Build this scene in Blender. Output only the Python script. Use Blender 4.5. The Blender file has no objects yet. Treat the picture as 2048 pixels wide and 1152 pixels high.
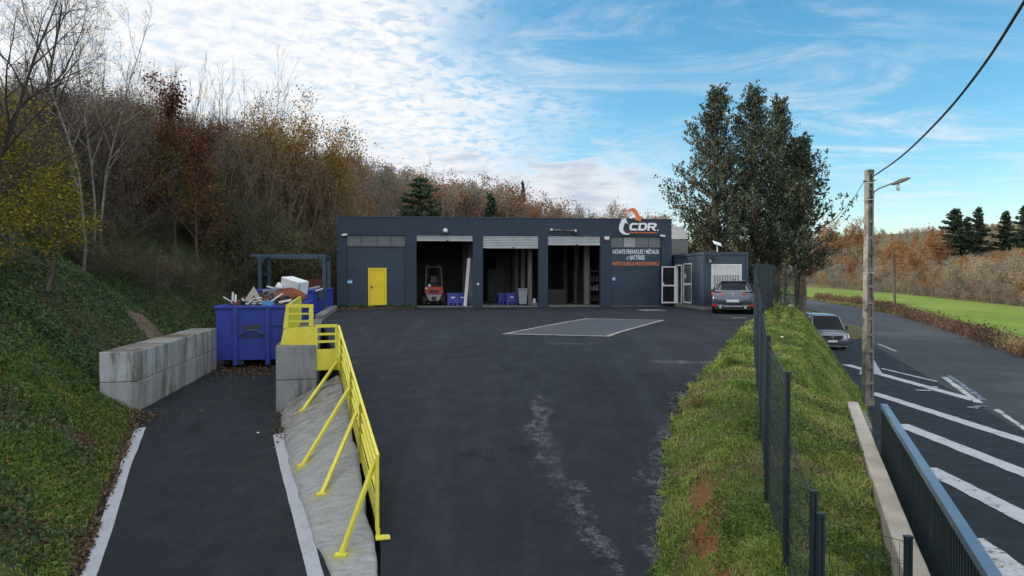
import bpy, math, random
import numpy as np
from mathutils import Vector, Matrix
R = math.radians
rng = np.random.default_rng(7)
random.seed(7)
scene = bpy.context.scene
COL = scene.collection

# ------------------------------------------------------------------ camera
CAMZ, F, HORIZ = 1.5, 1400.0, 556.0
PITCH = math.atan((576 - HORIZ) / F)
cam_d = bpy.data.cameras.new('camera')
cam_d.sensor_width = 36.0
cam_d.lens = 36.0 * F / 2048
cam_d.clip_start = 0.05
cam_d.clip_end = 9000
cam = bpy.data.objects.new('camera', cam_d)
cam.location = (0, 0, CAMZ)
cam.rotation_euler = (R(90) - PITCH, 0, 0)
COL.objects.link(cam)
scene.camera = cam
scene.view_settings.view_transform = 'Standard'
scene.view_settings.look = 'None'
scene.view_settings.gamma = 1.0
scene.view_settings.exposure = 0.76

def ray(px, py):
    x, y, z = (px - 1024) / F, (576 - py) / F, -1.0
    a = R(90) - PITCH
    return Vector((x, y * math.cos(a) - z * math.sin(a), y * math.sin(a) + z * math.cos(a)))
def G(px, py, z):                       # point of a horizontal plane seen at a photo pixel
    r = ray(px, py); t = (z - CAMZ) / r.z
    return Vector((r.x * t, r.y * t, z))
def D(px, py, d):                       # point at depth d seen at a photo pixel
    r = ray(px, py); t = d / r.y
    return Vector((r.x * t, d, CAMZ + r.z * t))

# ------------------------------------------------------------------ tagging
def tag(o, label=None, cat=None, group=None, kind=None):
    if label: o['label'] = label
    if cat: o['category'] = cat
    if group: o['group'] = group
    if kind: o['kind'] = kind
    return o
def thing(name, label, cat, loc=(0, 0, 0), rz=0.0, group=None):
    o = bpy.data.objects.new(name, None)
    o.empty_display_size = 0.3
    o.location = loc; o.rotation_euler = (0, 0, rz)
    COL.objects.link(o)
    return tag(o, label, cat, group)

def np_mesh(name, V, Fq, mat_idx=None, smooth=False):
    V = np.asarray(V, dtype=np.float32).reshape(-1, 3)
    me = bpy.data.meshes.new(name)
    Fq = np.asarray(Fq, dtype=np.int32)
    n, k = Fq.shape
    me.vertices.add(len(V)); me.vertices.foreach_set('co', V.ravel())
    me.loops.add(n * k); me.loops.foreach_set('vertex_index', Fq.ravel())
    me.polygons.add(n)
    me.polygons.foreach_set('loop_start', np.arange(0, n * k, k, dtype=np.int32))
    if mat_idx is not None:
        me.polygons.foreach_set('material_index', np.asarray(mat_idx, dtype=np.int32))
    me.polygons.foreach_set('use_smooth', np.full(n, smooth))
    me.update(calc_edges=True)
    return me
def link(name, me, mats, parent=None):
    if not isinstance(mats, (list, tuple)): mats = [mats]
    if not me.materials:
        for m in mats: me.materials.append(m)
    o = bpy.data.objects.new(name, me)
    COL.objects.link(o)
    if parent is not None: o.parent = parent
    return o

class MB:
    def __init__(s): s.v, s.f = [], []
    def add(s, vs, fs):
        b = len(s.v); s.v += [tuple(p) for p in vs]; s.f += [tuple(b + i for i in f) for f in fs]; return s
    def box(s, x0, x1, y0, y1, z0, z1):
        return s.add([(x0,y0,z0),(x1,y0,z0),(x1,y1,z0),(x0,y1,z0),(x0,y0,z1),(x1,y0,z1),(x1,y1,z1),(x0,y1,z1)],
                     [(0,3,2,1),(4,5,6,7),(0,1,5,4),(1,2,6,5),(2,3,7,6),(3,0,4,7)])
    def obox(s, c, sx, sy, sz, M):
        c = Vector(c); vs = []
        for dz in (-1, 1):
            for dx, dy in ((-1,-1),(1,-1),(1,1),(-1,1)):
                vs.append(c + M @ Vector((dx*sx/2, dy*sy/2, dz*sz/2)))
        return s.add(vs, [(0,3,2,1),(4,5,6,7),(0,1,5,4),(1,2,6,5),(2,3,7,6),(3,0,4,7)])
    def bar(s, p, q, w, h=None, up=(0, 0, 1)):
        p, q = Vector(p), Vector(q); h = h or w
        d = (q - p); L = d.length
        if L < 1e-6: return s
        d.normalize(); u = Vector(up)
        if abs(d.dot(u)) > 0.98: u = Vector((0, 1, 0))
        x = d.cross(u).normalized(); y = x.cross(d).normalized()
        vs = []
        for e in (p, q):
            for a, b in ((-1,-1),(1,-1),(1,1),(-1,1)):
                vs.append(e + x*(a*w/2) + y*(b*h/2))
        return s.add(vs, [(0,3,2,1),(4,5,6,7),(0,1,5,4),(1,2,6,5),(2,3,7,6),(3,0,4,7)])
    def tube(s, pts, rs, n=8, cap=True):
        pts = [Vector(p) for p in pts]
        if not isinstance(rs, (list, tuple)): rs = [rs]*len(pts)
        b = len(s.v); ref = Vector((0.13, 0.27, 1))
        for i, p in enumerate(pts):
            d = (pts[min(i+1, len(pts)-1)] - pts[max(i-1, 0)]).normalized()
            u = ref if abs(d.dot(ref.normalized())) < 0.95 else Vector((1, 0, 0.1))
            x = d.cross(u).normalized(); y = d.cross(x).normalized()
            for k in range(n):
                a = 2*math.pi*k/n
                s.v.append(tuple(p + x*(rs[i]*math.cos(a)) + y*(rs[i]*math.sin(a))))
        for i in range(len(pts)-1):
            for k in range(n):
                s.f.append((b+i*n+k, b+i*n+(k+1)%n, b+(i+1)*n+(k+1)%n, b+(i+1)*n+k))
        if cap:
            s.f.append(tuple(b+k for k in range(n-1, -1, -1)))
            e = b+(len(pts)-1)*n
            s.f.append(tuple(e+k for k in range(n)))
        return s
    def prism(s, pts, fr, t0, t1):          # pts 2-D, fr(x, y, t) -> 3-D
        n = len(pts)
        vs = [fr(x, y, t0) for x, y in pts] + [fr(x, y, t1) for x, y in pts]
        fs = [tuple(range(n)), tuple(range(2*n-1, n-1, -1))]
        fs += [(i, n+i, n+(i+1) % n, (i+1) % n) for i in range(n)]
        return s.add(vs, fs)
    def lathe(s, c, prof, n=16, axis='z'):
        b = len(s.v)
        for r, h in prof:
            for k in range(n):
                a = 2*math.pi*k/n
                if axis == 'z': s.v.append((c[0]+r*math.cos(a), c[1]+r*math.sin(a), c[2]+h))
                elif axis == 'x': s.v.append((c[0]+h, c[1]+r*math.cos(a), c[2]+r*math.sin(a)))
                else: s.v.append((c[0]+r*math.cos(a), c[1]+h, c[2]+r*math.sin(a)))
        m = len(prof)
        for i in range(m-1):
            for k in range(n):
                s.f.append((b+i*n+k, b+i*n+(k+1)%n, b+(i+1)*n+(k+1)%n, b+(i+1)*n+k))
        s.f.append(tuple(b+k for k in range(n-1, -1, -1)))
        s.f.append(tuple(b+(m-1)*n+k for k in range(n)))
        return s
    def grid(s, rows, flip=False):
        b = len(s.v); m = len(rows[0])
        for r in rows: s.v += [tuple(p) for p in r]
        for i in range(len(rows)-1):
            for j in range(m-1):
                q = (b+i*m+j, b+i*m+j+1, b+(i+1)*m+j+1, b+(i+1)*m+j)
                s.f.append(q[::-1] if flip else q)
        return s
    def build(s, name, mat, parent=None, smooth=False, bevel=0.0, label=None, seg=1):
        me = bpy.data.meshes.new(name)
        me.from_pydata(s.v, [], s.f)
        if bevel > 0:
            import bmesh
            bm = bmesh.new(); bm.from_mesh(me)
            bmesh.ops.recalc_face_normals(bm, faces=bm.faces)
            es = [e for e in bm.edges if len(e.link_faces) == 2 and e.calc_face_angle(0) > 0.5]
            bmesh.ops.bevel(bm, geom=es, offset=bevel, segments=seg, affect='EDGES', clamp_overlap=True)
            bm.to_mesh(me); bm.free()
        else:
            import bmesh
            bm = bmesh.new(); bm.from_mesh(me)
            bmesh.ops.recalc_face_normals(bm, faces=bm.faces)
            bm.to_mesh(me); bm.free()
        if smooth:
            me.polygons.foreach_set('use_smooth', np.full(len(me.polygons), True))
        me.update()
        o = link(name, me, mat, parent)
        if label: o['label'] = label
        return o

# ------------------------------------------------------------------ materials
class NT:
    def __init__(s, m):
        m.use_nodes = True; s.t = m.node_tree; s.n = s.t.nodes; s.l = s.t.links; s.n.clear()
    def new(s, typ, **kw):
        n = s.n.new(typ)
        for k, v in kw.items(): setattr(n, k, v)
        return n
    def set(s, n, sock, v):
        i = n.inputs[sock]
        if hasattr(v, 'is_linked') or isinstance(v, bpy.types.NodeSocket): s.l.new(v, i)
        else:
            if i.type == 'RGBA' and len(v) == 3: v = (*v, 1)
            i.default_value = v
    def noise(s, vec, scale, detail=4, rough=0.55, dist=0.0):
        n = s.new('ShaderNodeTexNoise'); s.set(n, 'Scale', scale); s.set(n, 'Detail', detail); s.set(n, 'Roughness', rough); s.set(n, 'Distortion', dist)
        if vec is not None: s.l.new(vec, n.inputs['Vector'])
        return n.outputs[0]
    def math(s, op, a, b=None, clamp=False):
        n = s.new('ShaderNodeMath', operation=op, use_clamp=clamp); s.set(n, 0, a)
        if b is not None: s.set(n, 1, b)
        return n.outputs[0]
    def rng(s, v, a, b, c=0.0, d=1.0, smooth=True):
        n = s.new('ShaderNodeMapRange'); n.interpolation_type = 'SMOOTHSTEP' if smooth else 'LINEAR'
        s.set(n, 0, v); s.set(n, 1, a); s.set(n, 2, b); s.set(n, 3, c); s.set(n, 4, d)
        return n.outputs[0]
    def mix(s, f, a, b):
        n = s.new('ShaderNodeMix', data_type='RGBA'); s.set(n, 0, f); s.set(n, 6, a); s.set(n, 7, b)
        return n.outputs[2]
    def ramp(s, f, stops):
        n = s.new('ShaderNodeValToRGB'); cr = n.color_ramp
        while len(cr.elements) < len(stops): cr.elements.new(0.5)
        for e, (p, c) in zip(cr.elements, stops): e.position = p; e.color = (*c, 1)
        s.set(n, 0, f); return n.outputs[0]
    def out(s, col, rough=0.7, metal=0.0, bump=None, bstr=0.3, bdist=0.01, spec=0.5, coat=0.0, alpha=None):
        p = s.new('ShaderNodeBsdfPrincipled')
        s.set(p, 'Base Color', col); s.set(p, 'Roughness', rough); s.set(p, 'Metallic', metal)
        s.set(p, 'Specular IOR Level', spec); s.set(p, 'Coat Weight', coat)
        if bump is not None:
            b = s.new('ShaderNodeBump'); s.set(b, 'Height', bump); s.set(b, 'Strength', bstr); s.set(b, 'Distance', bdist)
            s.l.new(b.outputs[0], p.inputs['Normal'])
        o = s.new('ShaderNodeOutputMaterial'); s.l.new(p.outputs[0], o.inputs[0])
        return p

MATS = {}
def pos_out(nt, which='Object'):
    if which == 'World': return nt.new('ShaderNodeNewGeometry').outputs['Position']
    return nt.new('ShaderNodeTexCoord').outputs[which]
def mat(name, c1, c2=None, scale=3.0, rough=0.7, metal=0.0, bstr=0.0, bscale=40.0, c3=None, s3=0.5, t3=(0.55, 0.7), coord='Object', spec=0.5, coat=0.0, rr=0.0):
    if name in MATS: return MATS[name]
    m = bpy.data.materials.new(name); nt = NT(m); v = pos_out(nt, coord)
    if c2 is None: c2 = tuple(x*0.8 for x in c1)
    n = nt.noise(v, scale, 6, 0.6)
    col = nt.mix(nt.rng(n, 0.3, 0.7), c1, c2)
    if c3 is not None:
        n3 = nt.noise(v, s3, 6, 0.65)
        col = nt.mix(nt.rng(n3, t3[0], t3[1]), col, c3)
    bump = nt.noise(v, bscale, 4, 0.6) if bstr > 0 else None
    r = rough
    if rr: r = nt.rng(n, 0.2, 0.8, rough-rr, rough+rr)
    nt.out(col, r, metal, bump, bstr, 0.02, spec, coat)
    MATS[name] = m; return m
def leafmat(name, stops, rough=0.75, trans=0.0, big=None, spec=0.25):
    if name in MATS: return MATS[name]
    m = bpy.data.materials.new(name); nt = NT(m)
    g = nt.new('ShaderNodeNewGeometry')
    f = g.outputs['Random Per Island']
    if big:
        n = nt.noise(g.outputs['Position'], big, 4, 0.6)
        n_ = nt.noise(g.outputs['Position'], big*4.3, 4, 0.6)
        f = nt.math('ADD', nt.math('MULTIPLY', f, 0.40), nt.math('ADD', nt.rng(n, 0.35, 0.65, 0, 0.36), nt.rng(n_, 0.35, 0.65, 0, 0.24)))
    col = nt.ramp(f, stops)
    p = nt.out(col, rough, 0, spec=spec)
    if trans > 0:
        t = nt.new('ShaderNodeBsdfTranslucent'); nt.l.new(col, t.inputs[0])
        mx = nt.new('ShaderNodeMixShader'); mx.inputs[0].default_value = trans
        o = [n for n in nt.n if n.type == 'OUTPUT_MATERIAL'][0]
        nt.l.new(p.outputs[0], mx.inputs[1]); nt.l.new(t.outputs[0], mx.inputs[2]); nt.l.new(mx.outputs[0], o.inputs[0])
    MATS[name] = m; return m

# paints and metals
M_wall = mat('dark_blue_render', (0.027, 0.044, 0.073), (0.021, 0.035, 0.059), 1.2, 0.75, bstr=0.25, bscale=25, c3=(0.034, 0.053, 0.082), s3=0.35)
M_panel = mat('dark_blue_panel', (0.026, 0.045, 0.077), (0.021, 0.038, 0.066), 0.8, 0.5)
M_cont = mat('container_paint', (0.037, 0.058, 0.090), (0.031, 0.050, 0.080), 1.5, 0.5)
M_yellow = mat('yellow_paint', (0.88, 0.64, 0.015), (0.80, 0.57, 0.015), 3, 0.45, c3=(0.50, 0.36, 0.03), s3=2.5, t3=(0.66, 0.80))
M_yrail = mat('yellow_rail_paint', (0.76, 0.68, 0.07), (0.69, 0.60, 0.06), 4, 0.5, c3=(0.36, 0.22, 0.06), s3=5.0, t3=(0.62, 0.76))
M_blue = mat('skip_blue_paint', (0.030, 0.060, 0.38), (0.024, 0.048, 0.30), 2.5, 0.5, c3=(0.055, 0.045, 0.10), s3=2.6, t3=(0.58, 0.74), bstr=0.3, bscale=5)
M_bluepl = mat('blue_plastic', (0.04, 0.06, 0.36), (0.035, 0.05, 0.30), 3, 0.45)
M_steelb = mat('blue_grey_steel', (0.045, 0.085, 0.125), (0.04, 0.07, 0.10), 3, 0.5)
M_fence = mat('fence_green_black', (0.016, 0.030, 0.040), (0.013, 0.024, 0.032), 6, 0.45)
M_gate = mat('gate_dark_paint', (0.014, 0.026, 0.032), (0.012, 0.022, 0.027), 4, 0.4)
M_gatetop = mat('gate_rail_paint', (0.075, 0.125, 0.185), (0.065, 0.11, 0.165), 4, 0.35)
M_white = mat('white_paint', (0.80, 0.80, 0.80), (0.72, 0.72, 0.72), 5, 0.5)
M_whitepl = mat('white_plastic', (0.75, 0.76, 0.78), (0.68, 0.69, 0.71), 8, 0.4)
M_grey = mat('grey_plastic', (0.26, 0.28, 0.31), (0.22, 0.24, 0.27), 4, 0.5)
M_black = mat('black_plastic', (0.015, 0.016, 0.018), (0.02, 0.02, 0.022), 8, 0.5)
M_rubber = mat('tyre_rubber', (0.018, 0.018, 0.019), (0.026, 0.026, 0.027), 10, 0.85)
M_galv = mat('galvanised_shutter', (0.50, 0.52, 0.54), (0.42, 0.44, 0.46), 2, 0.4, 0.35)
M_steel = mat('bare_steel', (0.45, 0.46, 0.47), (0.36, 0.37, 0.38), 4, 0.35, 0.8)
M_conc = mat('concrete_block', (0.36, 0.36, 0.34), (0.27, 0.27, 0.26), 1.6, 0.9, bstr=0.3, bscale=30, c3=(0.13, 0.115, 0.085), s3=0.9, t3=(0.56, 0.74))
M_concd = mat('concrete_dark', (0.14, 0.13, 0.115), (0.10, 0.092, 0.082), 1.3, 0.9, bstr=0.3, bscale=20)
M_kerb = mat('concrete_kerb', (0.20, 0.20, 0.19), (0.14, 0.14, 0.135), 2, 0.9, bstr=0.2)
M_lowwall = mat('pale_concrete_wall', (0.44, 0.40, 0.33), (0.33, 0.295, 0.24), 1.6, 0.9, bstr=0.25, bscale=30, c3=(0.20, 0.17, 0.12), s3=1.2, t3=(0.56, 0.76))
M_pole = mat('pole_concrete', (0.25, 0.23, 0.205), (0.14, 0.13, 0.115), 3.5, 0.92, bstr=0.4, bscale=30, c3=(0.055, 0.05, 0.044), s3=2.2, t3=(0.48, 0.66))
M_wood = mat('weathered_wood', (0.12, 0.10, 0.08), (0.07, 0.06, 0.05), 4, 0.9)
M_rust = mat('rusty_metal', (0.24, 0.075, 0.025), (0.15, 0.045, 0.02), 2.5, 0.75, c3=(0.10, 0.035, 0.02), s3=2.0)
M_rustd = mat('dark_rust', (0.11, 0.035, 0.022), (0.075, 0.025, 0.018), 2.5, 0.85)
M_int = mat('interior_wall', (0.13, 0.125, 0.115), (0.09, 0.087, 0.08), 0.7, 0.9, bstr=0.2)
M_intfloor = mat('interior_floor', (0.22, 0.21, 0.195), (0.15, 0.145, 0.135), 0.9, 0.8)
M_roofm = mat('roof_sheet', (0.20, 0.20, 0.20), (0.15, 0.15, 0.15), 1.0, 0.8)
M_red = mat('forklift_red', (0.42, 0.055, 0.03), (0.33, 0.045, 0.028), 3, 0.5)
M_extred = mat('extinguisher_red', (0.55, 0.02, 0.02), (0.48, 0.02, 0.02), 3, 0.35)
M_orange = mat('orange_sign', (0.75, 0.20, 0.06), (0.70, 0.18, 0.055), 3, 0.5)
M_signw = mat('white_sign', (0.78, 0.80, 0.84), (0.74, 0.76, 0.80), 3, 0.5)
M_signblue = mat('blue_sign', (0.12, 0.33, 0.62), (0.11, 0.30, 0.58), 3, 0.5)
M_car = mat('car_grey_blue', (0.065, 0.082, 0.12), (0.06, 0.076, 0.112), 1.0, 0.28, 0.45, coat=0.8)
M_van = mat('van_grey_blue', (0.12, 0.135, 0.175), (0.11, 0.125, 0.165), 1.0, 0.28, 0.4, coat=0.8)
M_tail = mat('tail_light_red', (0.45, 0.015, 0.02), (0.40, 0.012, 0.018), 3, 0.2, coat=1.0)
M_lamp = mat('headlight_lens', (0.62, 0.66, 0.70), (0.5, 0.53, 0.56), 12, 0.15, 0.2, coat=1.0)
M_chrome = mat('chrome_trim', (0.7, 0.7, 0.7), (0.65, 0.65, 0.65), 5, 0.2, 0.9)
M_plate = mat('number_plate', (0.68, 0.70, 0.70), (0.62, 0.64, 0.64), 5, 0.4)
M_barkg = mat('bark_grey', (0.17, 0.15, 0.13), (0.11, 0.10, 0.088), 6, 0.95)
M_barkb = mat('bark_brown', (0.14, 0.105, 0.08), (0.09, 0.07, 0.055), 6, 0.95)
M_barkd = mat('bark_dark', (0.055, 0.045, 0.038), (0.035, 0.03, 0.026), 6, 0.95)
M_barkp = mat('bark_pale', (0.30, 0.28, 0.25), (0.16, 0.145, 0.13), 3, 0.9)
M_twigt = mat('twig_tan', (0.25, 0.185, 0.125), (0.17, 0.128, 0.09), 2, 0.95)
M_twigr = mat('twig_red_brown', (0.20, 0.115, 0.078), (0.14, 0.085, 0.06), 2, 0.95)
M_soil = mat('soil_red', (0.17, 0.075, 0.035), (0.12, 0.055, 0.03), 2, 0.95)
M_paint = None

def glassmat(name, col, rough=0.08, spec=0.5):
    m = bpy.data.materials.new(name); nt = NT(m)
    nt.out(col, rough, 0.0, spec=spec, coat=0.0); return m
M_glass = glassmat('dark_glass', (0.012, 0.015, 0.018))
M_wind = glassmat('windscreen_glass', (0.010, 0.012, 0.015), 0.12, 0.12)
M_glassg = mat('wired_glass', (0.115, 0.125, 0.135), (0.09, 0.10, 0.11), 1.5, 0.28, spec=0.6)
M_glassp = mat('pale_board_glass', (0.30, 0.31, 0.32), (0.26, 0.27, 0.28), 1.5, 0.4)

def asphalt(name, base, patch, patch_stops=None, tint=(1, 1, 1), track=0.15):
    m = bpy.data.materials.new(name); nt = NT(m); g = pos_out(nt, 'World')
    n1 = nt.noise(g, 0.35, 5, 0.6); n2 = nt.noise(g, 26.0, 3, 0.7); n3 = nt.noise(g, 2.2, 5, 0.65)
    b1 = tuple(base*t for t in tint); b2 = tuple(base*0.72*t for t in tint)
    col = nt.mix(nt.rng(n1, 0.32, 0.68), b1, b2)
    col = nt.mix(nt.rng(n3, 0.45, 0.75, 0, 0.45), col, tuple(base*1.45*t for t in tint))
    col = nt.mix(nt.rng(n2, 0.52, 0.72, 0, 0.5), col, tuple(base*2.4*t for t in tint))
    if patch_stops:
        sep = nt.new('ShaderNodeSeparateXYZ'); nt.l.new(g, sep.inputs[0])
        tot = None
        w = nt.noise(g, 1.6, 7, 0.75); w2 = nt.noise(g, 0.7, 4, 0.6)
        for (ax, ay, bx, by, wd, amt) in patch_stops:      # worn gravelly streaks laid along world segments
            L2 = (bx-ax)**2 + (by-ay)**2
            dx = nt.math('SUBTRACT', sep.outputs[0], ax); dy = nt.math('SUBTRACT', sep.outputs[1], ay)
            t = nt.math('DIVIDE', nt.math('ADD', nt.math('MULTIPLY', dx, bx-ax), nt.math('MULTIPLY', dy, by-ay)), L2, True)
            ex = nt.math('SUBTRACT', dx, nt.math('MULTIPLY', t, bx-ax)); ey = nt.math('SUBTRACT', dy, nt.math('MULTIPLY', t, by-ay))
            dist = nt.math('SQRT', nt.math('ADD', nt.math('MULTIPLY', ex, ex), nt.math('MULTIPLY', ey, ey)))
            f = nt.rng(nt.math('ADD', nt.math('DIVIDE', dist, wd*1.05), nt.math('ADD', nt.math('MULTIPLY', nt.math('SUBTRACT', 0.5, w), 6.0), nt.math('MULTIPLY', nt.math('SUBTRACT', 0.5, w2), 3.0))), 0.2, 1.1, amt*0.95, 0.0)
            tot = f if tot is None else nt.math('MAXIMUM', tot, f)
        pc = nt.mix(nt.rng(n2, 0.4, 0.65), patch, tuple(x*1.9 for x in patch))
        w3 = nt.noise(g, 6.5, 6, 0.78); w4 = nt.noise(g, 1.9, 4, 0.6)
        tot = nt.math('MULTIPLY', tot, nt.math('MULTIPLY', nt.rng(w3, 0.42, 0.58), nt.rng(w4, 0.38, 0.56, 0.15, 1.0)))
        col = nt.mix(tot, col, pc)
    n5 = nt.noise(g, 90.0, 2, 0.6)
    col = nt.mix(nt.rng(n5, 0.55, 0.75, 0, 0.55), col, tuple(base*3.2*t for t in tint))
    vo = nt.new('ShaderNodeTexVoronoi', feature='DISTANCE_TO_EDGE'); vo.inputs['Scale'].default_value = 0.33
    wp = nt.new('ShaderNodeVectorMath', operation='ADD'); nt.l.new(g, wp.inputs[0]); sc_ = nt.new('ShaderNodeVectorMath', operation='SCALE'); sc_.inputs['Scale'].default_value = 0.9
    nz = nt.new('ShaderNodeTexNoise'); nz.inputs['Scale'].default_value = 1.3; nz.inputs['Detail'].default_value = 5; nt.l.new(g, nz.inputs['Vector']); nt.l.new(nz.outputs[1], sc_.inputs[0]); nt.l.new(sc_.outputs[0], wp.inputs[1]); nt.l.new(wp.outputs[0], vo.inputs['Vector'])
    crack = nt.math('MULTIPLY', nt.rng(vo.outputs['Distance'], 0.0, 0.012, 1, 0), nt.rng(n1, 0.5, 0.65, 0, 0.35))
    col = nt.mix(crack, col, tuple(base*0.35*t for t in tint))
    mp = nt.new('ShaderNodeMapping'); nt.l.new(g, mp.inputs[0]); mp.inputs['Scale'].default_value = (1.5, 0.10, 1); mp.inputs['Rotation'].default_value = (0, 0, track)
    tr = nt.noise(mp.outputs[0], 0.9, 4, 0.6)
    col = nt.mix(nt.rng(tr, 0.5, 0.72, 0, 0.45), col, tuple(base*1.9*t for t in tint)); col = nt.mix(nt.rng(tr, 0.30, 0.42, 0.4, 0.0), col, tuple(base*0.55*t for t in tint))
    oil = nt.noise(g, 1.1, 3, 0.5)
    col = nt.mix(nt.rng(oil, 0.66, 0.74, 0, 0.55), col, tuple(base*0.4*t for t in tint))
    nt.out(col, nt.rng(n3, 0.3, 0.7, 0.66, 0.9), 0, n2, 0.6, 0.014, 0.22)
    return m
def roadpaint(name, base=(0.55, 0.56, 0.57), under=(0.04, 0.041, 0.045), wear=0.5):
    m = bpy.data.materials.new(name); nt = NT(m); g = pos_out(nt, 'World')
    n = nt.noise(g, 3.0, 8, 0.78); n2 = nt.noise(g, 30, 3, 0.7)
    f = nt.math('ADD', n, nt.math('MULTIPLY', nt.math('SUBTRACT', n2, 0.5), 0.35))
    vo = nt.new('ShaderNodeTexVoronoi', feature='DISTANCE_TO_EDGE'); vo.inputs['Scale'].default_value = 6.0; wv = nt.new('ShaderNodeVectorMath', operation='ADD'); ns_ = nt.new('ShaderNodeTexNoise'); ns_.inputs['Scale'].default_value = 4.0; ns_.inputs['Detail'].default_value = 6; nt.l.new(g, ns_.inputs['Vector']); nt.l.new(g, wv.inputs[0]); nt.l.new(ns_.outputs[1], wv.inputs[1]); nt.l.new(wv.outputs[0], vo.inputs['Vector'])
    cr = nt.math('MULTIPLY', nt.rng(vo.outputs['Distance'], 0.0, 0.06, 1, 0), nt.rng(nt.noise(g, 1.4, 5, 0.7), 0.48, 0.66, 0.0, 0.7))
    col = nt.mix(nt.math('MAXIMUM', cr, nt.rng(f, wear+0.03, wear+0.13)), base, under)
    col = nt.mix(nt.rng(nt.noise(g, 8, 4, 0.6), 0.5, 0.8, 0, 0.5), col, tuple(x*0.6 for x in base))
    nt.out(col, 0.75, 0, n2, 0.3, 0.01); return m
# ------------------------------------------------------------------ sky and sun
SUN_EL, SUN_AZ = R(20), R(-76)          # azimuth measured from +Y, negative = to the left
def build_world():
    w = bpy.data.worlds.new('World'); scene.world = w; w.use_nodes = True
    class WN(NT):
        def __init__(s, w): s.t = w.node_tree; s.n = s.t.nodes; s.l = s.t.links; s.n.clear()
    nt = WN(w)
    sky = nt.new('ShaderNodeTexSky'); sky.sky_type = 'NISHITA'; sky.sun_disc = False
    sky.sun_elevation = SUN_EL; sky.sun_rotation = SUN_AZ
    sky.air_density = 1.0; sky.dust_density = 0.3; sky.ozone_density = 2.5; sky.altitude = 200
    hs = nt.new('ShaderNodeHueSaturation'); nt.set(hs, 'Hue', 0.483); nt.set(hs, 'Saturation', 1.25); nt.set(hs, 'Value', 1.0)
    nt.l.new(sky.outputs[0], hs.inputs['Color'])
    bg1 = nt.new('ShaderNodeBackground'); nt.l.new(hs.outputs[0], bg1.inputs[0]); bg1.inputs[1].default_value = 0.12
    tc = nt.new('ShaderNodeTexCoord'); sep = nt.new('ShaderNodeSeparateXYZ'); nt.l.new(tc.outputs['Generated'], sep.inputs[0])
    x, y, z = sep.outputs[0], sep.outputs[1], nt.math('MAXIMUM', sep.outputs[2], 0.0)
    den = nt.math('ADD', z, 0.10)
    cx, cy = nt.math('DIVIDE', x, den), nt.math('DIVIDE', y, den)
    cb = nt.new('ShaderNodeCombineXYZ'); nt.l.new(cx, cb.inputs[0]); nt.l.new(cy, cb.inputs[1])
    q = cb.outputs[0]
    big = nt.noise(q, 0.75, 5, 0.55)
    mid = nt.noise(q, 3.2, 6, 0.6, 0.4)
    fine = nt.noise(q, 15.0, 4, 0.62, 0.5)
    mp = nt.new('ShaderNodeMapping'); nt.l.new(q, mp.inputs[0]); mp.inputs['Rotation'].default_value = (0, 0, R(28)); mp.inputs['Scale'].default_value = (1.0, 2.2, 1.0)
    wisp = nt.noise(mp.outputs[0], 1.2, 8, 0.66, 0.7)
    # left part of the sky: altocumulus sheet, thinning to the right
    xx = nt.math('ADD', x, nt.math('MULTIPLY', nt.math('SUBTRACT', big, 0.5), 0.55))
    xx = nt.math('ADD', xx, nt.math('MULTIPLY', nt.math('SUBTRACT', mid, 0.5), 0.18))
    xx = nt.math('SUBTRACT', xx, nt.math('MULTIPLY', nt.math('SUBTRACT', 0.30, z), 0.45))
    left = nt.rng(xx, -0.20, 0.13, 1.0, 0.0)
    cell = nt.rng(nt.math('ADD', nt.math('MULTIPLY', fine, 0.65), nt.math('MULTIPLY', mid, 0.35)), 0.36, 0.52)
    thick = nt.rng(x, -0.36, 0.05, 0.88, 0.35)
    sheet = nt.math('MULTIPLY', left, nt.math('ADD', thick, nt.math('MULTIPLY', cell, nt.math('SUBTRACT', 1.0, thick))))
    # right part: thin streaky veils
    veil = nt.math('MULTIPLY', nt.rng(wisp, 0.42, 0.74), 0.7)
    veil = nt.math('MULTIPLY', veil, nt.rng(big, 0.34, 0.58, 0.25, 1.0))
    hor = nt.rng(z, 0.02, 0.16, 0.2, 0.0)
    veil = nt.math('MAXIMUM', veil, hor)
    # low stratocumulus bank in the middle distance
    lowm = nt.math('MULTIPLY', nt.rng(z, 0.055, 0.10), nt.rng(nt.math('ADD', z, nt.math('MULTIPLY', nt.math('SUBTRACT', mid, 0.5), 0.14)), 0.15, 0.23, 1.0, 0.0))
    lowm = nt.math('MULTIPLY', nt.rng(nt.math('ABSOLUTE', nt.math('SUBTRACT', x, -0.03)), 0.14, 0.34, 1.0, 0.0), 0.95)
    lowz = nt.rng(nt.math('ADD', z, nt.math('MULTIPLY', nt.math('SUBTRACT', mid, 0.5), 0.16)), 0.135, 0.20, 1.0, 0.0)
    low = nt.math('MULTIPLY', lowm, lowz)
    low2 = nt.math('MULTIPLY', nt.rng(mid, 0.56, 0.66), nt.rng(z, 0.05, 0.15, 0.8, 0.0))
    low = nt.math('MAXIMUM', low, low2)
    cov = nt.math('MAXIMUM', nt.math('MAXIMUM', sheet, veil), nt.math('MAXIMUM', low, nt.math('MAXIMUM', nt.rng(z, 0.5, 0.75, 0.0, 0.85), nt.rng(y, -0.6, 0.0, 0.8, 0.0))))  # last two terms add unseen cloud overhead and behind the camera for ambient light
    white = nt.mix(nt.rng(fine, 0.3, 0.65), (0.80, 0.87, 0.95), (1.0, 1.0, 1.0))
    grey = nt.mix(nt.rng(nt.math('ADD', mid, nt.math('MULTIPLY', z, 0.7)), 0.42, 0.72), (0.56, 0.62, 0.73), (0.88, 0.88, 0.92))
    ccol = nt.mix(low, white, grey)
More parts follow.
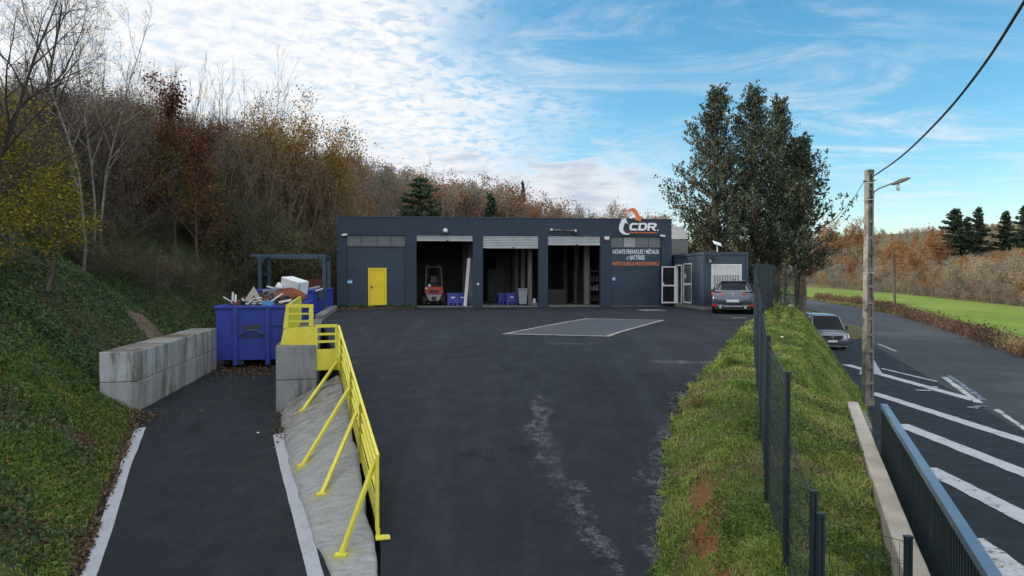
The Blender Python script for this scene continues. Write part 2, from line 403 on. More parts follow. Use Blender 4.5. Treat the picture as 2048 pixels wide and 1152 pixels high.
    bright = nt.math('ADD', 0.59, nt.math('ADD', nt.rng(z, 0.45, 0.85, 0, 0.30), nt.rng(y, -0.6, 0.1, 0.35, 0)))  # clouds boosted out of frame, overhead and behind the camera, to fill the shade
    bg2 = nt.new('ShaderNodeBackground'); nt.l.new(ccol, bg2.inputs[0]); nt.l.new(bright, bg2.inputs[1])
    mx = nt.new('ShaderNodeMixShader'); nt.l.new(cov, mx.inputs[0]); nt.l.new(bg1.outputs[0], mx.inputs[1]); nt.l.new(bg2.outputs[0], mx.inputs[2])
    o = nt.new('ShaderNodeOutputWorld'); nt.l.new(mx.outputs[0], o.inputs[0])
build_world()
sd = bpy.data.lights.new('sun', 'SUN'); sd.energy = 3.0; sd.angle = R(2); sd.color = (1.0, 0.90, 0.76)
sun = bpy.data.objects.new('sun', sd); COL.objects.link(sun)
tosun = Vector((math.sin(SUN_AZ)*math.cos(SUN_EL), math.cos(SUN_AZ)*math.cos(SUN_EL), math.sin(SUN_EL)))
sun.rotation_euler = tosun.to_track_quat('Z', 'Y').to_euler()
sun.location = (-30, 10, 30)

# ------------------------------------------------------------------ site levels
def lane_z(y): return float(np.interp(y, [2, 9, 16, 26, 35], [-3.0, -2.39, -1.57, -1.55, -1.4]))
def yard_z(y): return float(np.interp(y, [2, 9, 9.9, 12, 14, 16.5, 19, 22, 26, 30, 35], [-2.95, -2.35, -2.17, -1.62, -1.15, -0.72, -0.44, -0.24, -0.12, -0.07, -0.05]))
YL = lambda y: float(np.interp(y, [2, 8.4, 9.9, 16.5, 26.7, 34.5, 38], [1.0, -1.6, -1.86, -4.1, -7.3, -8.7, -9.1]))
YE = lambda y: float(np.interp(y, [2, 9.05, 10.9, 13, 15, 17.6, 21.5, 26, 30, 35, 40], [1.6, 1.95, 2.38, 2.98, 3.8, 5.2, 7.0, 8.9, 10.8, 12.6, 13.5]))
FENCE = [(2.97, 7.54), (3.31, 9.05), (4.04, 11.3), (4.93, 14.0), (5.75, 16.5), (6.6, 19.0), (7.5, 21.5), (8.4, 24.0), (9.35, 26.5), (10.4, 29.0), (11.45, 31.3), (12.5, 33.5)]
fx = lambda y: float(np.interp(y, [p[1] for p in FENCE], [p[0] for p in FENCE]))
FZ = lambda y: float(np.interp(y, [5, 7.54, 9.05, 11.3, 14, 17, 22, 27, 32], [-2.1, -1.65, -1.38, -1.1, -0.75, -0.5, -0.2, -0.08, 0.0]))
RX = lambda y: float(np.interp(y, [2, 5, 9, 12, 16.5, 20, 24.6, 32, 40, 44, 47, 50, 60], [2.0, 3.15, 4.85, 6.1, 8.2, 10.3, 12.4, 15.1, 17.0, 18.6, 22.0, 26.0, 30.2]))
ROADZ = -2.7
WALLX = lambda y: 1.069 + 0.42*y           # centre line of the low concrete wall
# hillside foot, front to back, and the hill above it
FOOT = np.array([(-1.9, 0.5), (-3.4, 4), (-5.78, 9.1), (-7.05, 12.2), (-8.3, 15.3), (-9.5, 17.0), (-10.9, 23.6), (-11.6, 27), (-12.0, 31), (-11.4, 36), (-10.6, 41), (-10.0, 47), (-7.5, 53), (2, 58), (14, 63), (23, 76), (30, 100), (36, 140)], float)
FOOTZ = np.array([-3.2, -2.9, -2.38, -2.0, -1.6, -1.45, -1.35, -1.2, -0.7, -0.1, 0, 0, 0, 0, -0.3, -1.2, -2.0, -2.5])
AMP = np.array([0.9, 0.95, 1, 1, 1, 1, 1, 1, 1, 1, 0.95, 0.9, 0.72, 0.52, 0.42, 0.34, 0.30, 0.28])
def hprof(t): return np.interp(t, [0, 0.6, 4, 8, 12, 20, 40, 70, 120, 200], [0, 0.25, 3.1, 6.1, 7.9, 10.0, 14.0, 18.5, 24.0, 30.0])
def vnoise(x, y, sc, seed=0):
    x = np.asarray(x, float)*sc + seed*17.3; y = np.asarray(y, float)*sc + seed*9.1
    return (np.sin(x*1.7+np.sin(y*1.3)*1.5) + np.sin(y*2.1+np.sin(x*0.9+1.3)*1.7) + 0.5*np.sin(x*4.1+y*3.3) + 0.5*np.sin(y*5.2-x*2.7))/3.0
def hill_pt(s, t):                       # s = index along FOOT, t = metres up-slope
    i = np.clip(np.floor(s).astype(int), 0, len(FOOT)-2); f = s - i
    P = FOOT[i]*(1-f)[:, None] + FOOT[i+1]*f[:, None]
    tan = np.gradient(FOOT, axis=0); tan /= np.linalg.norm(tan, axis=1)[:, None]
    T = tan[i]*(1-f)[:, None] + tan[i+1]*f[:, None]; T /= np.linalg.norm(T, axis=1)[:, None]
    Nn = np.stack([-T[:, 1], T[:, 0]], 1)
    xy = P + Nn*t[:, None]
    z0 = FOOTZ[i]*(1-f) + FOOTZ[i+1]*f; a = AMP[i]*(1-f) + AMP[i+1]*f
    bump = vnoise(xy[:, 0], xy[:, 1], 0.22)*np.clip(t/3, 0, 1)*0.55 + vnoise(xy[:, 0], xy[:, 1], 0.9, 3)*np.clip(t/1.5, 0, 1)*0.14
    # a bulge of the bank behind the block wall
    bump += 1.3*np.exp(-((s-5.35)/0.7)**2)*np.exp(-((t-2.0)/1.6)**2)
    z = z0 + a*hprof(t) + bump
    return np.stack([xy[:, 0], xy[:, 1], z], 1)

def hillmat():
    m = bpy.data.materials.new('hillside_soil'); nt = NT(m); g = pos_out(nt, 'World')
    a = nt.noise(g, 0.5, 6, 0.65); b = nt.noise(g, 4.0, 6, 0.7); c = nt.noise(g, 18, 3, 0.7)
    col = nt.mix(nt.rng(a, 0.35, 0.65), (0.060, 0.070, 0.028), (0.085, 0.064, 0.040))
    col = nt.mix(nt.rng(b, 0.45, 0.7), col, (0.050, 0.070, 0.022))
    col = nt.mix(nt.rng(c, 0.5, 0.75), col, (0.028, 0.024, 0.016))
    nt.out(col, 0.95, 0, c, 0.8, 0.05, 0.2); return m
M_hill = hillmat()
def build_hill():
    ss = []
    for i in range(len(FOOT)-1):
        n = max(2, int(np.linalg.norm(FOOT[i+1]-FOOT[i])/0.6)) if i < 12 else max(3, int(np.linalg.norm(FOOT[i+1]-FOOT[i])/2.5))
        ss += list(np.linspace(i, i+1, n, endpoint=False))
    ss.append(len(FOOT)-1.001); ss = np.array(ss)
    tt = np.concatenate([np.array([-0.6]), np.arange(0, 14, 0.5), np.arange(14, 40, 2.0), np.arange(40, 201, 8.0)])
    S, T = np.meshgrid(ss, tt, indexing='ij')
    V = hill_pt(S.ravel(), T.ravel())
    low = T.ravel() < 0; V[low, 2] -= 0.25
    m = len(tt); n = len(ss)
    ii, jj = np.meshgrid(np.arange(n-1), np.arange(m-1), indexing='ij'); a = (ii*m+jj).ravel()
    Fq = np.stack([a, a+m, a+m+1, a+1], 1)
    o = link('hillside', np_mesh('hillside', V, Fq[:, ::-1], smooth=True), M_hill); o['kind'] = 'structure'
build_hill()

# ------------------------------------------------------------------ open ground out to the horizon, with the far hill on the right
EDGE = np.array([(150, 0), (92, 55), (72, 95), (84, 134), (104, 200), (122, 275), (110, 420), (20, 520)], float)   # far edge of the field
def edge_dist(x, y):
    x = np.asarray(x, float); y = np.asarray(y, float); best = np.full(x.shape, 1e9); sign = np.ones(x.shape)
    for i in range(len(EDGE)-1):
        a, b = EDGE[i], EDGE[i+1]; ab = b-a
        t = np.clip(((x-a[0])*ab[0]+(y-a[1])*ab[1])/(ab@ab), 0, 1)
        dx = x-(a[0]+t*ab[0]); dy = y-(a[1]+t*ab[1]); dd = np.hypot(dx, dy)
        cr = ab[0]*(y-a[1])-ab[1]*(x-a[0])
        up = dd < best; best = np.where(up, dd, best); sign = np.where(up, np.where(cr < 0, 1, -1), sign)
    return best*sign                    # positive beyond the field
def ground_z(x, y):
    e = edge_dist(x, y)
    az = np.arctan2(np.asarray(x, float), np.asarray(y, float))
    e = np.where(az < 0.02, np.minimum(e, 0), e)
    up = np.interp(e, [0, 5, 40, 80, 130, 200, 400, 1500], [0, 0.3, 5.5, 14.3, 26.8, 37.5, 46.0, 46.0])
    return -2.82 + up
def build_ground():
    rad = np.concatenate([[0.0], np.geomspace(2, 700, 90), np.array([900, 1400, 2500, 4500])]); na = 240
    th = np.linspace(0, 2*math.pi, na, endpoint=False)
    Rr, Th = np.meshgrid(rad, th, indexing='ij'); X = (Rr*np.sin(Th)).ravel(); Y = (Rr*np.cos(Th)).ravel()
    Z = ground_z(X, Y)
    V = np.stack([X, Y, Z], 1); n = len(rad)
    fs = []
    for i in range(n-1):
        k = np.arange(na); fs.append(np.stack([i*na+k, i*na+(k+1) % na, (i+1)*na+(k+1) % na, (i+1)*na+k], 1))
    m = bpy.data.materials.new('verge_ground'); nt = NT(m); g = pos_out(nt, 'World')
    a = nt.noise(g, 0.15, 6, 0.6); b = nt.noise(g, 1.5, 6, 0.7)
    col = nt.mix(nt.rng(a, 0.35, 0.65), (0.075, 0.085, 0.03), (0.11, 0.085, 0.05)); col = nt.mix(nt.rng(b, 0.5, 0.75), col, (0.14, 0.115, 0.06))
    nt.out(col, 0.95, 0, b, 0.5, 0.05, 0.2)
    o = link('ground', np_mesh('ground', V, np.concatenate(fs)[:, ::-1], smooth=True), m); o['kind'] = 'structure'
build_ground()

def sheet(name, rows, m, kind='structure', smooth=False, skirt=0.0):
    mb = MB(); mb.grid(rows)
    if skirt:
        for side in (0, -1):
            mb.grid([[r[side] for r in rows], [(r[side][0], r[side][1], r[side][2]-skirt) for r in rows]])
    o = mb.build(name, m, smooth=smooth); o['kind'] = kind; return o

# road and lay-by
M_road = asphalt('road_asphalt', 0.046, (0.1, 0.1, 0.1), None, (0.94, 1.0, 1.1), 0.38)
M_layby = asphalt('lay_by_asphalt', 0.017, (0.14, 0.14, 0.14), None, (0.80, 1.0, 1.34), 0.38)
yr = [-8, -3, 2, 6, 10, 14, 18, 22, 26, 30, 34, 38, 42, 46, 50, 56, 64, 72, 80, 92, 105, 118, 130, 145, 160, 180, 205]
rE = lambda y: float(np.interp(y, [-8, 38.9, 59.4, 79.5, 105, 130, 160, 205], [9.5, 28.3, 37.0, 43.8, 50.5, 56.5, 62, 60]))
rL = lambda y: float(np.interp(y, [-8, 22.1, 45.6, 60, 80, 105, 130, 160, 205], [4.5, 15.0, 23.2, 29.2, 36.0, 43.0, 49.2, 54.5, 52]))
rows = []
for y in yr: rows.append([(rL(y)+(rE(y)-rL(y))*k/6, y, ROADZ+0.05*math.sin(math.pi*k/6)) for k in range(7)])
sheet('road', rows, M_road)
rows = []
for y in [-8, -3, 2, 4, 6, 9, 12, 16.5, 20, 24.6, 28, 32, 36, 40, 44, 46, 48, 49.5]:
    a, b = RX(y)-0.35, rL(y)+0.03
    if y < 10: a = min(a, 1.2+0.3*y)
    rows.append([(a+(b-a)*k/5, y, ROADZ+0.004*(k == 5)-0.006*(k < 5)) for k in range(6)])
sheet('lay_by', rows, M_layby)

# painted road markings: each a flat ribbon a few millimetres above the road
M_rp = roadpaint('road_paint', (0.41, 0.425, 0.45), (0.045, 0.046, 0.05), 0.53)
M_rpw = roadpaint('road_paint_worn', (0.46, 0.47, 0.48), (0.06, 0.06, 0.065), 0.46)
M_rpb = roadpaint('bluish_scuffed_paint', (0.22, 0.30, 0.42), (0.045, 0.046, 0.05), 0.40)
def stripe(name, px0, px1, w, m, label, group=None, w1=None, z=ROADZ+0.008, jag=0.02):
    a, b = G(*px0, z), G(*px1, z); d = (b-a); L = d.length; d.normalize(); nrm = Vector((-d.y, d.x, 0))
    n = max(4, int(L/0.25)); r = []
    rr = random.Random(px0[0]*7+px0[1])
    for i in range(n+1):
        p = a + d*(L*i/n); ww = w + ((w1 or w)-w)*i/n
        r.append([p - nrm*(ww/2+rr.uniform(-jag, jag)), p + nrm*(ww/2+rr.uniform(-jag, jag))])
    for q in r:
        for p in q: p.z = z if p.x < rL(p.y)-0.02 else z+0.004+0.05*math.sin(math.pi*min(1, max(0, (p.x-rL(p.y))/(rE(p.y)-rL(p.y)))))
    mb = MB(); mb.grid(r); o = mb.build(name, m); o['label'] = label; o['category'] = 'road marking'
    if group: o['group'] = group
    return o
GS = 'white hatching stripes on the lay-by'
stripe('road_marking', (1692, 729), (1952, 801), 0.42, M_rp, 'worn white stripe behind the concrete pole, with two chips across it', GS, z=ROADZ+0.008)
stripe('road_marking', (1764, 737), (1874, 763), 0.16, M_rp, 'thin white line just beyond the topmost hatching stripe', GS, z=ROADZ+0.012)
stripe('road_marking', (1744, 785), (2080, 892), 0.44, M_rp, 'long white stripe starting at the foot of the concrete pole', GS)
stripe('road_marking', (1800, 848), (2090, 962), 0.46, M_rp, 'white stripe starting behind the far end of the dark gate', GS)
stripe('road_marking', (1852, 935), (2100, 1060), 0.46, M_rp, 'white stripe crossing behind the middle of the dark gate', GS)
stripe('road_marking', (1930, 1075), (2110, 1200), 0.55, M_rpw, 'crackled white stripe nearest the dark gate rail', GS)
stripe('road_marking', (1888, 755), (1958, 806), 0.22, M_rpw, 'short white line closing the tip of the hatched area', None, z=ROADZ+0.012)
stripe('road_marking', (1898, 752), (1968, 801), 0.2, M_rpb, 'smeared bluish line along the tip of the hatched area', None, jag=0.03)
stripe('road_marking', (1942, 816), (1968, 811), 0.3, M_rpb, 'pale blue paint smear at the tip of the hatching', None, jag=0.04, z=ROADZ+0.016)
stripe('road_marking', (1992, 819), (2080, 878), 0.16, M_rpw, 'worn pale edge line between lay-by and road')
stripe('road_marking', (1756, 688), (1792, 703), 0.16, M_rpw, 'short worn dash on the road beyond the pole')
stripe('road_marking', (1836, 772), (1876, 774), 0.22, M_rp, 'short white chip lying across the topmost stripe', None, z=ROADZ+0.02)
stripe('road_marking', (1832, 780), (1862, 781), 0.20, M_rp, 'second white chip just below the first on the stripe', None, z=ROADZ+0.02)

# ------------------------------------------------------------------ lane and yard
pt = lambda px, py: None
yz = yard_z
M_lane = asphalt('lane_asphalt', 0.0148, (0.12, 0.12, 0.12), None, (0.80, 1.0, 1.36))
M_yard = asphalt('yard_asphalt', 0.018, (0.088, 0.088, 0.095),
    [(1.45, 9.1, 0.95, 10.6, 0.16, 0.75), (0.95, 10.6, 0.55, 13.0, 0.30, 0.75), (0.55, 13.0, 0.65, 14.8, 0.16, 0.65), (2.0, 9.2, 2.25, 10.6, 0.28, 0.85), (2.3, 10.8, 3.0, 13.2, 0.30, 0.85), (3.0, 13.2, 3.7, 15.0, 0.16, 0.75),
     (3.6, 17.6, 5.2, 17.4, 0.16, 0.8), (4.4, 16.3, 4.7, 16.2, 0.18, 0.7), (1.3, 20.0, 2.2, 20.0, 0.28, 0.5), (-7.6, 30.5, -6.2, 31.5, 0.3, 0.5)], (0.84, 1.0, 1.36))
rows = []
for y in [2, 4, 6, 7.5, 9, 10.5, 12, 13, 14, 15, 16, 17, 20, 24, 28, 32, 36]:
    a = float(np.interp(y, [2, 9.1, 12.2, 15.8, 17, 24, 36], [-3.2, -6.15, -7.45, -8.9, -10.0, -11.6, -12.4])); b = float(np.interp(y, [2, 8.4, 9.1, 15.9, 17, 24, 36], [1.2, -1.2, -2.1, -4.9, -5.2, -7.0, -9.0]))
    rows.append([(a+(b-a)*k/6, y, lane_z(y)) for k in range(7)])
sheet('lane', rows, M_lane)
rows = []
for y in list(np.arange(2, 9, 1.0)) + list(np.arange(9, 40.1, 0.5)):
    a, b = YL(y), YE(y)+0.25; rows.append([(a+(b-a)*k/14, float(y), yard_z(y)) for k in range(15)])
sheet('yard', rows, M_yard, skirt=0.35)

def ribbon(name, pts, w, zf, m, label, group=None, off=0.006, kind=None):
    P = [Vector(p) for p in pts]; r = []; rr = random.Random(len(label))
    dense = []
    for a, b in zip(P[:-1], P[1:]):
        n = max(1, int((b-a).length/0.3)); dense += [a+(b-a)*i/n for i in range(n)]
    dense.append(P[-1])
    for i, p in enumerate(dense):
        d = (dense[min(i+1, len(dense)-1)]-dense[max(i-1, 0)]).normalized(); nrm = Vector((-d.y, d.x, 0))
        l, q = p-nrm*(w/2+rr.uniform(-.006, .006)), p+nrm*(w/2+rr.uniform(-.006, .006))
        r.append([(l.x, l.y, zf(l.y)+off), (q.x, q.y, zf(q.y)+off)])
    mb = MB(); mb.grid(r); o = mb.build(name, m); tag(o, label, 'road marking', group, kind); return o
def lane_pt(px, py):
    z = -2.0
    for _ in range(30): p = G(px, py, z); z = lane_z(p.y)*0.6+z*0.4
    return p
def yard_pt(px, py):
    z = -1.0
    for _ in range(60): p = G(px, py, z); z = yard_z(p.y)*0.4+z*0.6
    return p
M_lp = roadpaint('lane_paint', (0.34, 0.355, 0.39), (0.036, 0.037, 0.041), 0.58)
ribbon('road_marking', [lane_pt(164, 1185), lane_pt(200, 1090), lane_pt(229, 1000), lane_pt(247, 940), lane_pt(266, 895), lane_pt(281, 856)], 0.20, lane_z, M_lp, 'white line along the grassy left edge of the lane', 'white lane edge lines')
ribbon('road_marking', [lane_pt(641, 1185), lane_pt(612, 1080), lane_pt(590, 1000), lane_pt(572, 935), lane_pt(556, 868)], 0.20, lane_z, M_lp, 'white line along the foot of the pale concrete bank', 'white lane edge lines')

# sloping concrete bank between the lane and the yard
FEET = []
def proj(p):
    a = PITCH; x, y, z = p[0], p[1], p[2]-CAMZ
    dd = y*math.cos(a)-z*math.sin(a); uu = y*math.sin(a)+z*math.cos(a); return 1024+F*x/dd, 576-F*uu/dd
def build_bank_conc():
    rows = []; ys = np.linspace(0, 1, 46)
    for k, t in enumerate(ys):
        bx, by = np.interp(t, [0, 0.06, 0.25, 0.6, 1], [-1.85, -2.2, -2.95, -4.15, -5.35]), np.interp(t, [0, 0.06, 1], [8.45, 8.75, 16.05])
        tx, ty = np.interp(t, [0, 0.06, 1], [-1.6, -1.62, -4.02]), np.interp(t, [0, 0.06, 1], [8.45, 8.7, 16.45])
        rr = []
        for j in range(13):
            u = j/12; x = bx+(tx-bx)*u; y = by+(ty-by)*u
            x += 0.05*float(vnoise(y*3, u, 1, 5))*(1 if j in (0, 12) else 0.3)
            zb, zt = lane_z(y)+0.015, max(yard_z(y), lane_z(y)+0.05)-0.03
            z = zb+(zt-zb)*(u**0.85) + (0.02 if 0 < j < 12 else 0) + 0.02*math.sin(math.pi*u)*(0.4+0.6*t) + (0.025*float(vnoise(x*2.5, y*2.5, 1, 2))+0.012*float(vnoise(x*9, y*9, 1, 3)))*math.sin(math.pi*u)
            rr.append((x, y, z))
        rows.append([(rr[0][0]-0.03, rr[0][1], rr[0][2]-0.15)] + rr + [(rr[-1][0]+0.02, rr[-1][1], rr[-1][2]-0.25)])
    allp = [q for r_ in rows for q in r_[1:-1]]
    pp = [proj(q) for q in allp]
    for key, (fx0, fy0) in (('a', (603, 820)), ('b', (600, 931)), ('c', (643, 991)), ('d', (684, 1106))):
        k_ = min(range(len(pp)), key=lambda q: (pp[q][0]-fx0)**2+(pp[q][1]-fy0)**2); FEET.append(allp[k_])
    m = bpy.data.materials.new('bank_concrete'); nt = NT(m); g = pos_out(nt, 'World')
    mp = nt.new('ShaderNodeMapping'); nt.l.new(g, mp.inputs[0]); mp.inputs['Rotation'].default_value = (0, 0, R(-20)); mp.inputs['Scale'].default_value = (1.0, 4.0, 1)
    a = nt.noise(mp.outputs[0], 2.6, 9, 0.78, 0.2); b = nt.noise(g, 9, 6, 0.75); c = nt.noise(g, 45, 3, 0.7)
    col = nt.mix(nt.rng(a, 0.35, 0.7), (0.41, 0.42, 0.42), (0.27, 0.27, 0.26)); col = nt.mix(nt.rng(b, 0.55, 0.72, 0, 0.75), col, (0.13, 0.12, 0.10)); col = nt.mix(nt.rng(c, 0.55, 0.75, 0, 0.5), col, (0.10, 0.095, 0.08))
    sp = nt.new('ShaderNodeSeparateXYZ'); nt.l.new(g, sp.inputs[0])
    dirt = nt.math('MULTIPLY', nt.rng(sp.outputs[1], 12.5, 16.0), nt.rng(a, 0.38, 0.6))
    col = nt.mix(nt.math('MULTIPLY', dirt, 0.75), col, (0.11, 0.085, 0.055))
    for fp_ in FEET:      # yellow overspray round the brace feet
        vm = nt.new('ShaderNodeVectorMath', operation='DISTANCE'); nt.l.new(g, vm.inputs[0]); vm.inputs[1].default_value = fp_
        col = nt.mix(nt.rng(nt.math('ADD', vm.outputs['Value'], nt.math('MULTIPLY', b, 0.3)), 0.18, 0.50, 0.45, 0.0), col, (0.42, 0.38, 0.05))
    h = nt.math('ADD', nt.math('MULTIPLY', b, 0.9), nt.math('ADD', nt.math('MULTIPLY', c, 0.6), nt.math('MULTIPLY', a, 0.35)))
    nt.out(col, 0.95, 0, h, 0.75, 0.05, 0.2)
    sheet('concrete_slope', rows, m, smooth=True)
build_bank_conc()

# ------------------------------------------------------------------ grass bank on the right
BANK_ROWS = {}
def bank_section(y):
    xe, xf, xr = YE(y), fx(y) if y > 7.54 else 2.97-(7.54-y)*0.3, RX(y)
    ze, zf = yard_z(y), FZ(y)
    xf = max(xf, xe+0.35)
    wl = WALLX(y)-0.13
    if y < 16.2:
        pts = [(xe-0.02, ze-0.06), (xe+0.12, ze+0.10), (xe+(xf-xe)*0.4, ze+(zf-ze)*0.52+0.06), (xe+(xf-xe)*0.7, ze+(zf-ze)*0.86+0.05), (xf, zf)]
        zw = float(np.interp(y, [5, 7.5, 10, 16.2], [-2.0, -1.72, -1.40, -1.40]))
        pts += [(xf+(wl-xf)*0.35, zf+(zw-zf)*0.3), (xf+(wl-xf)*0.7, zf+(zw-zf)*0.75), (wl-0.01, zw)]
        pts += [(wl+0.30, zw-0.25 if y > 12 else -2.5), (max(wl+0.4, xr), ROADZ-0.05)]
    else:
        k = min(1, (y-16.2)/2.0)
        xc = xf+(xr-xf)*0.42
        zc = zf-0.12
        pts = [(xe-0.02, ze-0.06), (xe+0.12, ze+0.10), (xe+(xf-xe)*0.4, ze+(zf-ze)*0.52+0.08), (xe+(xf-xe)*0.7, ze+(zf-ze)*0.86+0.05), (xf, zf)]
        pts += [(xf+(xc-xf)*0.5, zf+0.02), (xc, zc), (xc+(xr-xc)*0.45, zc+(ROADZ-zc)*0.42), (xc+(xr-xc)*0.8, zc+(ROADZ-zc)*0.84), (xr, ROADZ-0.05)]
    return pts
def build_bank():
    rows = []
    for y in np.arange(5.0, 60.1, 0.5):
        pts = bank_section(float(y)); xs = [p[0] for p in pts]; zs = [p[1] for p in pts]
        cum = np.concatenate([[0], np.cumsum(np.hypot(np.diff(xs), np.diff(zs)))]); cum /= cum[-1]
        u = np.linspace(0, 1, 34); X = np.interp(u, cum, xs); Z = np.interp(u, cum, zs)
        amp = np.sin(np.pi*u)**0.5
        Z = Z + amp*(0.07*vnoise(X, np.full_like(X, y), 1.3, 4) + 0.04*vnoise(X, np.full_like(X, y), 3.7, 6))
        rows.append(np.stack([X, np.full_like(X, y), Z], 1))
    A = np.array(rows)
    n, m = A.shape[:2]; ii, jj = np.meshgrid(np.arange(n-1), np.arange(m-1), indexing='ij'); a = (ii*m+jj).ravel()
    mm = bpy.data.materials.new('grass_bank_soil'); nt = NT(mm); g = pos_out(nt, 'World')
    na = nt.noise(g, 0.6, 6, 0.65); nb = nt.noise(g, 5, 6, 0.7)
    col = nt.mix(nt.rng(na, 0.35, 0.65), (0.08, 0.105, 0.026), (0.11, 0.092, 0.043)); col = nt.mix(nt.rng(nb, 0.5, 0.75), col, (0.045, 0.06, 0.018))
    sp = nt.new('ShaderNodeSeparateXYZ'); nt.l.new(g, sp.inputs[0])
    # a bare reddish rut that runs down the bank beside the yard
    dx = nt.math('ABSOLUTE', nt.math('SUBTRACT', nt.math('ADD', sp.outputs[0], nt.math('MULTIPLY', nb, 0.35)), nt.math('ADD', nt.math('MULTIPLY', sp.outputs[1], 0.19), 1.0)))
    rut = nt.math('MULTIPLY', nt.math('MULTIPLY', nt.rng(dx, 0.05, 0.30, 1, 0), nt.rng(na, 0.40, 0.52)), nt.rng(sp.outputs[1], 9.6, 11.4, 1, 0))
    col = nt.mix(rut, col, (0.20, 0.085, 0.035))
    nt.out(col, 0.95, 0, nb, 0.8, 0.05, 0.2)
    o = link('grass_bank', np_mesh('grass_bank', A.reshape(-1, 3), np.stack([a, a+1, a+m+1, a+m], 1), smooth=True), mm); o['kind'] = 'structure'
    return A
BANK = build_bank()

# field beyond the road
def build_field():
    m = bpy.data.materials.new('field_grass'); nt = NT(m); g = pos_out(nt, 'World')
    mpf = nt.new('ShaderNodeMapping'); nt.l.new(g, mpf.inputs[0]); mpf.inputs['Rotation'].default_value = (0, 0, 0.35); mpf.inputs['Scale'].default_value = (1.0, 0.12, 1)
    a = nt.noise(g, 0.05, 6, 0.6); b = nt.noise(mpf.outputs[0], 0.35, 6, 0.7); c = nt.noise(g, 3, 5, 0.75)
    col = nt.mix(nt.rng(a, 0.35, 0.65), (0.115, 0.19, 0.022), (0.165, 0.215, 0.038)); col = nt.mix(nt.rng(b, 0.42, 0.66, 0, 0.75), col, (0.075, 0.125, 0.018)); col = nt.mix(nt.rng(c, 0.5, 0.75, 0, 0.6), col, (0.19, 0.22, 0.055))
    nt.out(col, 0.95, 0, c, 0.8, 0.08, 0.2)
    rows = []
    for y, x1 in [(-20, 170), (0, 150), (25, 122), (55, 92), (75, 82), (95, 72), (115, 78), (134, 84), (165, 94), (200, 104), (240, 113), (275, 122)]:
        x0 = float(np.interp(y, [-20, 38.9, 59.4, 79.5, 105, 130, 160, 200, 275], [8, 30.8, 39.5, 46.3, 53, 59, 66, 74, 90]))
        if y < 30: x0 += 0
        rows.append([(x0+(x1-x0)*k/10, y, -2.66+0.35*math.sin(math.pi*min(1, k/10))+0.0015*max(0, y-60)) for k in range(11)])
    sheet('field', rows, m, smooth=True)
build_field()
# ------------------------------------------------------------------ text helper (built-in font, turned into mesh)
def text_mesh(s, w, h, depth, shear=0.0, bold=0.0, name='lettering'):
    cu = bpy.data.curves.new('txt', 'FONT'); cu.body = s; cu.size = 1.0; cu.shear = shear; cu.offset = bold; cu.extrude = 0.01; cu.resolution_u = 4
    o = bpy.data.objects.new('txt', cu); COL.objects.link(o)
    dg = bpy.context.evaluated_depsgraph_get(); dg.update()
    me = bpy.data.meshes.new_from_object(o.evaluated_get(dg)); me.name = name
    bpy.data.objects.remove(o); bpy.data.curves.remove(cu)
    n = len(me.vertices); co = np.zeros(n*3, np.float32); me.vertices.foreach_get('co', co); co = co.reshape(-1, 3)
    lo, hi = co.min(0), co.max(0)
    co[:, 0] = (co[:, 0]-lo[0])/(hi[0]-lo[0])*w; yy = (co[:, 1]-lo[1])/(hi[1]-lo[1])*h; dz = (co[:, 2]-lo[2])/(hi[2]-lo[2])*depth
    out = np.stack([co[:, 0], -dz, yy], 1)           # stands up in the local x-z plane, front towards -y
    me.vertices.foreach_set('co', out.astype(np.float32).ravel()); me.update(); return me

# ------------------------------------------------------------------ warehouse
XL, YLF = (674-1024)/F*36.5, 36.5
XR, YRF = (1343-1024)/F*38.4, 38.4
TH = math.atan2(YRF-YLF, XR-XL); LEN = math.hypot(XR-XL, YRF-YLF); ct, st = math.cos(TH), math.sin(TH)
BZ = -0.05
def U(px):
    k = (px-1024)/F; return (k*YLF-XL)/(ct-k*st)
def ZF(px, py):
    u = U(px); return D(px, py, YLF+u*st).z - BZ
def fpt(u, y, z): return Vector((XL+u*ct-y*st, YLF+u*st+y*ct, BZ+z))   # warehouse local -> world
W = thing('warehouse', 'long dark blue flat-roofed workshop with three open bays across the yard', 'building', (XL, YLF, BZ), TH)
HT = ZF(674, 433); DEPTH = 12.0
bays = [(U(833), U(946)), (U(966), U(1077)), (U(1096), U(1201))]
zop = ZF(890, 470.5)
pL0, pL1 = U(693), U(811); pR0, pR1 = U(1222), U(1323)
TK = 0.35
f = MB()
# piers between the openings, lintel band above them
edges = [0, pL0, pL1, bays[0][0], bays[0][1], bays[1][0], bays[1][1], bays[2][0], bays[2][1], pR0, pR1, LEN]
for a, b in [(0, pL0), (pL1, bays[0][0]), (bays[0][1], bays[1][0]), (bays[1][1], bays[2][0]), (bays[2][1], pR0), (pR1, LEN)]:
    f.box(a, b, 0, TK, -0.3, zop)
f.box(0, LEN, 0, TK, zop, HT)
f.box(0, 0.3, TK, DEPTH, -0.3, HT); f.box(LEN-0.3, LEN, TK, DEPTH, -0.3, HT); f.box(0.3, LEN-0.3, DEPTH-0.3, DEPTH, -0.3, HT)
wall = f.build('wall', M_wall, W)
MB().box(0.3, LEN-0.3, TK, DEPTH-0.3, HT-0.45, HT-0.2).build('roof', M_roofm, W)
MB().box(-0.03, LEN+0.03, -0.03, TK+0.03, HT, HT+0.035).build('parapet_cap', M_steelb, W)
MB().box(0.31, LEN-0.31, TK*0.2, DEPTH-0.31, -0.28, 0.03).build('floor', M_intfloor, W)
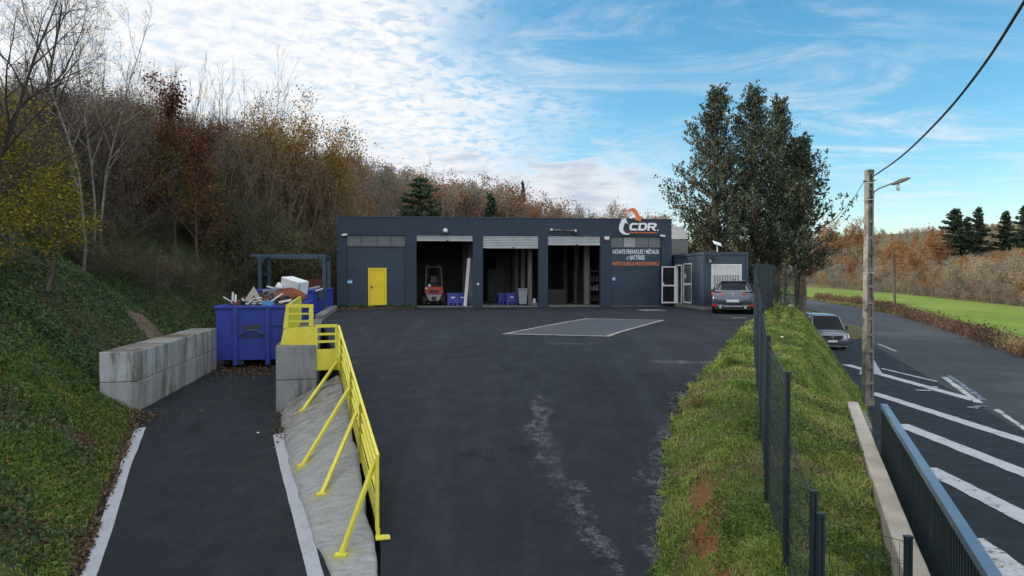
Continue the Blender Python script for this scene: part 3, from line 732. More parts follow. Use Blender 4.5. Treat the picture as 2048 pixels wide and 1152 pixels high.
lin = MB(); lin.box(0.302, 0.34, TK, DEPTH-0.31, 0.03, HT-0.46); lin.box(LEN-0.34, LEN-0.302, TK, DEPTH-0.31, 0.03, HT-0.46); lin.box(0.34, LEN-0.34, DEPTH-0.34, DEPTH-0.302, 0.03, HT-0.46)
lin.build('inner_lining', M_int, W)
# inner partition piece and columns
for px, dd, w in [(942, 2.2, 0.32), (930, 5.5, 0.30), (1060, 1.2, 0.24), (1046, 4.0, 0.26), (1033, 6.2, 0.26), (1174, 1.6, 0.30), (1153, 4.2, 0.28), (1131, 6.6, 0.26), (1028, 8.6, 0.22)]:
    k = (px-1024)/F; # solve for u at local depth dd
    u = (k*(YLF+dd*ct)-XL+dd*st)/(ct-k*st)
    MB().box(u-w/2, u+w/2, dd, dd+w, 0.03, HT-0.46).build('column', M_kerb, W, bevel=0.02)
MB().box(U(1018), U(1078), 9.0, 9.2, 0.03, 3.2).build('partition', M_int, W)
dv = MB().box(U(1000), U(1000)+1.1, 8.9, 8.98, 0.03, 2.15).build('inner_door', M_kerb, W)
for a, b in bays:
    MB().box(a+0.02, b-0.02, -0.06, 0.0, -0.2, 0.035).build('threshold', M_kerb, W)
# side-hung filled bays
def bay_fill(a, b, nwin, pale):
    zt = zop; zw = ZF(750, 493); zs = ZF(750, 540)
    p = MB(); p.box(a, b, 0.14, 0.20, zs+0.012, zw); p.box(a, b, 0.14, 0.20, -0.2, zs-0.012); p.box(a, b, 0.16, 0.20, zs-0.012, zs+0.012)
    p.build('bay_panel', M_panel, W)
    fr = MB(); w = (b-a)/nwin
    fr.box(a, b, 0.10, 0.14, zw-0.02, zw+0.03); fr.box(a, b, 0.10, 0.14, zt-0.04, zt-0.002)
    for i in range(nwin+1):
        x = a+w*i; fr.box(max(a, x-0.02), min(b, x+0.02), 0.105, 0.139, zw+0.03, zt-0.04)
    win = fr.build('window', M_panel, W)
    for i in range(nwin):
        MB().box(a+w*i+0.02, a+w*(i+1)-0.02, 0.12, 0.13, zw+0.03, zt-0.04).build('pane', M_glassp if i in pale else M_glassg, win)
bay_fill(pL0, pL1, 4, ()); bay_fill(pR0, pR1, 4, (1,))
# yellow door
du0, du1 = U(736), U(773); dz0, dz1 = ZF(755, 617), ZF(755, 536)
fr = MB(); fr.box(du0, du0+0.10, 0.06, 0.139, dz0-0.1, dz1); fr.box(du1-0.10, du1, 0.06, 0.139, dz0-0.1, dz1); fr.box(du0+0.10, du1-0.10, 0.06, 0.139, dz1-0.10, dz1); fr.box(du0+.1, du1-.1, 0.06, 0.139, dz0-.1, dz0+0.03)
door = fr.build('door', M_yellow, W)
dl = MB(); dl.box(du0+0.108, du1-0.108, 0.085, 0.13, dz0+0.035, dz1-0.108); dl.build('leaf', M_yellow, door, bevel=0.006)
h = MB(); h.box(du0+0.15, du0+0.19, 0.055, 0.085, 1.0, 1.16); h.bar((du0+0.17, 0.04, 1.09), (du0+0.29, 0.04, 1.09), 0.025); h.bar((du0+0.17, 0.04, 1.09), (du0+0.17, 0.085, 1.09), 0.025)
h.build('handle', M_black, door)
# roller shutters, partly lowered
for (a, b), py in zip(bays, (480, 494, 487)):
    zb = ZF(890, py) ; s = MB(); a += 0.012; b -= 0.012
    z = zop-0.002; prof = []
    n = max(3, int((z-zb)/0.085))
    for i in range(n):
        z1 = z-(z-zb)*i/n; z0 = z-(z-zb)*(i+1)/n; zm = (z0+z1)/2
        prof += [(0.10, z1), (0.06, z1-(z1-z0)*0.25), (0.06, z0+(z1-z0)*0.25)]
    prof.append((0.10, zb))
    prof2 = prof + [(0.13, zb), (0.13, zop-0.002)]
    s.prism([(y, zz) for y, zz in prof2], lambda y, zz, t: (t, y, zz), a, b)
    rs = s.build('roller_shutter', M_galv, W)
    MB().box(a, b, 0.05, 0.14, zb-0.05, zb-0.001).build('bottom_bar', M_galv, rs)
    MB().box((a+b)/2+0.1, (a+b)/2+0.2, 0.035, 0.049, zb-0.04, zb+0.02).build('lock', M_black, rs)
# black lower edge strip, pipes
dp = MB(); dp.tube([(pL1+0.06, 0.0-0.0+0.16, 0.0), (pL1-0.05, 0.1, 0.0)], 0.01, 5)

def wthing(name, label, cat, u, y, z, group=None):
    p = fpt(u, y, z); return thing(name, label, cat, p, TH, group)
def ftext(me, px, py, m, parent, y):
    pass

# company sign: two arrows and lettering standing 3 cm off the facade
sg = wthing('company_sign', 'white and orange company sign with two curved arrows at the roof edge', 'sign', U(1275), -0.03, 0)
def sl(px, py): return (U(px)-U(1275), ZF(px, py))
def signpoly(name, pts, m, y0=-0.05, y1=0.0, parent=sg):
    mb = MB(); mb.prism([sl(*p) for p in pts], lambda x, z, t: (x, t, z), y0, y1); return mb.build(name, m, parent)
def px7(x, y): return (1190+x/7.2, 400+y/7.2)
def arc_arrow(outer, inner, head): return [px7(*p) for p in outer+head+inner[::-1]]
signpoly('white_arrow', arc_arrow([(478, 503), (425, 500), (380, 485), (350, 455), (338, 410), (345, 360), (362, 320), (378, 298)], [(490, 488), (440, 478), (410, 455), (398, 420), (405, 380), (420, 340), (432, 328)], [(360, 290), (432, 262), (470, 352)]), M_signw)
signpoly('orange_arrow', arc_arrow([(437, 205), (470, 150), (505, 120), (545, 115), (580, 135), (605, 170), (628, 210), (642, 240)], [(440, 215), (470, 180), (505, 162), (535, 172), (560, 205), (580, 245), (592, 272)], [(672, 230), (650, 312), (560, 285)]), M_orange)
def signtext(s, x0, x1, ytop, ybot, m, shear=0, bold=0, name='lettering', parent=sg, depth=0.03, ybase=0.0, org=1275):
    a = (U(x0)-U(org), ZF(x0, ybot)); b = (U(x1)-U(org), ZF(x0, ytop))
    me = text_mesh(s, b[0]-a[0], b[1]-a[1], depth, shear, bold)
    o = link(name, me, m, parent); o.location = (a[0], ybase, a[1]); return o
def blocktext(glyphs, x0, x1, ytop, ybot, m, parent=sg):
    pass
# wide slanted capitals C D R with a full stop, drawn as outlines
def glyph(pts, holes, x0, x1, zt, zb, name, m, shear=0.28):
    h = zt-zb
    def T(p):
        return (x0+(x1-x0)*p[0]+shear*h*p[1]*0.6, zb+h*p[1])
    import bmesh
    bm = bmesh.new()
    cu = bpy.data.curves.new('g', 'CURVE'); cu.dimensions = '2D'; cu.fill_mode = 'BOTH'; cu.extrude = 0.02
    for loop in [pts]+holes:
        sp = cu.splines.new('POLY'); sp.points.add(len(loop)-1); sp.use_cyclic_u = True
        for q, p in zip(sp.points, loop):
            t = T(p); q.co = (t[0], t[1], 0, 1)
    o = bpy.data.objects.new('g', cu); COL.objects.link(o); dg = bpy.context.evaluated_depsgraph_get(); dg.update()
    me = bpy.data.meshes.new_from_object(o.evaluated_get(dg)); bpy.data.objects.remove(o); bpy.data.curves.remove(cu); bm.free()
    n = len(me.vertices); co = np.zeros(n*3, np.float32); me.vertices.foreach_get('co', co); co = co.reshape(-1, 3)
    co = np.stack([co[:, 0], -co[:, 2]-0.02, co[:, 1]], 1); me.vertices.foreach_set('co', co.astype(np.float32).ravel()); me.update(); me.name = name
    return link(name, me, m, sg)
def gx(x): return U(px7(x, 0)[0])-U(1275)
zt, zb = ZF(*px7(600, 330)), ZF(*px7(600, 441))
glyph([(1, .98), (.30, .98), (.08, .86), (0, .68), (0, .28), (.10, .10), (.28, 0), (.98, 0), (.98, .24), (.38, .24), (.28, .36), (.28, .62), (.38, .74), (1, .74)], [], gx(480), gx(600), zt, zb, 'letter', M_signw)
glyph([(0, 0), (.68, 0), (.90, .12), (1, .32), (1, .70), (.92, .88), (.72, 1), (0, 1)], [[(.26, .23), (.26, .77), (.62, .77), (.72, .64), (.72, .36), (.62, .23)]], gx(610), gx(735), zt, zb, 'letter', M_signw)
glyph([(0, 0), (.26, 0), (.26, .34), (.46, .34), (.72, 0), (1.04, 0), (.74, .38), (.92, .46), (1, .62), (1, .82), (.90, .95), (.74, 1), (0, 1)], [[(.26, .56), (.26, .78), (.62, .78), (.70, .72), (.70, .62), (.62, .56)]], gx(742), gx(868), zt, zb, 'letter', M_signw)
glyph([(0, 0), (1, 0), (1, 1), (0, 1)], [], gx(888), gx(908), ZF(*px7(600, 424)), zb, 'full_stop', M_signw, 0)
signtext('ENVIRONNEMENT', px7(478, 0)[0], px7(893, 0)[0], px7(0, 459)[1], px7(0, 482)[1], M_orange, 0.25, 0.03)

s2 = wthing('lettering_panel', 'dark panel lettered in white and orange under the right-hand window strip', 'sign', U(1275), 0.14, 0)
bx = MB(); bx.box(U(1223.5)-U(1275), U(1322)-U(1275), -0.025, -0.001, ZF(1275, 533.5), ZF(1275, 494)); bx.build('panel', M_panel, s2)
signtext('ACHATS FERRAILLES / MÉTAUX', 1225.5, 1319.5, 496.5, 507.5, M_signw, 0, 0.012, parent=s2, depth=0.012, ybase=-0.026)
signtext('ET', 1254.5, 1258.5, 513.5, 519, M_signw, 0, 0.01, parent=s2, depth=0.012, ybase=-0.026)
signtext('BATTERIES', 1261, 1290.5, 510.5, 519.5, M_signw, 0, 0.012, parent=s2, depth=0.012, ybase=-0.026)
signtext('PARTICULIERS & PROFESSIONNELS', 1224.8, 1320, 523.5, 531, M_orange, 0.15, 0.012, parent=s2, depth=0.012, ybase=-0.026)

# small things fixed to the facade
def camera_thing(px, py, label, flip):
    t = wthing('security_camera', label, 'camera', U(px), -0.0, ZF(px, py), 'white security cameras')
    MB().box(-0.05, 0.05, -0.03, 0.0, -0.05, 0.07).build('bracket', M_whitepl, t)
    MB().bar((0, -0.02, 0), (0.05*flip, -0.14, 0), 0.03).build('arm', M_whitepl, t)
    b = MB(); b.tube([(-0.10*flip, -0.16, -0.01), (0.16*flip, -0.18, 0.02)], 0.055, 10); b.build('body', M_whitepl, t)
camera_thing(689, 470.5, 'small white security camera at the left end of the facade', 1)
camera_thing(1324, 472.5, 'small white security camera above the lettering panel', -1)
t = wthing('wall_lamp', 'round white bulkhead lamp above the left open bay', 'lamp', U(891), 0, ZF(891, 462))
MB().box(-0.10, 0.10, -0.12, 0, -0.20, -0.09).build('base', M_black, t)
b = MB(); b.lathe((0, -0.10, -0.09), [(0.10, 0), (0.13, 0.06), (0.13, 0.13), (0.09, 0.20), (0.02, 0.22)], 14); b.build('globe', M_whitepl, t, smooth=True)
t = wthing('tube_lamp', 'long tube light with round white ends above the right open bay', 'lamp', U(1126), 0, ZF(1126, 461))
hw = (U(1150)-U(1102))/2
b = MB(); b.tube([(-hw, -0.12, 0.02), (hw, -0.12, -0.02)], 0.035, 8); b.build('tube', M_pole, t)
for s_ in (-1, 1):
    b = MB(); b.lathe((s_*hw, -0.12, -0.02*s_), [(0.0, -0.07), (0.06, -0.05), (0.075, 0), (0.06, 0.05), (0, 0.07)], 10); b.build('end_cap', M_whitepl, t, smooth=True)
    MB().box(s_*(hw-0.1)-0.03, s_*(hw-0.1)+0.03, -0.10, 0, -0.04, 0.04).build('bracket', M_black, t)
MB().box(hw-0.12, hw+0.10, -0.15, 0, -0.19, -0.10).build('junction_box', M_black, t)
t = wthing('alarm_box', 'white alarm box with a red lower edge beside the right bay', 'alarm', U(1213), 0, ZF(1213, 477))
MB().box(-0.13, 0.13, -0.08, 0, -0.06, 0.10).build('case', M_whitepl, t, bevel=0.01); MB().box(-0.10, 0.10, -0.07, 0, -0.10, -0.062).build('red_lens', M_tail, t)
t = wthing('notice_sign', 'small pale blue notice left of the yellow door', 'sign', U(699), 0.14, ZF(699, 563))
MB().box(-0.13, 0.13, -0.012, 0, -0.09, 0.09).build('plate', M_signblue, t); MB().box(-0.11, 0.11, -0.016, -0.0125, -0.07, 0.0).build('white_field', M_signw, t)
t = wthing('notice_sign', 'small pale blue notice under the lettering panel', 'sign', U(1225), 0.14, ZF(1225, 558))
MB().box(0.0, 0.20, -0.012, 0, -0.09, 0.09).build('plate', M_signblue, t); MB().box(0.06, 0.14, -0.016, -0.0125, -0.05, 0.05).build('white_field', M_signw, t)
t = wthing('wall_switch', 'tiny white switch box on the pier between left and middle bays', 'switch', U(956), 0, ZF(956, 569))
MB().box(-0.06, 0.06, -0.05, 0, -0.02, 0.07).build('case', M_whitepl, t, bevel=0.008); MB().box(-0.03, 0.03, -0.06, -0.0, -0.07, -0.021).build('switch', M_grey, t)

# ------------------------------------------------------------------ inside the bays
def ipos(px, dd):                     # world point on the workshop floor under pixel column px, dd metres inside
    k = (px-1024)/F; u = (k*(YLF+dd*ct)-XL+dd*st)/(ct-k*st); return fpt(u, dd, 0.03)
def forklift():
    p = ipos(868, 1.3); t = thing('forklift', 'red forklift seen from behind in the left open bay', 'forklift', p, TH+R(2))
    b = MB(); b.box(-0.47, 0.47, 0.25, 1.35, 0.28, 0.62); b.box(-0.5, 0.5, 0.5, 1.5, 0.62, 0.78); b.build('chassis', M_red, t, bevel=0.03)
    b = MB(); pr = [(-0.50, 0.62), (-0.52, 0.85), (-0.46, 1.04), (0.46, 1.04), (0.52, 0.85), (0.50, 0.62)]
    b.prism(pr, lambda x, z, q: (x, q, z), 0.0, 0.75); hood = b.build('counterweight', M_red, t, bevel=0.04)
    MB().box(-0.26, 0.26, -0.012, -0.002, 0.72, 0.86).build('grille', M_black, hood)
    b = MB(); b.prism([(-0.46, 0.62), (0.46, 0.62), (0.26, 0.26), (-0.26, 0.26)], lambda x, z, q: (x, q, z), 0.03, 0.3); b.build('tow_plate', M_grey, t, bevel=0.02)
    MB().box(-0.12, 0.12, -0.01, 0.028, 0.30, 0.50).build('tow_coupling', M_black, t)
    for sx in (-1, 1):
        b = MB(); b.bar((sx*0.46, 0.25, 1.0), (sx*0.40, 0.45, 2.12), 0.07); b.build('roof_post', M_black, t)
        b = MB(); b.bar((sx*0.46, 1.45, 0.8), (sx*0.40, 1.25, 2.12), 0.07); b.build('roof_post', M_black, t)
        b = MB(); b.lathe((sx*0.53-0.09, 0.30, 0.29), [(0.10, 0), (0.27, 0.01), (0.29, 0.05), (0.29, 0.14), (0.27, 0.18), (0.10, 0.18)], 16, 'x'); w = b.build('wheel', M_rubber, t)
        b = MB(); b.lathe((sx*0.53-0.10, 0.30, 0.29), [(0.02, 0), (0.12, 0.0), (0.12, 0.2), (0.02, 0.2)], 12, 'x'); b.build('rim', M_grey, w)
        b = MB(); b.lathe((sx*0.55-0.11, 1.5, 0.34), [(0.10, 0), (0.32, 0.01), (0.34, 0.05), (0.34, 0.18), (0.32, 0.22), (0.10, 0.22)], 16, 'x'); b.build('wheel', M_rubber, t)
        b = MB(); b.box(sx*0.42-0.05, sx*0.42+0.05, -0.01, 0.0, 0.92, 1.0); b.build('lamp', M_tail if sx > 0 else M_white, t)
        b = MB(); b.box(sx*0.32-0.05, sx*0.32+0.05, 1.6, 1.75, 0.1, 2.3); b.build('mast_rail', M_black, t)
    b = MB(); b.box(-0.43, 0.43, 0.40, 1.30, 2.10, 2.15)
    for i in range(5): b.box(-0.38+i*0.17, -0.34+i*0.17, 0.45, 1.25, 2.151, 2.18)
    b.build('overhead_guard', M_black, t)
    b = MB(); b.box(-0.22, 0.22, 0.6, 1.0, 1.045, 1.2); b.box(-0.2, 0.2, 0.52, 0.62, 1.2, 1.65); b.build('seat', M_black, t, bevel=0.03)
    b = MB(); b.tube([(0.0, 1.2, 0.9), (0.02, 1.05, 1.35)], 0.025, 6); b.build('steering_column', M_black, t)
    b = MB(); b.lathe((-0.25, 0.12, 1.05), [(0.08, 0), (0.08, 0.05), (0.06, 0.12), (0.0, 0.14)], 10); b.build('beacon', M_whitepl, t)
    b = MB(); b.box(-0.33, -0.2, 1.75, 2.8, 0.06, 0.10); b.box(0.2, 0.33, 1.75, 2.8, 0.06, 0.10); b.build('fork', M_steel, t)
forklift()
def bin_thing(px, dd, w, dpt, hgt, label, group, mark=True, dz=0.0):
    p = ipos(px, dd); p.z += dz
    t = thing('pallet_bin', label, 'bin', p, TH, group)
    b = MB(); b.box(-w/2, w/2, 0, 0.05, 0.14, hgt); b.box(-w/2, w/2, dpt-0.05, dpt, 0.14, hgt); b.box(-w/2, -w/2+0.05, 0.05, dpt-0.05, 0.14, hgt); b.box(w/2-0.05, w/2, 0.05, dpt-0.05, 0.14, hgt); b.box(-w/2+0.05, w/2-0.05, 0.05, dpt-0.05, 0.14, 0.2)
    b.build('body', M_bluepl, t, bevel=0.012)
    b = MB(); b.box(-w/2-0.02, w/2+0.02, -0.02, 0.0, hgt-0.07, hgt+0.01); b.build('rim', M_bluepl, t); b = MB(); b.box(-w/2-0.02, w/2+0.02, dpt, dpt+0.02, hgt-0.07, hgt+0.01); b.build('rim', M_bluepl, t)
    for sx in (-1, 0, 1): MB().box(sx*(w/2-0.08)-0.07, sx*(w/2-0.08)+0.07, 0.02, dpt-0.02, 0, 0.139).build('foot', M_bluepl, t)
    if mark: MB().box(-0.10, 0.10, -0.006, -0.001, hgt*0.62, hgt*0.62+0.07).build('label_plate', M_whitepl, t)
bin_thing(906, 1.0, 0.62, 0.9, 0.68, 'blue pallet bin between the forklift and another blue bin', 'blue pallet bins')
bin_thing(925, 1.15, 0.62, 0.9, 0.68, 'blue pallet bin behind the foot of the leaning white plank', 'blue pallet bins')
bin_thing(1006, 2.6, 0.55, 0.9, 0.62, 'blue pallet bin left of two in the middle bay', 'blue pallet bins', False)
bin_thing(1024, 1.8, 0.62, 0.9, 0.66, 'blue pallet bin with a white mark beside the grey wheelie bin', 'blue pallet bins')
p = ipos(932, 0.7); t = thing('plank', 'long white plank leaning upright in the left open bay', 'plank', p, TH)
b = MB(); b.obox((0.06, 0.06, 1.30), 0.17, 0.04, 2.6, Matrix.Rotation(R(5.0), 3, 'Y')); b.build('board', M_white, t)
p = ipos(1046, 0.9); t = thing('wheelie_bin', 'grey wheelie bin at the threshold of the middle bay', 'bin', p, TH)
b = MB(); b.prism([(-0.20, 0.08), (0.20, 0.08), (0.26, 0.88), (-0.26, 0.88)], lambda x, z, q: (x, q, z), 0, 0.5); b.build('body', M_grey, t, bevel=0.02)
b = MB(); b.box(-0.28, 0.28, -0.03, 0.55, 0.885, 0.95); b.build('lid', M_grey, t, bevel=0.02)
for sx in (-1, 1):
    b = MB(); b.lathe((sx*0.2-0.03, 0.48, 0.1), [(0.02, 0), (0.1, 0), (0.1, 0.06), (0.02, 0.06)], 12, 'x'); b.build('wheel', M_rubber, t)
b = MB(); b.bar((-0.2, 0.57, 0.9), (0.2, 0.57, 0.9), 0.03); b.build('handle', M_grey, t)
p = ipos(1071, 0.7); t = thing('scrap_bundle', 'small heap of pale rods and rags beside the middle bay pillar', 'scrap', p, TH)
b = MB()
for i in range(9): b.bar((random.uniform(-.14, .14), random.uniform(0, .3), 0), (random.uniform(-.2, .05), random.uniform(0.1, .4), random.uniform(.2, .55)), 0.03, 0.02)
b.build('rods', M_white, t)
b = MB(); b.lathe((0.02, 0.12, 0), [(0.20, 0), (0.18, 0.1), (0.09, 0.18), (0.0, 0.2)], 9); b.build('rag_pile', M_kerb, t)
p = ipos(1114, 3.0); t = thing('crate', 'low dark crate on the floor of the right bay', 'crate', p, TH)
b = MB(); b.box(-0.5, 0.5, 0, 0.05, 0, 0.85); b.box(-0.5, 0.5, 0.85, 0.9, 0, 0.85); b.box(-0.5, -0.45, 0.05, 0.85, 0, 0.85); b.box(0.45, 0.5, 0.05, 0.85, 0, 0.85); b.build('sides', M_black, t)
MB().box(-0.45, 0.45, 0.05, 0.85, 0.05, 0.6).build('contents', M_rustd, t)
p = ipos(1166, 2.8); t = thing('tyre_stack', 'tall stack of old tyres between the pillars of the right bay', 'tyres', p, TH)
for i in range(11):
    b = MB(); b.lathe((random.uniform(-.03, .03), 0.3, 0.0+i*0.19), [(0.13, 0.02), (0.25, 0.0), (0.28, 0.05), (0.28, 0.13), (0.25, 0.18), (0.13, 0.16)], 14); b.build('tyre', M_rubber, t)
p = ipos(1190, 1.9); t = thing('storage_rack', 'storage rack of dark scrap parts at the right of the right bay', 'rack', p, TH)
b = MB()
for sx in (-0.28, 0.28):
    for yy in (0, 0.6): b.bar((sx, yy, 0), (sx, yy, 2.1), 0.05)
b.build('upright', M_steelb, t)
for i, z in enumerate((0.25, 0.8, 1.35, 1.9)):
    MB().box(-0.3, 0.3, -0.02, 0.62, z, z+0.03).build('shelf', M_kerb, t)
for i in range(9):
    z = (0.28, 0.83, 1.38)[i % 3]; x = -0.18+0.18*(i//3)
    b = MB(); b.lathe((x, 0.2, z), [(0.07, 0), (0.085, 0.06), (0.06, 0.2+0.03*(i % 4)), (0.03, 0.26)], 9); b.build('part', [M_rustd, M_grey, M_wood][i % 3], t)

M_sglass = mat('side_glass', (0.07, 0.085, 0.095), (0.055, 0.07, 0.08), 2, 0.15, spec=0.6)
# ------------------------------------------------------------------ office container
c0 = Vector((9.33, 34.0, -0.05)); c1 = Vector((8.93, 38.0, -0.05)); dirL = (c1-c0).normalized()
CTH = math.atan2(dirL.y, dirL.x)-R(90); CH = 2.68; CW = 2.16; CL = 6.0; CB = 0.18
C = thing('office_container', 'dark blue site office cabin with a barred window joined to the workshop', 'cabin', c0, CTH)
# local: x to the right along the front, y back, z up.
s1a, s1b = 3.12, 4.18    # door opening along the left face
s2a, s2b = 1.72, 2.98    # side light
wx0, wx1, wz0, wz1 = 0.36, CW-0.28, 0.98, 2.22
b = MB(); tk = 0.10
for a, q in [(0, s2a), (s2b, s1a), (s1b, CL)]: b.box(0, tk, a, q, CB, CH)
b.box(0, tk, s2a, s2b, CB, CB+0.06); b.box(0, tk, s2a, s2b, CB+2.14, CH); b.box(0, tk, s1a, s1b, CB+2.08, CH)
b.box(tk, wx0, 0, tk, CB, CH); b.box(wx1, CW-tk, 0, tk, CB, CH); b.box(wx0, wx1, 0, tk, CB, wz0); b.box(wx0, wx1, 0, tk, wz1, CH)
b.box(CW-tk, CW, 0, CL, CB, CH); b.box(tk, CW-tk, CL-tk, CL, CB, CH)
b.build('wall', M_cont, C)
MB().box(-0.05, CW+0.05, -0.05, CL+0.05, CH, CH+0.14).build('roof', M_cont, C)
b = MB()
for x, y in ((0, 0), (CW, 0)): b.box(x-0.06, x+0.06, y-0.03, y+0.09, CB, CH-0.002)
b.build('corner_post', M_cont, C)
b = MB(); b.box(-0.02, CW+0.02, -0.02, CL, -0.2, CB-0.003); b.build('plinth', M_kerb, C)
MB().box(tk+.002, CW-tk-.002, tk+.002, CL-tk-.002, CB, CB+0.05).build('floor', M_intfloor, C)
MB().box(0.42, 0.46, s1a-0.5, CL-tk-.01, CB+0.05, CH-0.01).build('partition', M_white, C)
# front window: white frame, lowered slatted shutter and white bars
b = MB(); fw = 0.06
b.box(wx0, wx0+fw, -0.03, 0.04, wz0, wz1); b.box(wx1-fw, wx1, -0.03, 0.04, wz0, wz1); b.box(wx0+fw, wx1-fw, -0.03, 0.04, wz0, wz0+fw); b.box(wx0+fw, wx1-fw, -0.03, 0.04, wz1-fw, wz1)
win = b.build('window', M_white, C)
MB().box(wx0+fw, wx1-fw, 0.05, 0.06, wz0+fw, wz1-fw).build('pane', M_glass, win)
zm = wz0+(wz1-wz0)*0.60
b = MB(); n = 11
for i in range(n):
    z0 = zm+(wz1-fw-zm)*i/n; z1 = zm+(wz1-fw-zm)*(i+1)/n; b.box(wx0+fw, wx1-fw, 0.012, 0.035, z0+0.004, z1)
b.build('roller_shutter', M_white, win)
b = MB(); nb = 17
for i in range(nb):
    x = wx0+fw+(wx1-wx0-2*fw)*(i+0.5)/nb; b.box(x-0.018, x+0.018, -0.028, -0.01, wz0+fw, wz1-fw)
b.box(wx0+fw, wx1-fw, -0.009, 0.002, zm-0.02, zm+0.02); b.build('bars', M_white, win)
# doorway frame with one leaf swung wide open, and the side light
b = MB(); b.box(-0.03, tk+0.02, s1a, s1a+0.07, CB, CB+2.08); b.box(-0.03, tk+0.02, s1b-0.07, s1b, CB, CB+2.08); b.box(-0.03, tk+0.02, s1a+0.07, s1b-0.07, CB+2.01, CB+2.08)
dfr = b.build('door', M_white, C)
def leaf(parent, org, ang, L, Hh, name, split=0.48):
    e = MB(); M = Matrix.Rotation(ang, 3, 'Z'); o = Vector(org)
    def bx(x0, x1, z0, z1, m=e, t=0.045):
        c = o + M @ Vector(((x0+x1)/2, 0, 0)) + Vector((0, 0, (z0+z1)/2)); m.obox(c, x1-x0, t, z1-z0, M)
    w = 0.055
    bx(0, w, 0, Hh); bx(L-w, L, 0, Hh); bx(w, L-w, 0, w*1.3); bx(w, L-w, Hh-w, Hh); bx(w, L-w, Hh*split-0.04, Hh*split+0.04)
    lf = e.build(name, M_white, parent)
    g = MB(); bx(w, L-w, w*1.3, Hh*split-0.04, g, 0.012); bx(w, L-w, Hh*split+0.04, Hh-w, g, 0.012); g.build('glass', M_glass if name == 'leaf' else M_sglass, lf)
    return lf, bx
lf, bx = leaf(dfr, (-0.03, s1b-0.02, CB+0.0), R(180)-CTH+R(3), 0.74, 2.0, 'leaf')
hm = MB(); bx(0.62, 0.68, 1.0, 1.12, hm, 0.09); hm.build('handle', M_whitepl, dfr)
lf2, bx2 = leaf(C, (0.03, s2a+0.02, CB+0.065), R(90), s2b-s2a-0.04, 2.07, 'side_light', 0.48)
b = MB(); b.box(-0.006, -0.001, s2b-0.42, s2b-0.28, CB+1.35, CB+1.58); b.build('paper_notice', M_white, C)
t = thing('fire_extinguisher', 'red fire extinguisher inside the open cabin doorway', 'extinguisher', C.matrix_basis @ Vector((0.31, s1b-0.42, CB+0.36)), CTH)
b = MB(); b.lathe((0, 0, 0), [(0.06, 0), (0.09, 0.02), (0.09, 0.44), (0.05, 0.52), (0.03, 0.56)], 14); b.build('cylinder', M_extred, t, smooth=True)
b = MB(); b.box(-0.03, 0.06, -0.02, 0.02, 0.56, 0.64); b.tube([(0.05, 0, 0.6), (0.12, -0.02, 0.5), (0.11, -0.03, 0.2)], 0.015, 6); b.build('valve_and_hose', M_black, t)
t = thing('flood_light', 'black flood light with sensor at the cabin roof corner', 'lamp', C.matrix_basis @ Vector((0.30, -0.06, 2.50)), CTH)
MB().box(-0.14, 0.22, -0.16, 0.0, -0.04, 0.16).build('housing', M_black, t, bevel=0.01); MB().box(-0.10, 0.02, -0.12, -0.02, -0.2, -0.041).build('sensor', M_grey, t, bevel=0.01)
t = thing('solar_lamp', 'small tilted solar panel on a short post on the cabin roof', 'solar panel', C.matrix_basis @ Vector((0.78, 0.3, CH+0.14)), CTH)
MB().bar((0, 0, 0), (0, 0, 0.36), 0.035).build('post', M_whitepl, t)
b = MB(); b.obox((0, 0, 0.42), 0.42, 0.30, 0.03, Matrix.Rotation(R(35), 3, 'X') @ Matrix.Rotation(R(18), 3, 'Y')); b.build('panel', M_whitepl, t)
# pale sheet-metal shed behind, seen over the cabin roof
p = D(1322, 560, 45); t = thing('shed', 'pale grey sheet-metal shed behind the right end of the workshop', 'shed', (p.x, 45, -0.3))
Mshed = mat('shed_sheeting', (0.42, 0.43, 0.44), (0.34, 0.35, 0.36), 0.8, 0.6, c3=(0.25, 0.22, 0.20), s3=0.4)
b = MB(); pts = []
n = 60
SHW = 1.75
for i in range(n): pts += [(i*SHW/n, 0.0), ((i+0.5)*SHW/n, 0.04)]
b.prism(pts+[(SHW, 0.4), (0, 0.4)], lambda x, y, q: (x, y, q), 0, 4.25); b.build('wall', Mshed, t)
b = MB(); pts2 = [(x, y-0.06) for x, y in pts]; b.prism(pts2+[(SHW, 0.45), (0, 0.45)], lambda x, y, q: (x, y+max(0, q-4.3)*1.5, q), 4.3, 5.2); b.build('roof', Mshed, t)
MB().box(0, SHW, 0.5, 6, 0, 4.0).build('body', Mshed, t)
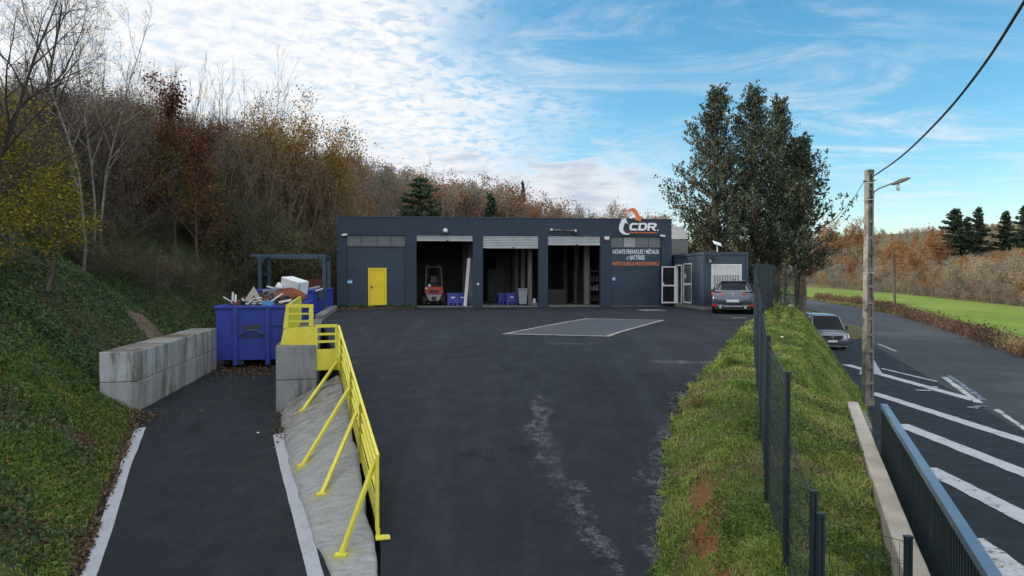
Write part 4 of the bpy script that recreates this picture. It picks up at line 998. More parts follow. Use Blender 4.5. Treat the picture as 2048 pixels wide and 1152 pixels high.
# ------------------------------------------------------------------ block walls
def block_wall(name, label, p0, d, nlen, blk, w, h, z0, courses, m, group=None, side=-1):
    d = Vector((d[0], d[1], 0)).normalized(); rz = math.atan2(d.y, d.x)
    t = thing(name, label, 'wall', (p0[0], p0[1], z0), rz, group)
    for c in range(courses):
        x = 0.0; k = 0; total = nlen*blk
        while x < total-0.05:
            L = blk*0.5 if (c % 2 == 1 and k == 0) else blk
            L = min(L, total-x)
            jx = random.uniform(-0.006, 0.006)
            b = MB(); b.box(x+0.006, x+L-0.006, jx+(0 if side > 0 else -w), jx+(w if side > 0 else 0), c*h+0.004, (c+1)*h-0.004)
            b.build('block', m, t, bevel=0.015); x += L; k += 1
    return t
def streaky(name, c1, c2, dark):
    m = bpy.data.materials.new(name); nt = NT(m); g = pos_out(nt, 'World')
    oi = nt.new('ShaderNodeObjectInfo')
    a = nt.noise(g, 1.8, 6, 0.65)
    mp = nt.new('ShaderNodeMapping'); nt.l.new(g, mp.inputs[0]); mp.inputs['Scale'].default_value = (1.6, 1.6, 0.22)
    s = nt.noise(mp.outputs[0], 1.3, 7, 0.75); f = nt.noise(g, 35, 3, 0.7)
    col = nt.mix(nt.rng(a, 0.3, 0.7), c1, c2)
    ge = nt.new('ShaderNodeNewGeometry'); sn = nt.new('ShaderNodeSeparateXYZ'); nt.l.new(ge.outputs['Normal'], sn.inputs[0])
    col = nt.mix(nt.math('MULTIPLY', nt.rng(s, 0.44, 0.62), 0.9), col, dark)
    col = nt.mix(nt.math('MULTIPLY', nt.rng(sn.outputs[2], 0.6, 0.9), nt.rng(a, 0.3, 0.6, 0.55, 0.95)), col, (0.10, 0.08, 0.05))
    col = nt.mix(nt.math('MULTIPLY', oi.outputs['Random'], 0.7), col, c2)
    nt.out(col, 0.92, 0, f, 0.35, 0.02, 0.3); return m
M_blk = streaky('stained_concrete', (0.47, 0.49, 0.50), (0.35, 0.355, 0.35), (0.095, 0.08, 0.052))
M_blk2 = streaky('stained_concrete_wall', (0.29, 0.30, 0.31), (0.21, 0.215, 0.22), (0.075, 0.066, 0.05))
# left wall: two courses from d=16 to 23.6; visible right face and near end face
near = Vector((-8.59, 16.0, 0)); far = Vector((-9.96, 23.6, 0)); dd = (far-near)
block_wall('block_wall', 'pale stained concrete block wall along the foot of the grassy bank', near, dd, 5, dd.length/5, 0.80, 0.70, -1.58, 2, M_blk, side=1)
# right wall that carries the yellow barrier, running back beside the skip
near = Vector((-4.56, 16.3, 0)); far = Vector((-7.25, 26.7, 0)); dd2 = far-near
block_wall('block_wall', 'grey concrete block wall with a brown stain under the yellow barrier', near, dd2, 7, dd2.length/7, 0.90, 0.80, -1.66, 2, M_blk2, side=1)
# kerb beside the skips up to the workshop
b = MB(); b.bar((-7.35, 26.7, -0.05), (-8.75, 34.4, 0.0), 0.35, 0.30); o = b.build('kerb', M_kerb, bevel=0.02); tag(o, 'low concrete kerb between the yard and the far blue skip', 'kerb')

# ------------------------------------------------------------------ skips
def skip(label, front_l, front_r, length, zb, zt, dirv, open_h=0.0, ribs=5, name='waste_skip', mt=None, wheels=True):
    fl, fr = Vector(front_l), Vector(front_r); w = (fr-fl).length; ax = (fr-fl).normalized(); rz = math.atan2(dirv[1], dirv[0])-R(90)
    mt = mt or M_blue
    t = thing(name, label, 'skip', ((fl.x+fr.x)/2, (fl.y+fr.y)/2, zb), rz)
    H = zt-zb; e = 0.22; tk = 0.05; hw = w/2
    b = MB(); b.box(-hw, hw, 0, tk, e, H-0.10); b.build('front_panel', mt, t)
    b = MB(); b.box(-hw, hw, length-tk, length, e, H-0.1); b.build('rear_panel', mt, t)
    for sx in (-1, 1):
        x0, x1 = (sx*hw, sx*(hw-tk)); b = MB(); b.box(min(x0, x1), max(x0, x1), tk, length-tk, e, H-0.1); side = b.build('side_panel', mt, t)
        rb = MB()
        for i in range(ribs):
            y = length*(i+0.5)/ribs; rb.box(min(sx*hw, sx*(hw+0.09)), max(sx*hw, sx*(hw+0.09)), y-0.06, y+0.06, e, H-0.13)
        rb.build('rib', mt, side)
    MB().box(-hw+tk, hw-tk, tk, length-tk, e, e+0.05).build('floor_plate', mt, t)
    b = MB()
    b.box(-hw-0.06, hw+0.06, -0.06, 0.08, H-0.098, H); b.box(-hw-0.06, hw+0.06, length-0.08, length+0.06, H-0.098, H)
    b.box(-hw-0.06, -hw+0.08, 0.08, length-0.08, H-0.098, H); b.box(hw-0.08, hw+0.06, 0.08, length-0.08, H-0.098, H)
    b.build('rim', mt, t, bevel=0.012)
    for sx in (-0.24, 0.18):
        b = MB(); b.box(sx*w-0.09, sx*w+0.07, -0.10, -0.001, e-0.18, H-0.10); b.build('upright', mt, t, bevel=0.01)
    for sx in (-0.45, 0.45):
        b = MB(); b.box(sx-0.09, sx+0.09, 0.05, length-0.1, 0.06, e-0.002); b.build('runner', M_steelb, t)
        if wheels:
            b = MB(); b.lathe((sx*2.1-0.1, 0.25, 0.10), [(0.03, 0), (0.10, 0), (0.10, 0.2), (0.03, 0.2)], 14, 'x'); b.build('roller', M_black, t)
    return t, w, H
d1 = Vector((-1.0, 6.0, 0)).normalized()
fl, fr = D(436, 700, 23.8), D(582, 700, 23.8); fl.z = fr.z = 0
S1, SW, SH = skip('blue roll-off skip heaped with scrap at the end of the lane', fl, fr, 5.6, -1.50, 0.56, d1, ribs=6)
# worn hook bar and dents on its front
b = MB(); b.tube([(-0.48, -0.03, 1.05), (-0.20, -0.12, 1.22), (0.04, -0.12, 1.22), (0.34, -0.03, 1.05)], 0.035, 8); b.build('hook_bar', M_steelb, S1)
b = MB(); b.box(-0.50, 0.34, -0.012, -0.001, 0.98, 1.05); b.box(-0.40, 0.25, -0.010, -0.001, 1.25, 1.42); b.build('scraped_band', mat('scraped_steel', (0.05, 0.07, 0.10), (0.03, 0.04, 0.06), 6, 0.6, c3=(0.03, 0.06, 0.25), s3=5), S1)
b = MB(); b.box(0.54, 1.16, -0.04, -0.001, 0.9, 0.94); b.box(0.54, 1.16, -0.04, -0.001, 1.36, 1.40); b.build('hinge_bar', M_blue, S1)
# second, taller skip under the steel frame
f2l, f2r = D(486, 600, 29.9), D(616, 600, 29.2); f2l.z = f2r.z = 0
f2r = Vector((-8.38, 29.5, 0)); f2l = f2r + Vector((-2.42, -0.40, 0))
S2, SW2, SH2 = skip('far blue ribbed skip with a rusty back wall under the steel frame', f2l, f2r, 5.2, -1.40, 1.02, Vector((-0.10, 1, 0)), ribs=7, wheels=False)
b = MB(); b.box(-SW2/2+0.06, SW2/2-0.06, 5.05, 5.10, 0.4, SH2+0.42); b.build('rusty_back_wall', M_rustd, S2)
MB().box(-SW2/2+0.06, SW2/2-0.06, 0.06, 5.0, 0.3, SH2-0.5).build('scrap_fill', M_rustd, S2)

# ------------------------------------------------------------------ scrap lying in the skips (each piece a thing)
def scrap(name, label, cat, px, py, d, builder):
    p = D(px, py, d); t = thing(name, label, cat, p); builder(t); return t
def b_fridge(t):
    M = Matrix.Rotation(R(15), 3, 'Y') @ Matrix.Rotation(R(-28), 3, 'Z') @ Matrix.Rotation(R(10), 3, 'X')
    b = MB(); b.obox((0, 0, 0), 0.86, 0.58, 0.52, M); b.build('cabinet', M_white, t, bevel=0.02)
    b = MB(); b.obox(M @ Vector((0.45, 0, 0)), 0.05, 0.57, 0.50, M); b.build('door', M_whitepl, t, bevel=0.01)
    b = MB(); b.obox(M @ Vector((0.485, -0.2, 0.05)), 0.025, 0.03, 0.24, M); b.build('handle', M_grey, t)
scrap('refrigerator', 'white refrigerator lying on its side on top of the scrap', 'refrigerator', 588, 571, 27.0, b_fridge)
def b_panel(t):
    b = MB(); pts = [(-0.55, -0.20), (-0.48, 0.06), (-0.30, 0.19), (0.0, 0.24), (0.25, 0.17), (0.50, 0.02), (0.62, -0.12), (0.35, -0.24), (0.10, -0.22), (-0.05, -0.08), (-0.25, -0.06), (-0.40, -0.22)]
    b.prism(pts, lambda x, z, q: (x, q+0.35*z+0.12*math.sin(x*4), z), -0.02, 0.02); b.build('sheet', M_rust, t)
    b = MB(); b.bar((-0.62, -0.05, -0.24), (0.36, -0.02, -0.12), 0.04); b.build('edge_rail', M_rust, t)
scrap('car_panel', 'rusty brown curved car panel below the refrigerator', 'scrap panel', 580, 588, 25.6, b_panel)
def b_tri(t):
    b = MB(); b.prism([(-0.34, -0.28), (-0.02, 0.28), (0.30, -0.20), (0.20, -0.24), (0.02, -0.02), (-0.08, -0.26)], lambda x, z, q: (x, q+0.3*z, z), -0.025, 0.025); b.build('board', mat('beige_board', (0.42, 0.39, 0.32), (0.34, 0.31, 0.25), 3, 0.8), t)
scrap('broken_board', 'beige triangular broken board standing up in the skip', 'board', 507, 589, 24.8, b_tri)
def b_bars(pts, w, m, nm):
    def f(t):
        b = MB()
        for p, q in pts: b.bar(p, q, w, w*0.6)
        b.build(nm, m, t)
    return f
scrap('metal_profile', 'white metal strip sticking out at the left corner of the skip', 'scrap profile', 458, 602, 24.1, b_bars([((-0.2, 0, 0.14), (0.12, 0.1, -0.06))], 0.06, M_white, 'profile'))
scrap('metal_profile', 'pale upright window profile beside the left skip corner', 'scrap profile', 467, 597, 24.0, b_bars([((-0.03, 0, -0.16), (-0.03, 0.03, 0.22)), ((0.06, 0, -0.16), (0.06, 0.05, 0.14))], 0.06, M_whitepl, 'profile'))
scrap('window_frame', 'white bent window frame hooked over the skip rim', 'frame', 492, 602, 24.2, b_bars([((-0.14, 0, 0.10), (0.04, 0, -0.12)), ((0.04, 0, -0.12), (0.24, 0.05, 0.08)), ((0.24, 0.05, 0.08), (0.50, 0.15, 0.12)), ((0.20, 0.1, -0.02), (0.50, 0.2, 0.0)), ((0.16, 0.1, -0.08), (0.5, 0.2, -0.08))], 0.055, M_white, 'profile'))
scrap('metal_profile', 'long pale strip leaning up against the rusty panel', 'scrap profile', 547, 597, 24.5, b_bars([((-0.18, 0, -0.16), (0.18, 0.4, 0.16))], 0.055, M_whitepl, 'profile'))
scrap('metal_profile', 'white plank end poking out left of the refrigerator', 'scrap profile', 544, 576, 26.5, b_bars([((-0.20, 0, 0.06), (0.16, 0.3, -0.05))], 0.09, M_white, 'profile'))
scrap('white_bag', 'crumpled white bag left of the refrigerator', 'bag', 558, 573, 26.6, lambda t: MB().lathe((0, 0, -0.1), [(0.10, 0), (0.15, 0.06), (0.12, 0.15), (0.05, 0.24), (0.01, 0.26)], 7).build('bag', M_whitepl, t))
def b_roll(t):
    b = MB(); b.tube([(-0.24, 0, -0.05), (0.16, 0.12, 0.02)], 0.06, 10); b.tube([(-0.2, 0.1, -0.12), (0.22, 0.2, -0.04)], 0.05, 10); b.build('tube', M_galv, t)
scrap('metal_tube', 'two short galvanised tubes lying at the skip right rim', 'tube', 572, 603, 24.3, b_roll)
scrap('copper_offcut', 'short upright copper-coloured offcut in the front of the skip', 'scrap', 527, 603, 24.1, b_bars([((0, 0, -0.14), (0.0, 0, 0.16)), ((-0.06, 0.05, -0.1), (0.2, 0.06, 0.02))], 0.06, M_rust, 'offcut'))
scrap('metal_profile', 'tangle of brown bars between the white frame and the rusty panel', 'scrap profile', 522, 598, 24.9, b_bars([((-0.35, 0, 0.04), (0.35, 0.1, 0.02)), ((-0.3, 0.1, -0.05), (0.3, 0.2, 0.05)), ((-0.2, 0, -0.1), (0.1, 0.3, 0.1)), ((0.0, 0.2, 0.12), (0.34, 0.3, 0.08))], 0.05, mat('brown_bar', (0.20, 0.12, 0.08), (0.14, 0.085, 0.06), 3, 0.8), 'bar'))
scrap('blue_crate', 'pale blue plastic scrap at the front edge of the skip', 'scrap', 535, 606, 24.05, lambda t: MB().box(-0.2, 0.16, 0, 0.2, -0.1, 0.07).build('crate', M_signblue, t))
scrap('grey_box', 'grey cabinet beside the far skip behind the beige board', 'box', 540, 584, 27.4, lambda t: MB().box(-0.3, 0.2, 0, 0.4, -0.25, 0.1).build('cabinet', M_grey, t, bevel=0.01))
scrap('engine_block', 'dark greenish engine part on top of the far skip', 'scrap', 628, 583, 29.9, lambda t: (MB().box(-0.32, 0.3, 0, 0.4, -0.3, 0.12).build('block', M_steelb, t, bevel=0.04), MB().tube([(-0.2, 0.1, 0.1), (0.2, 0.15, 0.2)], 0.06, 8).build('pipe', M_grey, t)))
scrap('metal_profile', 'short white offcut on the right rim of the far skip', 'scrap profile', 633, 581, 29.7, b_bars([((-0.14, 0, -0.05), (0.2, 0.2, 0.08))], 0.07, M_white, 'offcut'))
# heap that carries them
def heap(name, label, root, hw, y0, y1, z0, amp, m):
    n, k = 26, 14; rows = []
    for i in range(n):
        r = []
        for j in range(k):
            x = -hw+2*hw*j/(k-1); y = y0+(y1-y0)*i/(n-1)
            z = z0 + amp*math.sin(math.pi*i/(n-1))*math.sin(math.pi*j/(k-1)) + random.uniform(-.07, .07)
            r.append((x, y, z))
        rows.append(r)
    mb = MB(); mb.grid(rows); o = mb.build(name, m); o.matrix_basis = root.matrix_basis.copy(); tag(o, label, 'scrap heap'); o['kind'] = 'stuff'; return o
M_heap = mat('mixed_scrap', (0.10, 0.075, 0.06), (0.05, 0.05, 0.055), 5, 0.8, c3=(0.26, 0.24, 0.22), s3=7.0, t3=(0.55, 0.65))
def heap_bits(root, hw, y0, y1, z0, n):
    gg = random.Random(3); bs = []
    for k in range(4): bs.append(MB())
    for i in range(n):
        x, y = gg.uniform(-hw, hw), gg.uniform(y0, y1); z = z0+0.38*math.sin(math.pi*(y-y0)/(y1-y0))*math.sin(math.pi*(x+hw)/(2*hw))+gg.uniform(-.02, .10)
        a = gg.uniform(0, 6.28); L = gg.uniform(0.10, 0.45); t_ = gg.uniform(-.5, .6); p = Vector((x, y, z)); d = Vector((math.cos(a)*math.cos(t_), math.sin(a)*math.cos(t_), math.sin(t_)))*L
        if x+abs(d.x) > hw or x-abs(d.x) < -hw: continue
        q = p+d; q.y = min(max(q.y, y0), y1)
        bs[i % 4].bar(p, q, gg.uniform(0.02, 0.16), gg.uniform(0.012, 0.05))
    return bs
for bb, mm in zip(heap_bits(S1, SW/2-0.10, 0.12, 5.4, SH-0.14, 420), (M_rust, M_kerb, M_steelb, M_rustd)):
    o = bb.build('scrap_pieces', mm); o.matrix_basis = S1.matrix_basis.copy(); tag(o, 'countless small rusty and grey offcuts strewn over the skip heap', 'scrap', None, 'stuff')
heap('scrap_heap', 'brown and grey heap of small scrap filling the front skip', S1, SW/2-0.07, 0.10, 5.5, SH-0.20, 0.42, M_heap)

# ------------------------------------------------------------------ steel frame over the skips
def frame_over():
    t = thing('steel_frame', 'blue-grey steel gantry frame standing over the far skip', 'frame', (0, 0, 0))
    fl = D(520, 560, 31.4); frr = D(648.5, 560, 31.8); bl = D(538.5, 560, 33.8); br = D(658, 560, 34.2)
    zt = D(600, 511, 31.6).z
    for p, zb in ((fl, -1.4), (frr, -0.05), (bl, -1.3), (br, -0.05)):
        b = MB(); b.box(p.x-0.065, p.x+0.065, p.y-0.065, p.y+0.065, zb, zt-0.06); b.build('post', M_steelb, t)
        b = MB(); b.box(p.x-0.13, p.x+0.13, p.y-0.13, p.y+0.13, zb-0.3, zb+0.02); b.build('base_plate', M_steelb, t)
    b = MB(); b.bar((fl.x-0.42, fl.y, zt), (frr.x+0.07, frr.y, zt), 0.13, 0.12); b.build('beam', M_steelb, t)
    b = MB(); b.bar((bl.x-0.42-0.2, bl.y, zt-0.02), (br.x+0.07, br.y, zt-0.02), 0.13, 0.12); b.build('beam', M_steelb, t)
    b = MB(); b.bar((frr.x, frr.y+0.07, zt), (br.x, br.y-0.07, zt-0.02), 0.12, 0.10); b.build('beam', M_steelb, t)
    b = MB(); b.bar((fl.x, fl.y+0.07, zt), (bl.x, bl.y-0.07, zt-0.02), 0.12, 0.10); b.build('beam', M_steelb, t)
    for p, s in ((fl, 1), (frr, -1)):
        b = MB(); b.bar((p.x+s*0.05, p.y, zt-0.30), (p.x+s*0.28, p.y, zt-0.06), 0.06); b.build('brace', M_steelb, t)
    b = MB(); b.bar((fl.x, fl.y, 1.7), (bl.x, bl.y, 1.7), 0.05); b.build('tie', M_steelb, t)
frame_over()

# ------------------------------------------------------------------ yellow guard rails
def panel_geo(P0, P1, zb0, zb1, zt0, zt1, kick=0.38, nrail=2, name=None, t=None, posts=1, seg=None, side=None, th=0.05):
    """guard panel from P0 to P1 (xy), bottom/top heights at each end: kick plate below, open rails above, flat-bar frame"""
    P0, P1 = Vector((*P0, 0)), Vector((*P1, 0))
    def q(u, v): p = P0+(P1-P0)*u; zb = zb0+(zb1-zb0)*u; zt = zt0+(zt1-zt0)*u; return Vector((p.x, p.y, zb+(zt-zb)*v))
    nrm = (P1-P0).cross(Vector((0, 0, 1))).normalized()
    b = MB(); b.add([q(0, 0)-nrm*0.004, q(1, 0)-nrm*0.004, q(1, kick)-nrm*0.004, q(0, kick)-nrm*0.004, q(0, 0)+nrm*0.004, q(1, 0)+nrm*0.004, q(1, kick)+nrm*0.004, q(0, kick)+nrm*0.004],
              [(0,3,2,1),(4,5,6,7),(0,1,5,4),(1,2,6,5),(2,3,7,6),(3,0,4,7)]); b.build('kick_plate', M_yrail, t)
    b = MB(); b.bar(q(0, 0.985), q(1, 0.985), th*0.9, th); b.build('top_rail', M_yrail, t)
    for i in range(nrail):
        v = kick+(0.97-kick)*(i+1)/(nrail+1); b = MB(); b.bar(q(0, v), q(1, v), th*0.8, th*0.75); b.build('mid_rail', M_yrail, t)
    for i in range(posts+1):
        u = i/posts; b = MB(); w = th*1.3
        a, c = q(u, 0.0), q(u, 0.96); b.bar(a+nrm*0.012, c+nrm*0.012, th*1.5, th, up=nrm); b.build('post', M_yrail, t)
    return q, nrm
# long sloping rail, in joined bays following the ramp
RA = D(756, 1060, 9.9); RB = D(677.5, 740, 16.5)
t = thing('guard_rail', 'long yellow guard rail with diagonal braces down the edge of the ramp', 'guard rail', (0, 0, 0))
us = [0.0, 0.14, 0.46, 0.70, 1.0]          # joints from far to near, where the braces stand
tops = [(677.5, 650), None, None, None, (754.5, 911)]
def rail_pt(u): x = RB.x+(RA.x-RB.x)*u; y = RB.y+(RA.y-RB.y)*u; return x, y
zt_far, zt_near = D(677.5, 651, 16.5).z, D(754.5, 911, 9.9).z
zb_far, zb_near = RB.z+0.05, RA.z
def rz_t(u): return zt_far+(zt_near-zt_far)*u - 0.10*math.sin(math.pi*u)*0
def rz_b(u): return zb_far+(zb_near-zb_far)*u
for a, c in zip(us[:-1], us[1:]):
    panel_geo(rail_pt(a), rail_pt(c), rz_b(a)+0.0, rz_b(c)+0.0, rz_t(a), rz_t(c), 0.30, 3, t=t, posts=1)
for (tx, ty, u), (fx_, fy_) in zip([(676, 722, 0.0), (704, 773, 0.46), (721, 826, 0.62), (751, 924, 0.985)], [(603, 820), (600, 931), (643, 991), (684, 1106)]):
    x, y = rail_pt(u); top = D(tx, ty, y); top.x = x-0.03
    d = y-0.35*(1.0 if u < 0.9 else 0.4); foot = D(fx_, fy_, d)
    foot = Vector(FEET[[820, 931, 991, 1106].index(fy_)])
    b = MB(); b.bar(top, foot, 0.06, 0.05); br = b.build('brace', M_yrail, t)
    b = MB(); b.box(foot.x-0.08, foot.x+0.08, foot.y-0.06, foot.y+0.06, foot.z-0.35, foot.z+0.012); b.build('foot_plate', M_yrail, br)
e = D(757, 1078, 9.85); b = MB(); b.obox((e.x+0.06, e.y, yard_z(9.85)+0.012), 0.20, 0.16, 0.02, Matrix.Rotation(R(14), 3, 'Z')); b.build('foot_plate', M_yrail, t)
b = MB(); b.bar((RA.x, RA.y, yard_z(9.9)-0.02), (RA.x, RA.y, zb_near+0.02), 0.05); b.build('post', M_yrail, t)
# end panel across the bank top
t = thing('guard_rail', 'short yellow guard panel with three openings closing the rail top end', 'guard rail', (0, 0, 0))
a = D(631, 740, 16.42); c = D(675, 740, 16.5)
panel_geo((a.x, a.y), (c.x, c.y), D(631, 741, 16.42).z, D(675, 739, 16.5).z, D(631, 651, 16.42).z, D(675, 650, 16.5).z, 0.47, 2, t=t, posts=1, th=0.07)
# barrier on the block wall: front panel with a raked left edge and a long side panel over the skip
t = thing('guard_rail', 'yellow barrier on top of the concrete block wall beside the skip', 'guard rail', (0, 0, 0))
dF = 16.36
def fp(px, py): return D(px, py, dF)
def poly_panel(pts, name, th=0.03, m=M_yrail, parent=t):
    b = MB(); P = [fp(*p) for p in pts]; n = len(P)
    vs = [(p.x, p.y-th/2, p.z) for p in P]+[(p.x, p.y+th/2, p.z) for p in P]
    b.add(vs, [tuple(range(n)), tuple(range(2*n-1, n-1, -1))]+[(i, n+i, n+(i+1) % n, (i+1) % n) for i in range(n)]); return b.build(name, m, parent)
poly_panel([(559, 699), (577, 699), (577, 690.5), (629, 690.5), (629, 652), (568, 657)], 'kick_plate')
poly_panel([(566.5, 656), (577, 656), (579, 613), (573, 611)], 'post', 0.05)
poly_panel([(618.5, 652), (627, 652), (626, 611), (618.5, 611)], 'post', 0.05)
poly_panel([(572, 615), (627, 615), (626, 608.5), (573, 608.5)], 'top_rail', 0.056)
poly_panel([(577, 629), (619, 629), (619, 626), (577, 626)], 'mid_rail', 0.035)
poly_panel([(577, 644), (619, 644), (619, 641), (577, 641)], 'mid_rail', 0.035)
a = fp(574, 611); zt_ = a.z
sp0 = (a.x, dF+0.05); sp1 = (-7.35, 24.3)
panel_geo(sp0, sp1, -0.05, -0.05, zt_, zt_, 0.92, 1, t=t, posts=6)

# ------------------------------------------------------------------ weighbridge in the yard
t = thing('weighbridge', 'grey weighbridge deck with a pale concrete border set in the asphalt', 'weighbridge', (0, 0, 0))
qd = [yard_pt(1003, 669), yard_pt(1219, 674), yard_pt(1331, 641), yard_pt(1174, 637.5)]
def quad_pt(u, v): p = qd[0]*(1-u)*(1-v)+qd[1]*u*(1-v)+qd[2]*u*v+qd[3]*(1-u)*v; return p
def plate(u0, u1, v0, v1, off, n=6):
    rows = []
    for i in range(n+1):
        r = []
        for j in range(n+1):
            p = quad_pt(u0+(u1-u0)*j/n, v0+(v1-v0)*i/n); r.append((p.x, p.y, yard_z(p.y)+off))
        rows.append(r)
    return rows
ew, ev = 0.045, 0.022
M_deck = mat('weighbridge_deck', (0.050, 0.056, 0.068), (0.040, 0.045, 0.055), 1.2, 0.7, c3=(0.068, 0.073, 0.082), s3=0.6)
M_wbb = mat('weighbridge_border', (0.34, 0.31, 0.285), (0.25, 0.225, 0.205), 3, 0.85, c3=(0.13, 0.12, 0.11), s3=2.0)
MB().grid(plate(ew, 1-ew, ev, 1-ev, 0.012)).build('deck', M_deck, t)
MB().grid(plate(0, 1, 0, ev, 0.016)).build('border', M_wbb, t); MB().grid(plate(0, 1, 1-ev, 1, 0.016)).build('border', M_wbb, t)
MB().grid(plate(0, ew, ev, 1-ev, 0.016)).build('border', M_wbb, t); MB().grid(plate(1-ew, 1, ev, 1-ev, 0.016)).build('border', M_wbb, t)
p = yard_pt(1303, 621); b = MB(); b.obox((p.x, p.y, yard_z(p.y)+0.01), 1.1, 0.9, 0.03, Matrix.Rotation(0.3, 3, 'Z')); o = b.build('manhole_slab', M_kerb, bevel=0.01); tag(o, 'pale manhole slab in the asphalt near the cabin door', 'manhole')
p = yard_pt(1477, 636); q2 = yard_pt(1488, 636); b = MB(); b.grid([[(p.x-0.28, p.y-0.1, yard_z(p.y)+0.006), (p.x+0.32, p.y-0.1, yard_z(p.y)+0.006)], [(p.x-0.28, p.y+0.05, yard_z(p.y)+0.006), (p.x+0.32, p.y+0.05, yard_z(p.y)+0.006)]]); o = b.build('road_marking', M_rpw); tag(o, 'short pale dash on the yard behind the parked hatchback', 'road marking')

# ------------------------------------------------------------------ wire-panel fence along the bank
def wire_panel(p, q, z0a, z0b, h, parent, m=M_fence, dv=0.055, r=0.0022, fold=True):
    """welded mesh panel between two posts; sloping foot; wires as square bars merged in one mesh"""
    p, q = Vector((*p, 0)), Vector((*q, 0)); L = (q-p).length; V = []; Fc = []
    b = MB(); n = int(L/dv)
    def at(u, v): w = p+(q-p)*u; return Vector((w.x, w.y, z0a+(z0b-z0a)*u+0.05+(h-0.05)*v))
    d = (q-p).normalized(); nrm = Vector((-d.y, d.x, 0))
    for i in range(1, n):
        u = i/n; b.bar(at(u, 0), at(u, 1), 2*r, 2*r, up=nrm)
    nh = max(3, int(h/0.2))
    for j in range(nh+1):
        v = j/nh
        b.bar(at(0.012, v)+nrm*0.006, at(0.988, v)+nrm*0.006, 2.4*r, 2.4*r)
        b.bar(at(0.012, min(1, v+0.02))-nrm*0.006, at(0.988, min(1, v+0.02))-nrm*0.006, 2.4*r, 2.4*r)
    for v in (0.06, 0.36, 0.66, 0.96) if fold else ():       # pressed folds
        b.bar(at(0.01, v)+nrm*0.012, at(0.99, v)+nrm*0.012, 0.004, 0.012)
    return b.build('wire_panel', m, parent)
def fpost(p, z0, h, parent, m=M_fence):
    b = MB(); w, dpt = 0.06, 0.045
    pr = [(-w/2, -dpt/2), (-0.010, -dpt/2), (-0.010, -dpt/4), (0.010, -dpt/4), (0.010, -dpt/2), (w/2, -dpt/2), (w/2, dpt/2), (0.010, dpt/2), (0.010, dpt/4), (-0.010, dpt/4), (-0.010, dpt/2), (-w/2, dpt/2)]
    b.prism(pr, lambda x, y, z: (p[0]+x, p[1]+y, z), z0-0.3, z0+h); po = b.build('post', m, parent)
    MB().box(p[0]-w/2-0.004, p[0]+w/2+0.004, p[1]-dpt/2-0.004, p[1]+dpt/2+0.004, z0+h, z0+h+0.02).build('cap', m, po)
    return po
t = thing('wire_fence', 'tall dark wire-mesh fence along the top of the grass bank', 'fence', (0, 0, 0))
FH = 2.12
for i, p in enumerate(FENCE):
    fpost(p, FZ(p[1]), FH, t)
    if i:
        a = FENCE[i-1]; za, zb = FZ(a[1]), FZ(p[1]); wire_panel(a, p, za, zb, FH-0.05, t, r=0.0022 if p[1] < 18 else 0.0035)
t = thing('wire_fence', 'far dark fence posts and mesh under the tall conifers', 'fence', (0, 0, 0))
PF = [(12.5, 33.6), (13.9, 35.6), (15.3, 37.8), (16.75, 41.2)]
for i, p in enumerate(PF):
    fpost(p, 0.02, 2.1, t)
    if i: wire_panel(PF[i-1], p, 0.02, 0.02, 2.05, t, r=0.003, dv=0.1)
t = thing('wire_fence', 'low wire fence with three short posts near the gate', 'fence', (0, 0, 0))
NP = [D(1628, 985, 6.25), D(1641.5, 1030, 6.0), D(1816.5, 1076, 6.15)]
fpost((NP[0].x, NP[0].y), NP[0].z-1.7, 1.7, t); fpost((NP[1].x, NP[1].y), NP[1].z-1.5, 1.5, t); fpost((NP[2].x, NP[2].y), NP[2].z-1.5, 1.5, t)
wire_panel((FENCE[0][0], FENCE[0][1]), (NP[0].x, NP[0].y), -1.75, NP[0].z-1.62, 1.55, t, r=0.0014)
wire_panel((NP[1].x, NP[1].y), (NP[2].x, NP[2].y), NP[1].z-1.5, NP[2].z-1.5, 1.46, t, dv=0.08, r=0.0013, fold=False)

# ------------------------------------------------------------------ low pale wall and sliding gate
b = MB(); yw = list(np.arange(3.2, 16.4, 0.6)); rows = []
for y in yw:
    c = WALLX(y); w = 0.125
    jl, jr = random.uniform(-.006, .006), random.uniform(-.006, .006)
    rows.append([(c-w+jl, y, -2.9), (c-w+jl, y, -1.3+random.uniform(-.004, .004)), (c+w+jr, y, -1.3+random.uniform(-.004, .004)), (c+w+jr, y, -2.9)])
b.grid(rows); n = len(yw)
b.f.append((0, 1, 2, 3)); b.f.append(tuple((n-1)*4+k for k in (3, 2, 1, 0)))
t = thing('low_wall', 'low pale concrete wall between the grass bank and the gate', 'wall', (0, 0, 0)); b.build('coping', M_lowwall, t, bevel=0.012)
b = MB(); b.bar((WALLX(13.5)+0.20, 13.5, -2.0), (WALLX(15.2)+0.20, 15.2, -2.0), 0.06, 1.2); b.build('side_slab', M_kerb, t)
t = thing('sliding_gate', 'dark sliding gate of close upright slats with a light blue top rail', 'gate', (0, 0, 0))
g0 = D(1781, 813, 12.0); g1 = Vector((2.05, 1.5, 0)); gx = lambda y: 5.2+(y-9.9)*0.415+0.32
gz0, gz1 = -2.45, -0.70
def gp(y, z, o=0.0): return Vector((gx(y)+o, y, z))
b = MB(); b.bar(gp(12.0, gz1), gp(2.4, gz1), 0.10, 0.08); b.build('top_rail', M_gatetop, t)
b = MB(); b.bar(gp(12.0, gz0+0.06), gp(2.4, gz0+0.06), 0.10, 0.12); b.build('bottom_rail', M_gate, t)
for y in (12.0, 7.35, 2.4):
    b = MB(); b.bar(gp(y-0.03*(y > 11)+0.03*(y < 3), gz0+0.12), gp(y-0.03*(y > 11)+0.03*(y < 3), gz1-0.04), 0.07, 0.06); b.build('post', M_gate, t)
b = MB(); n = 88
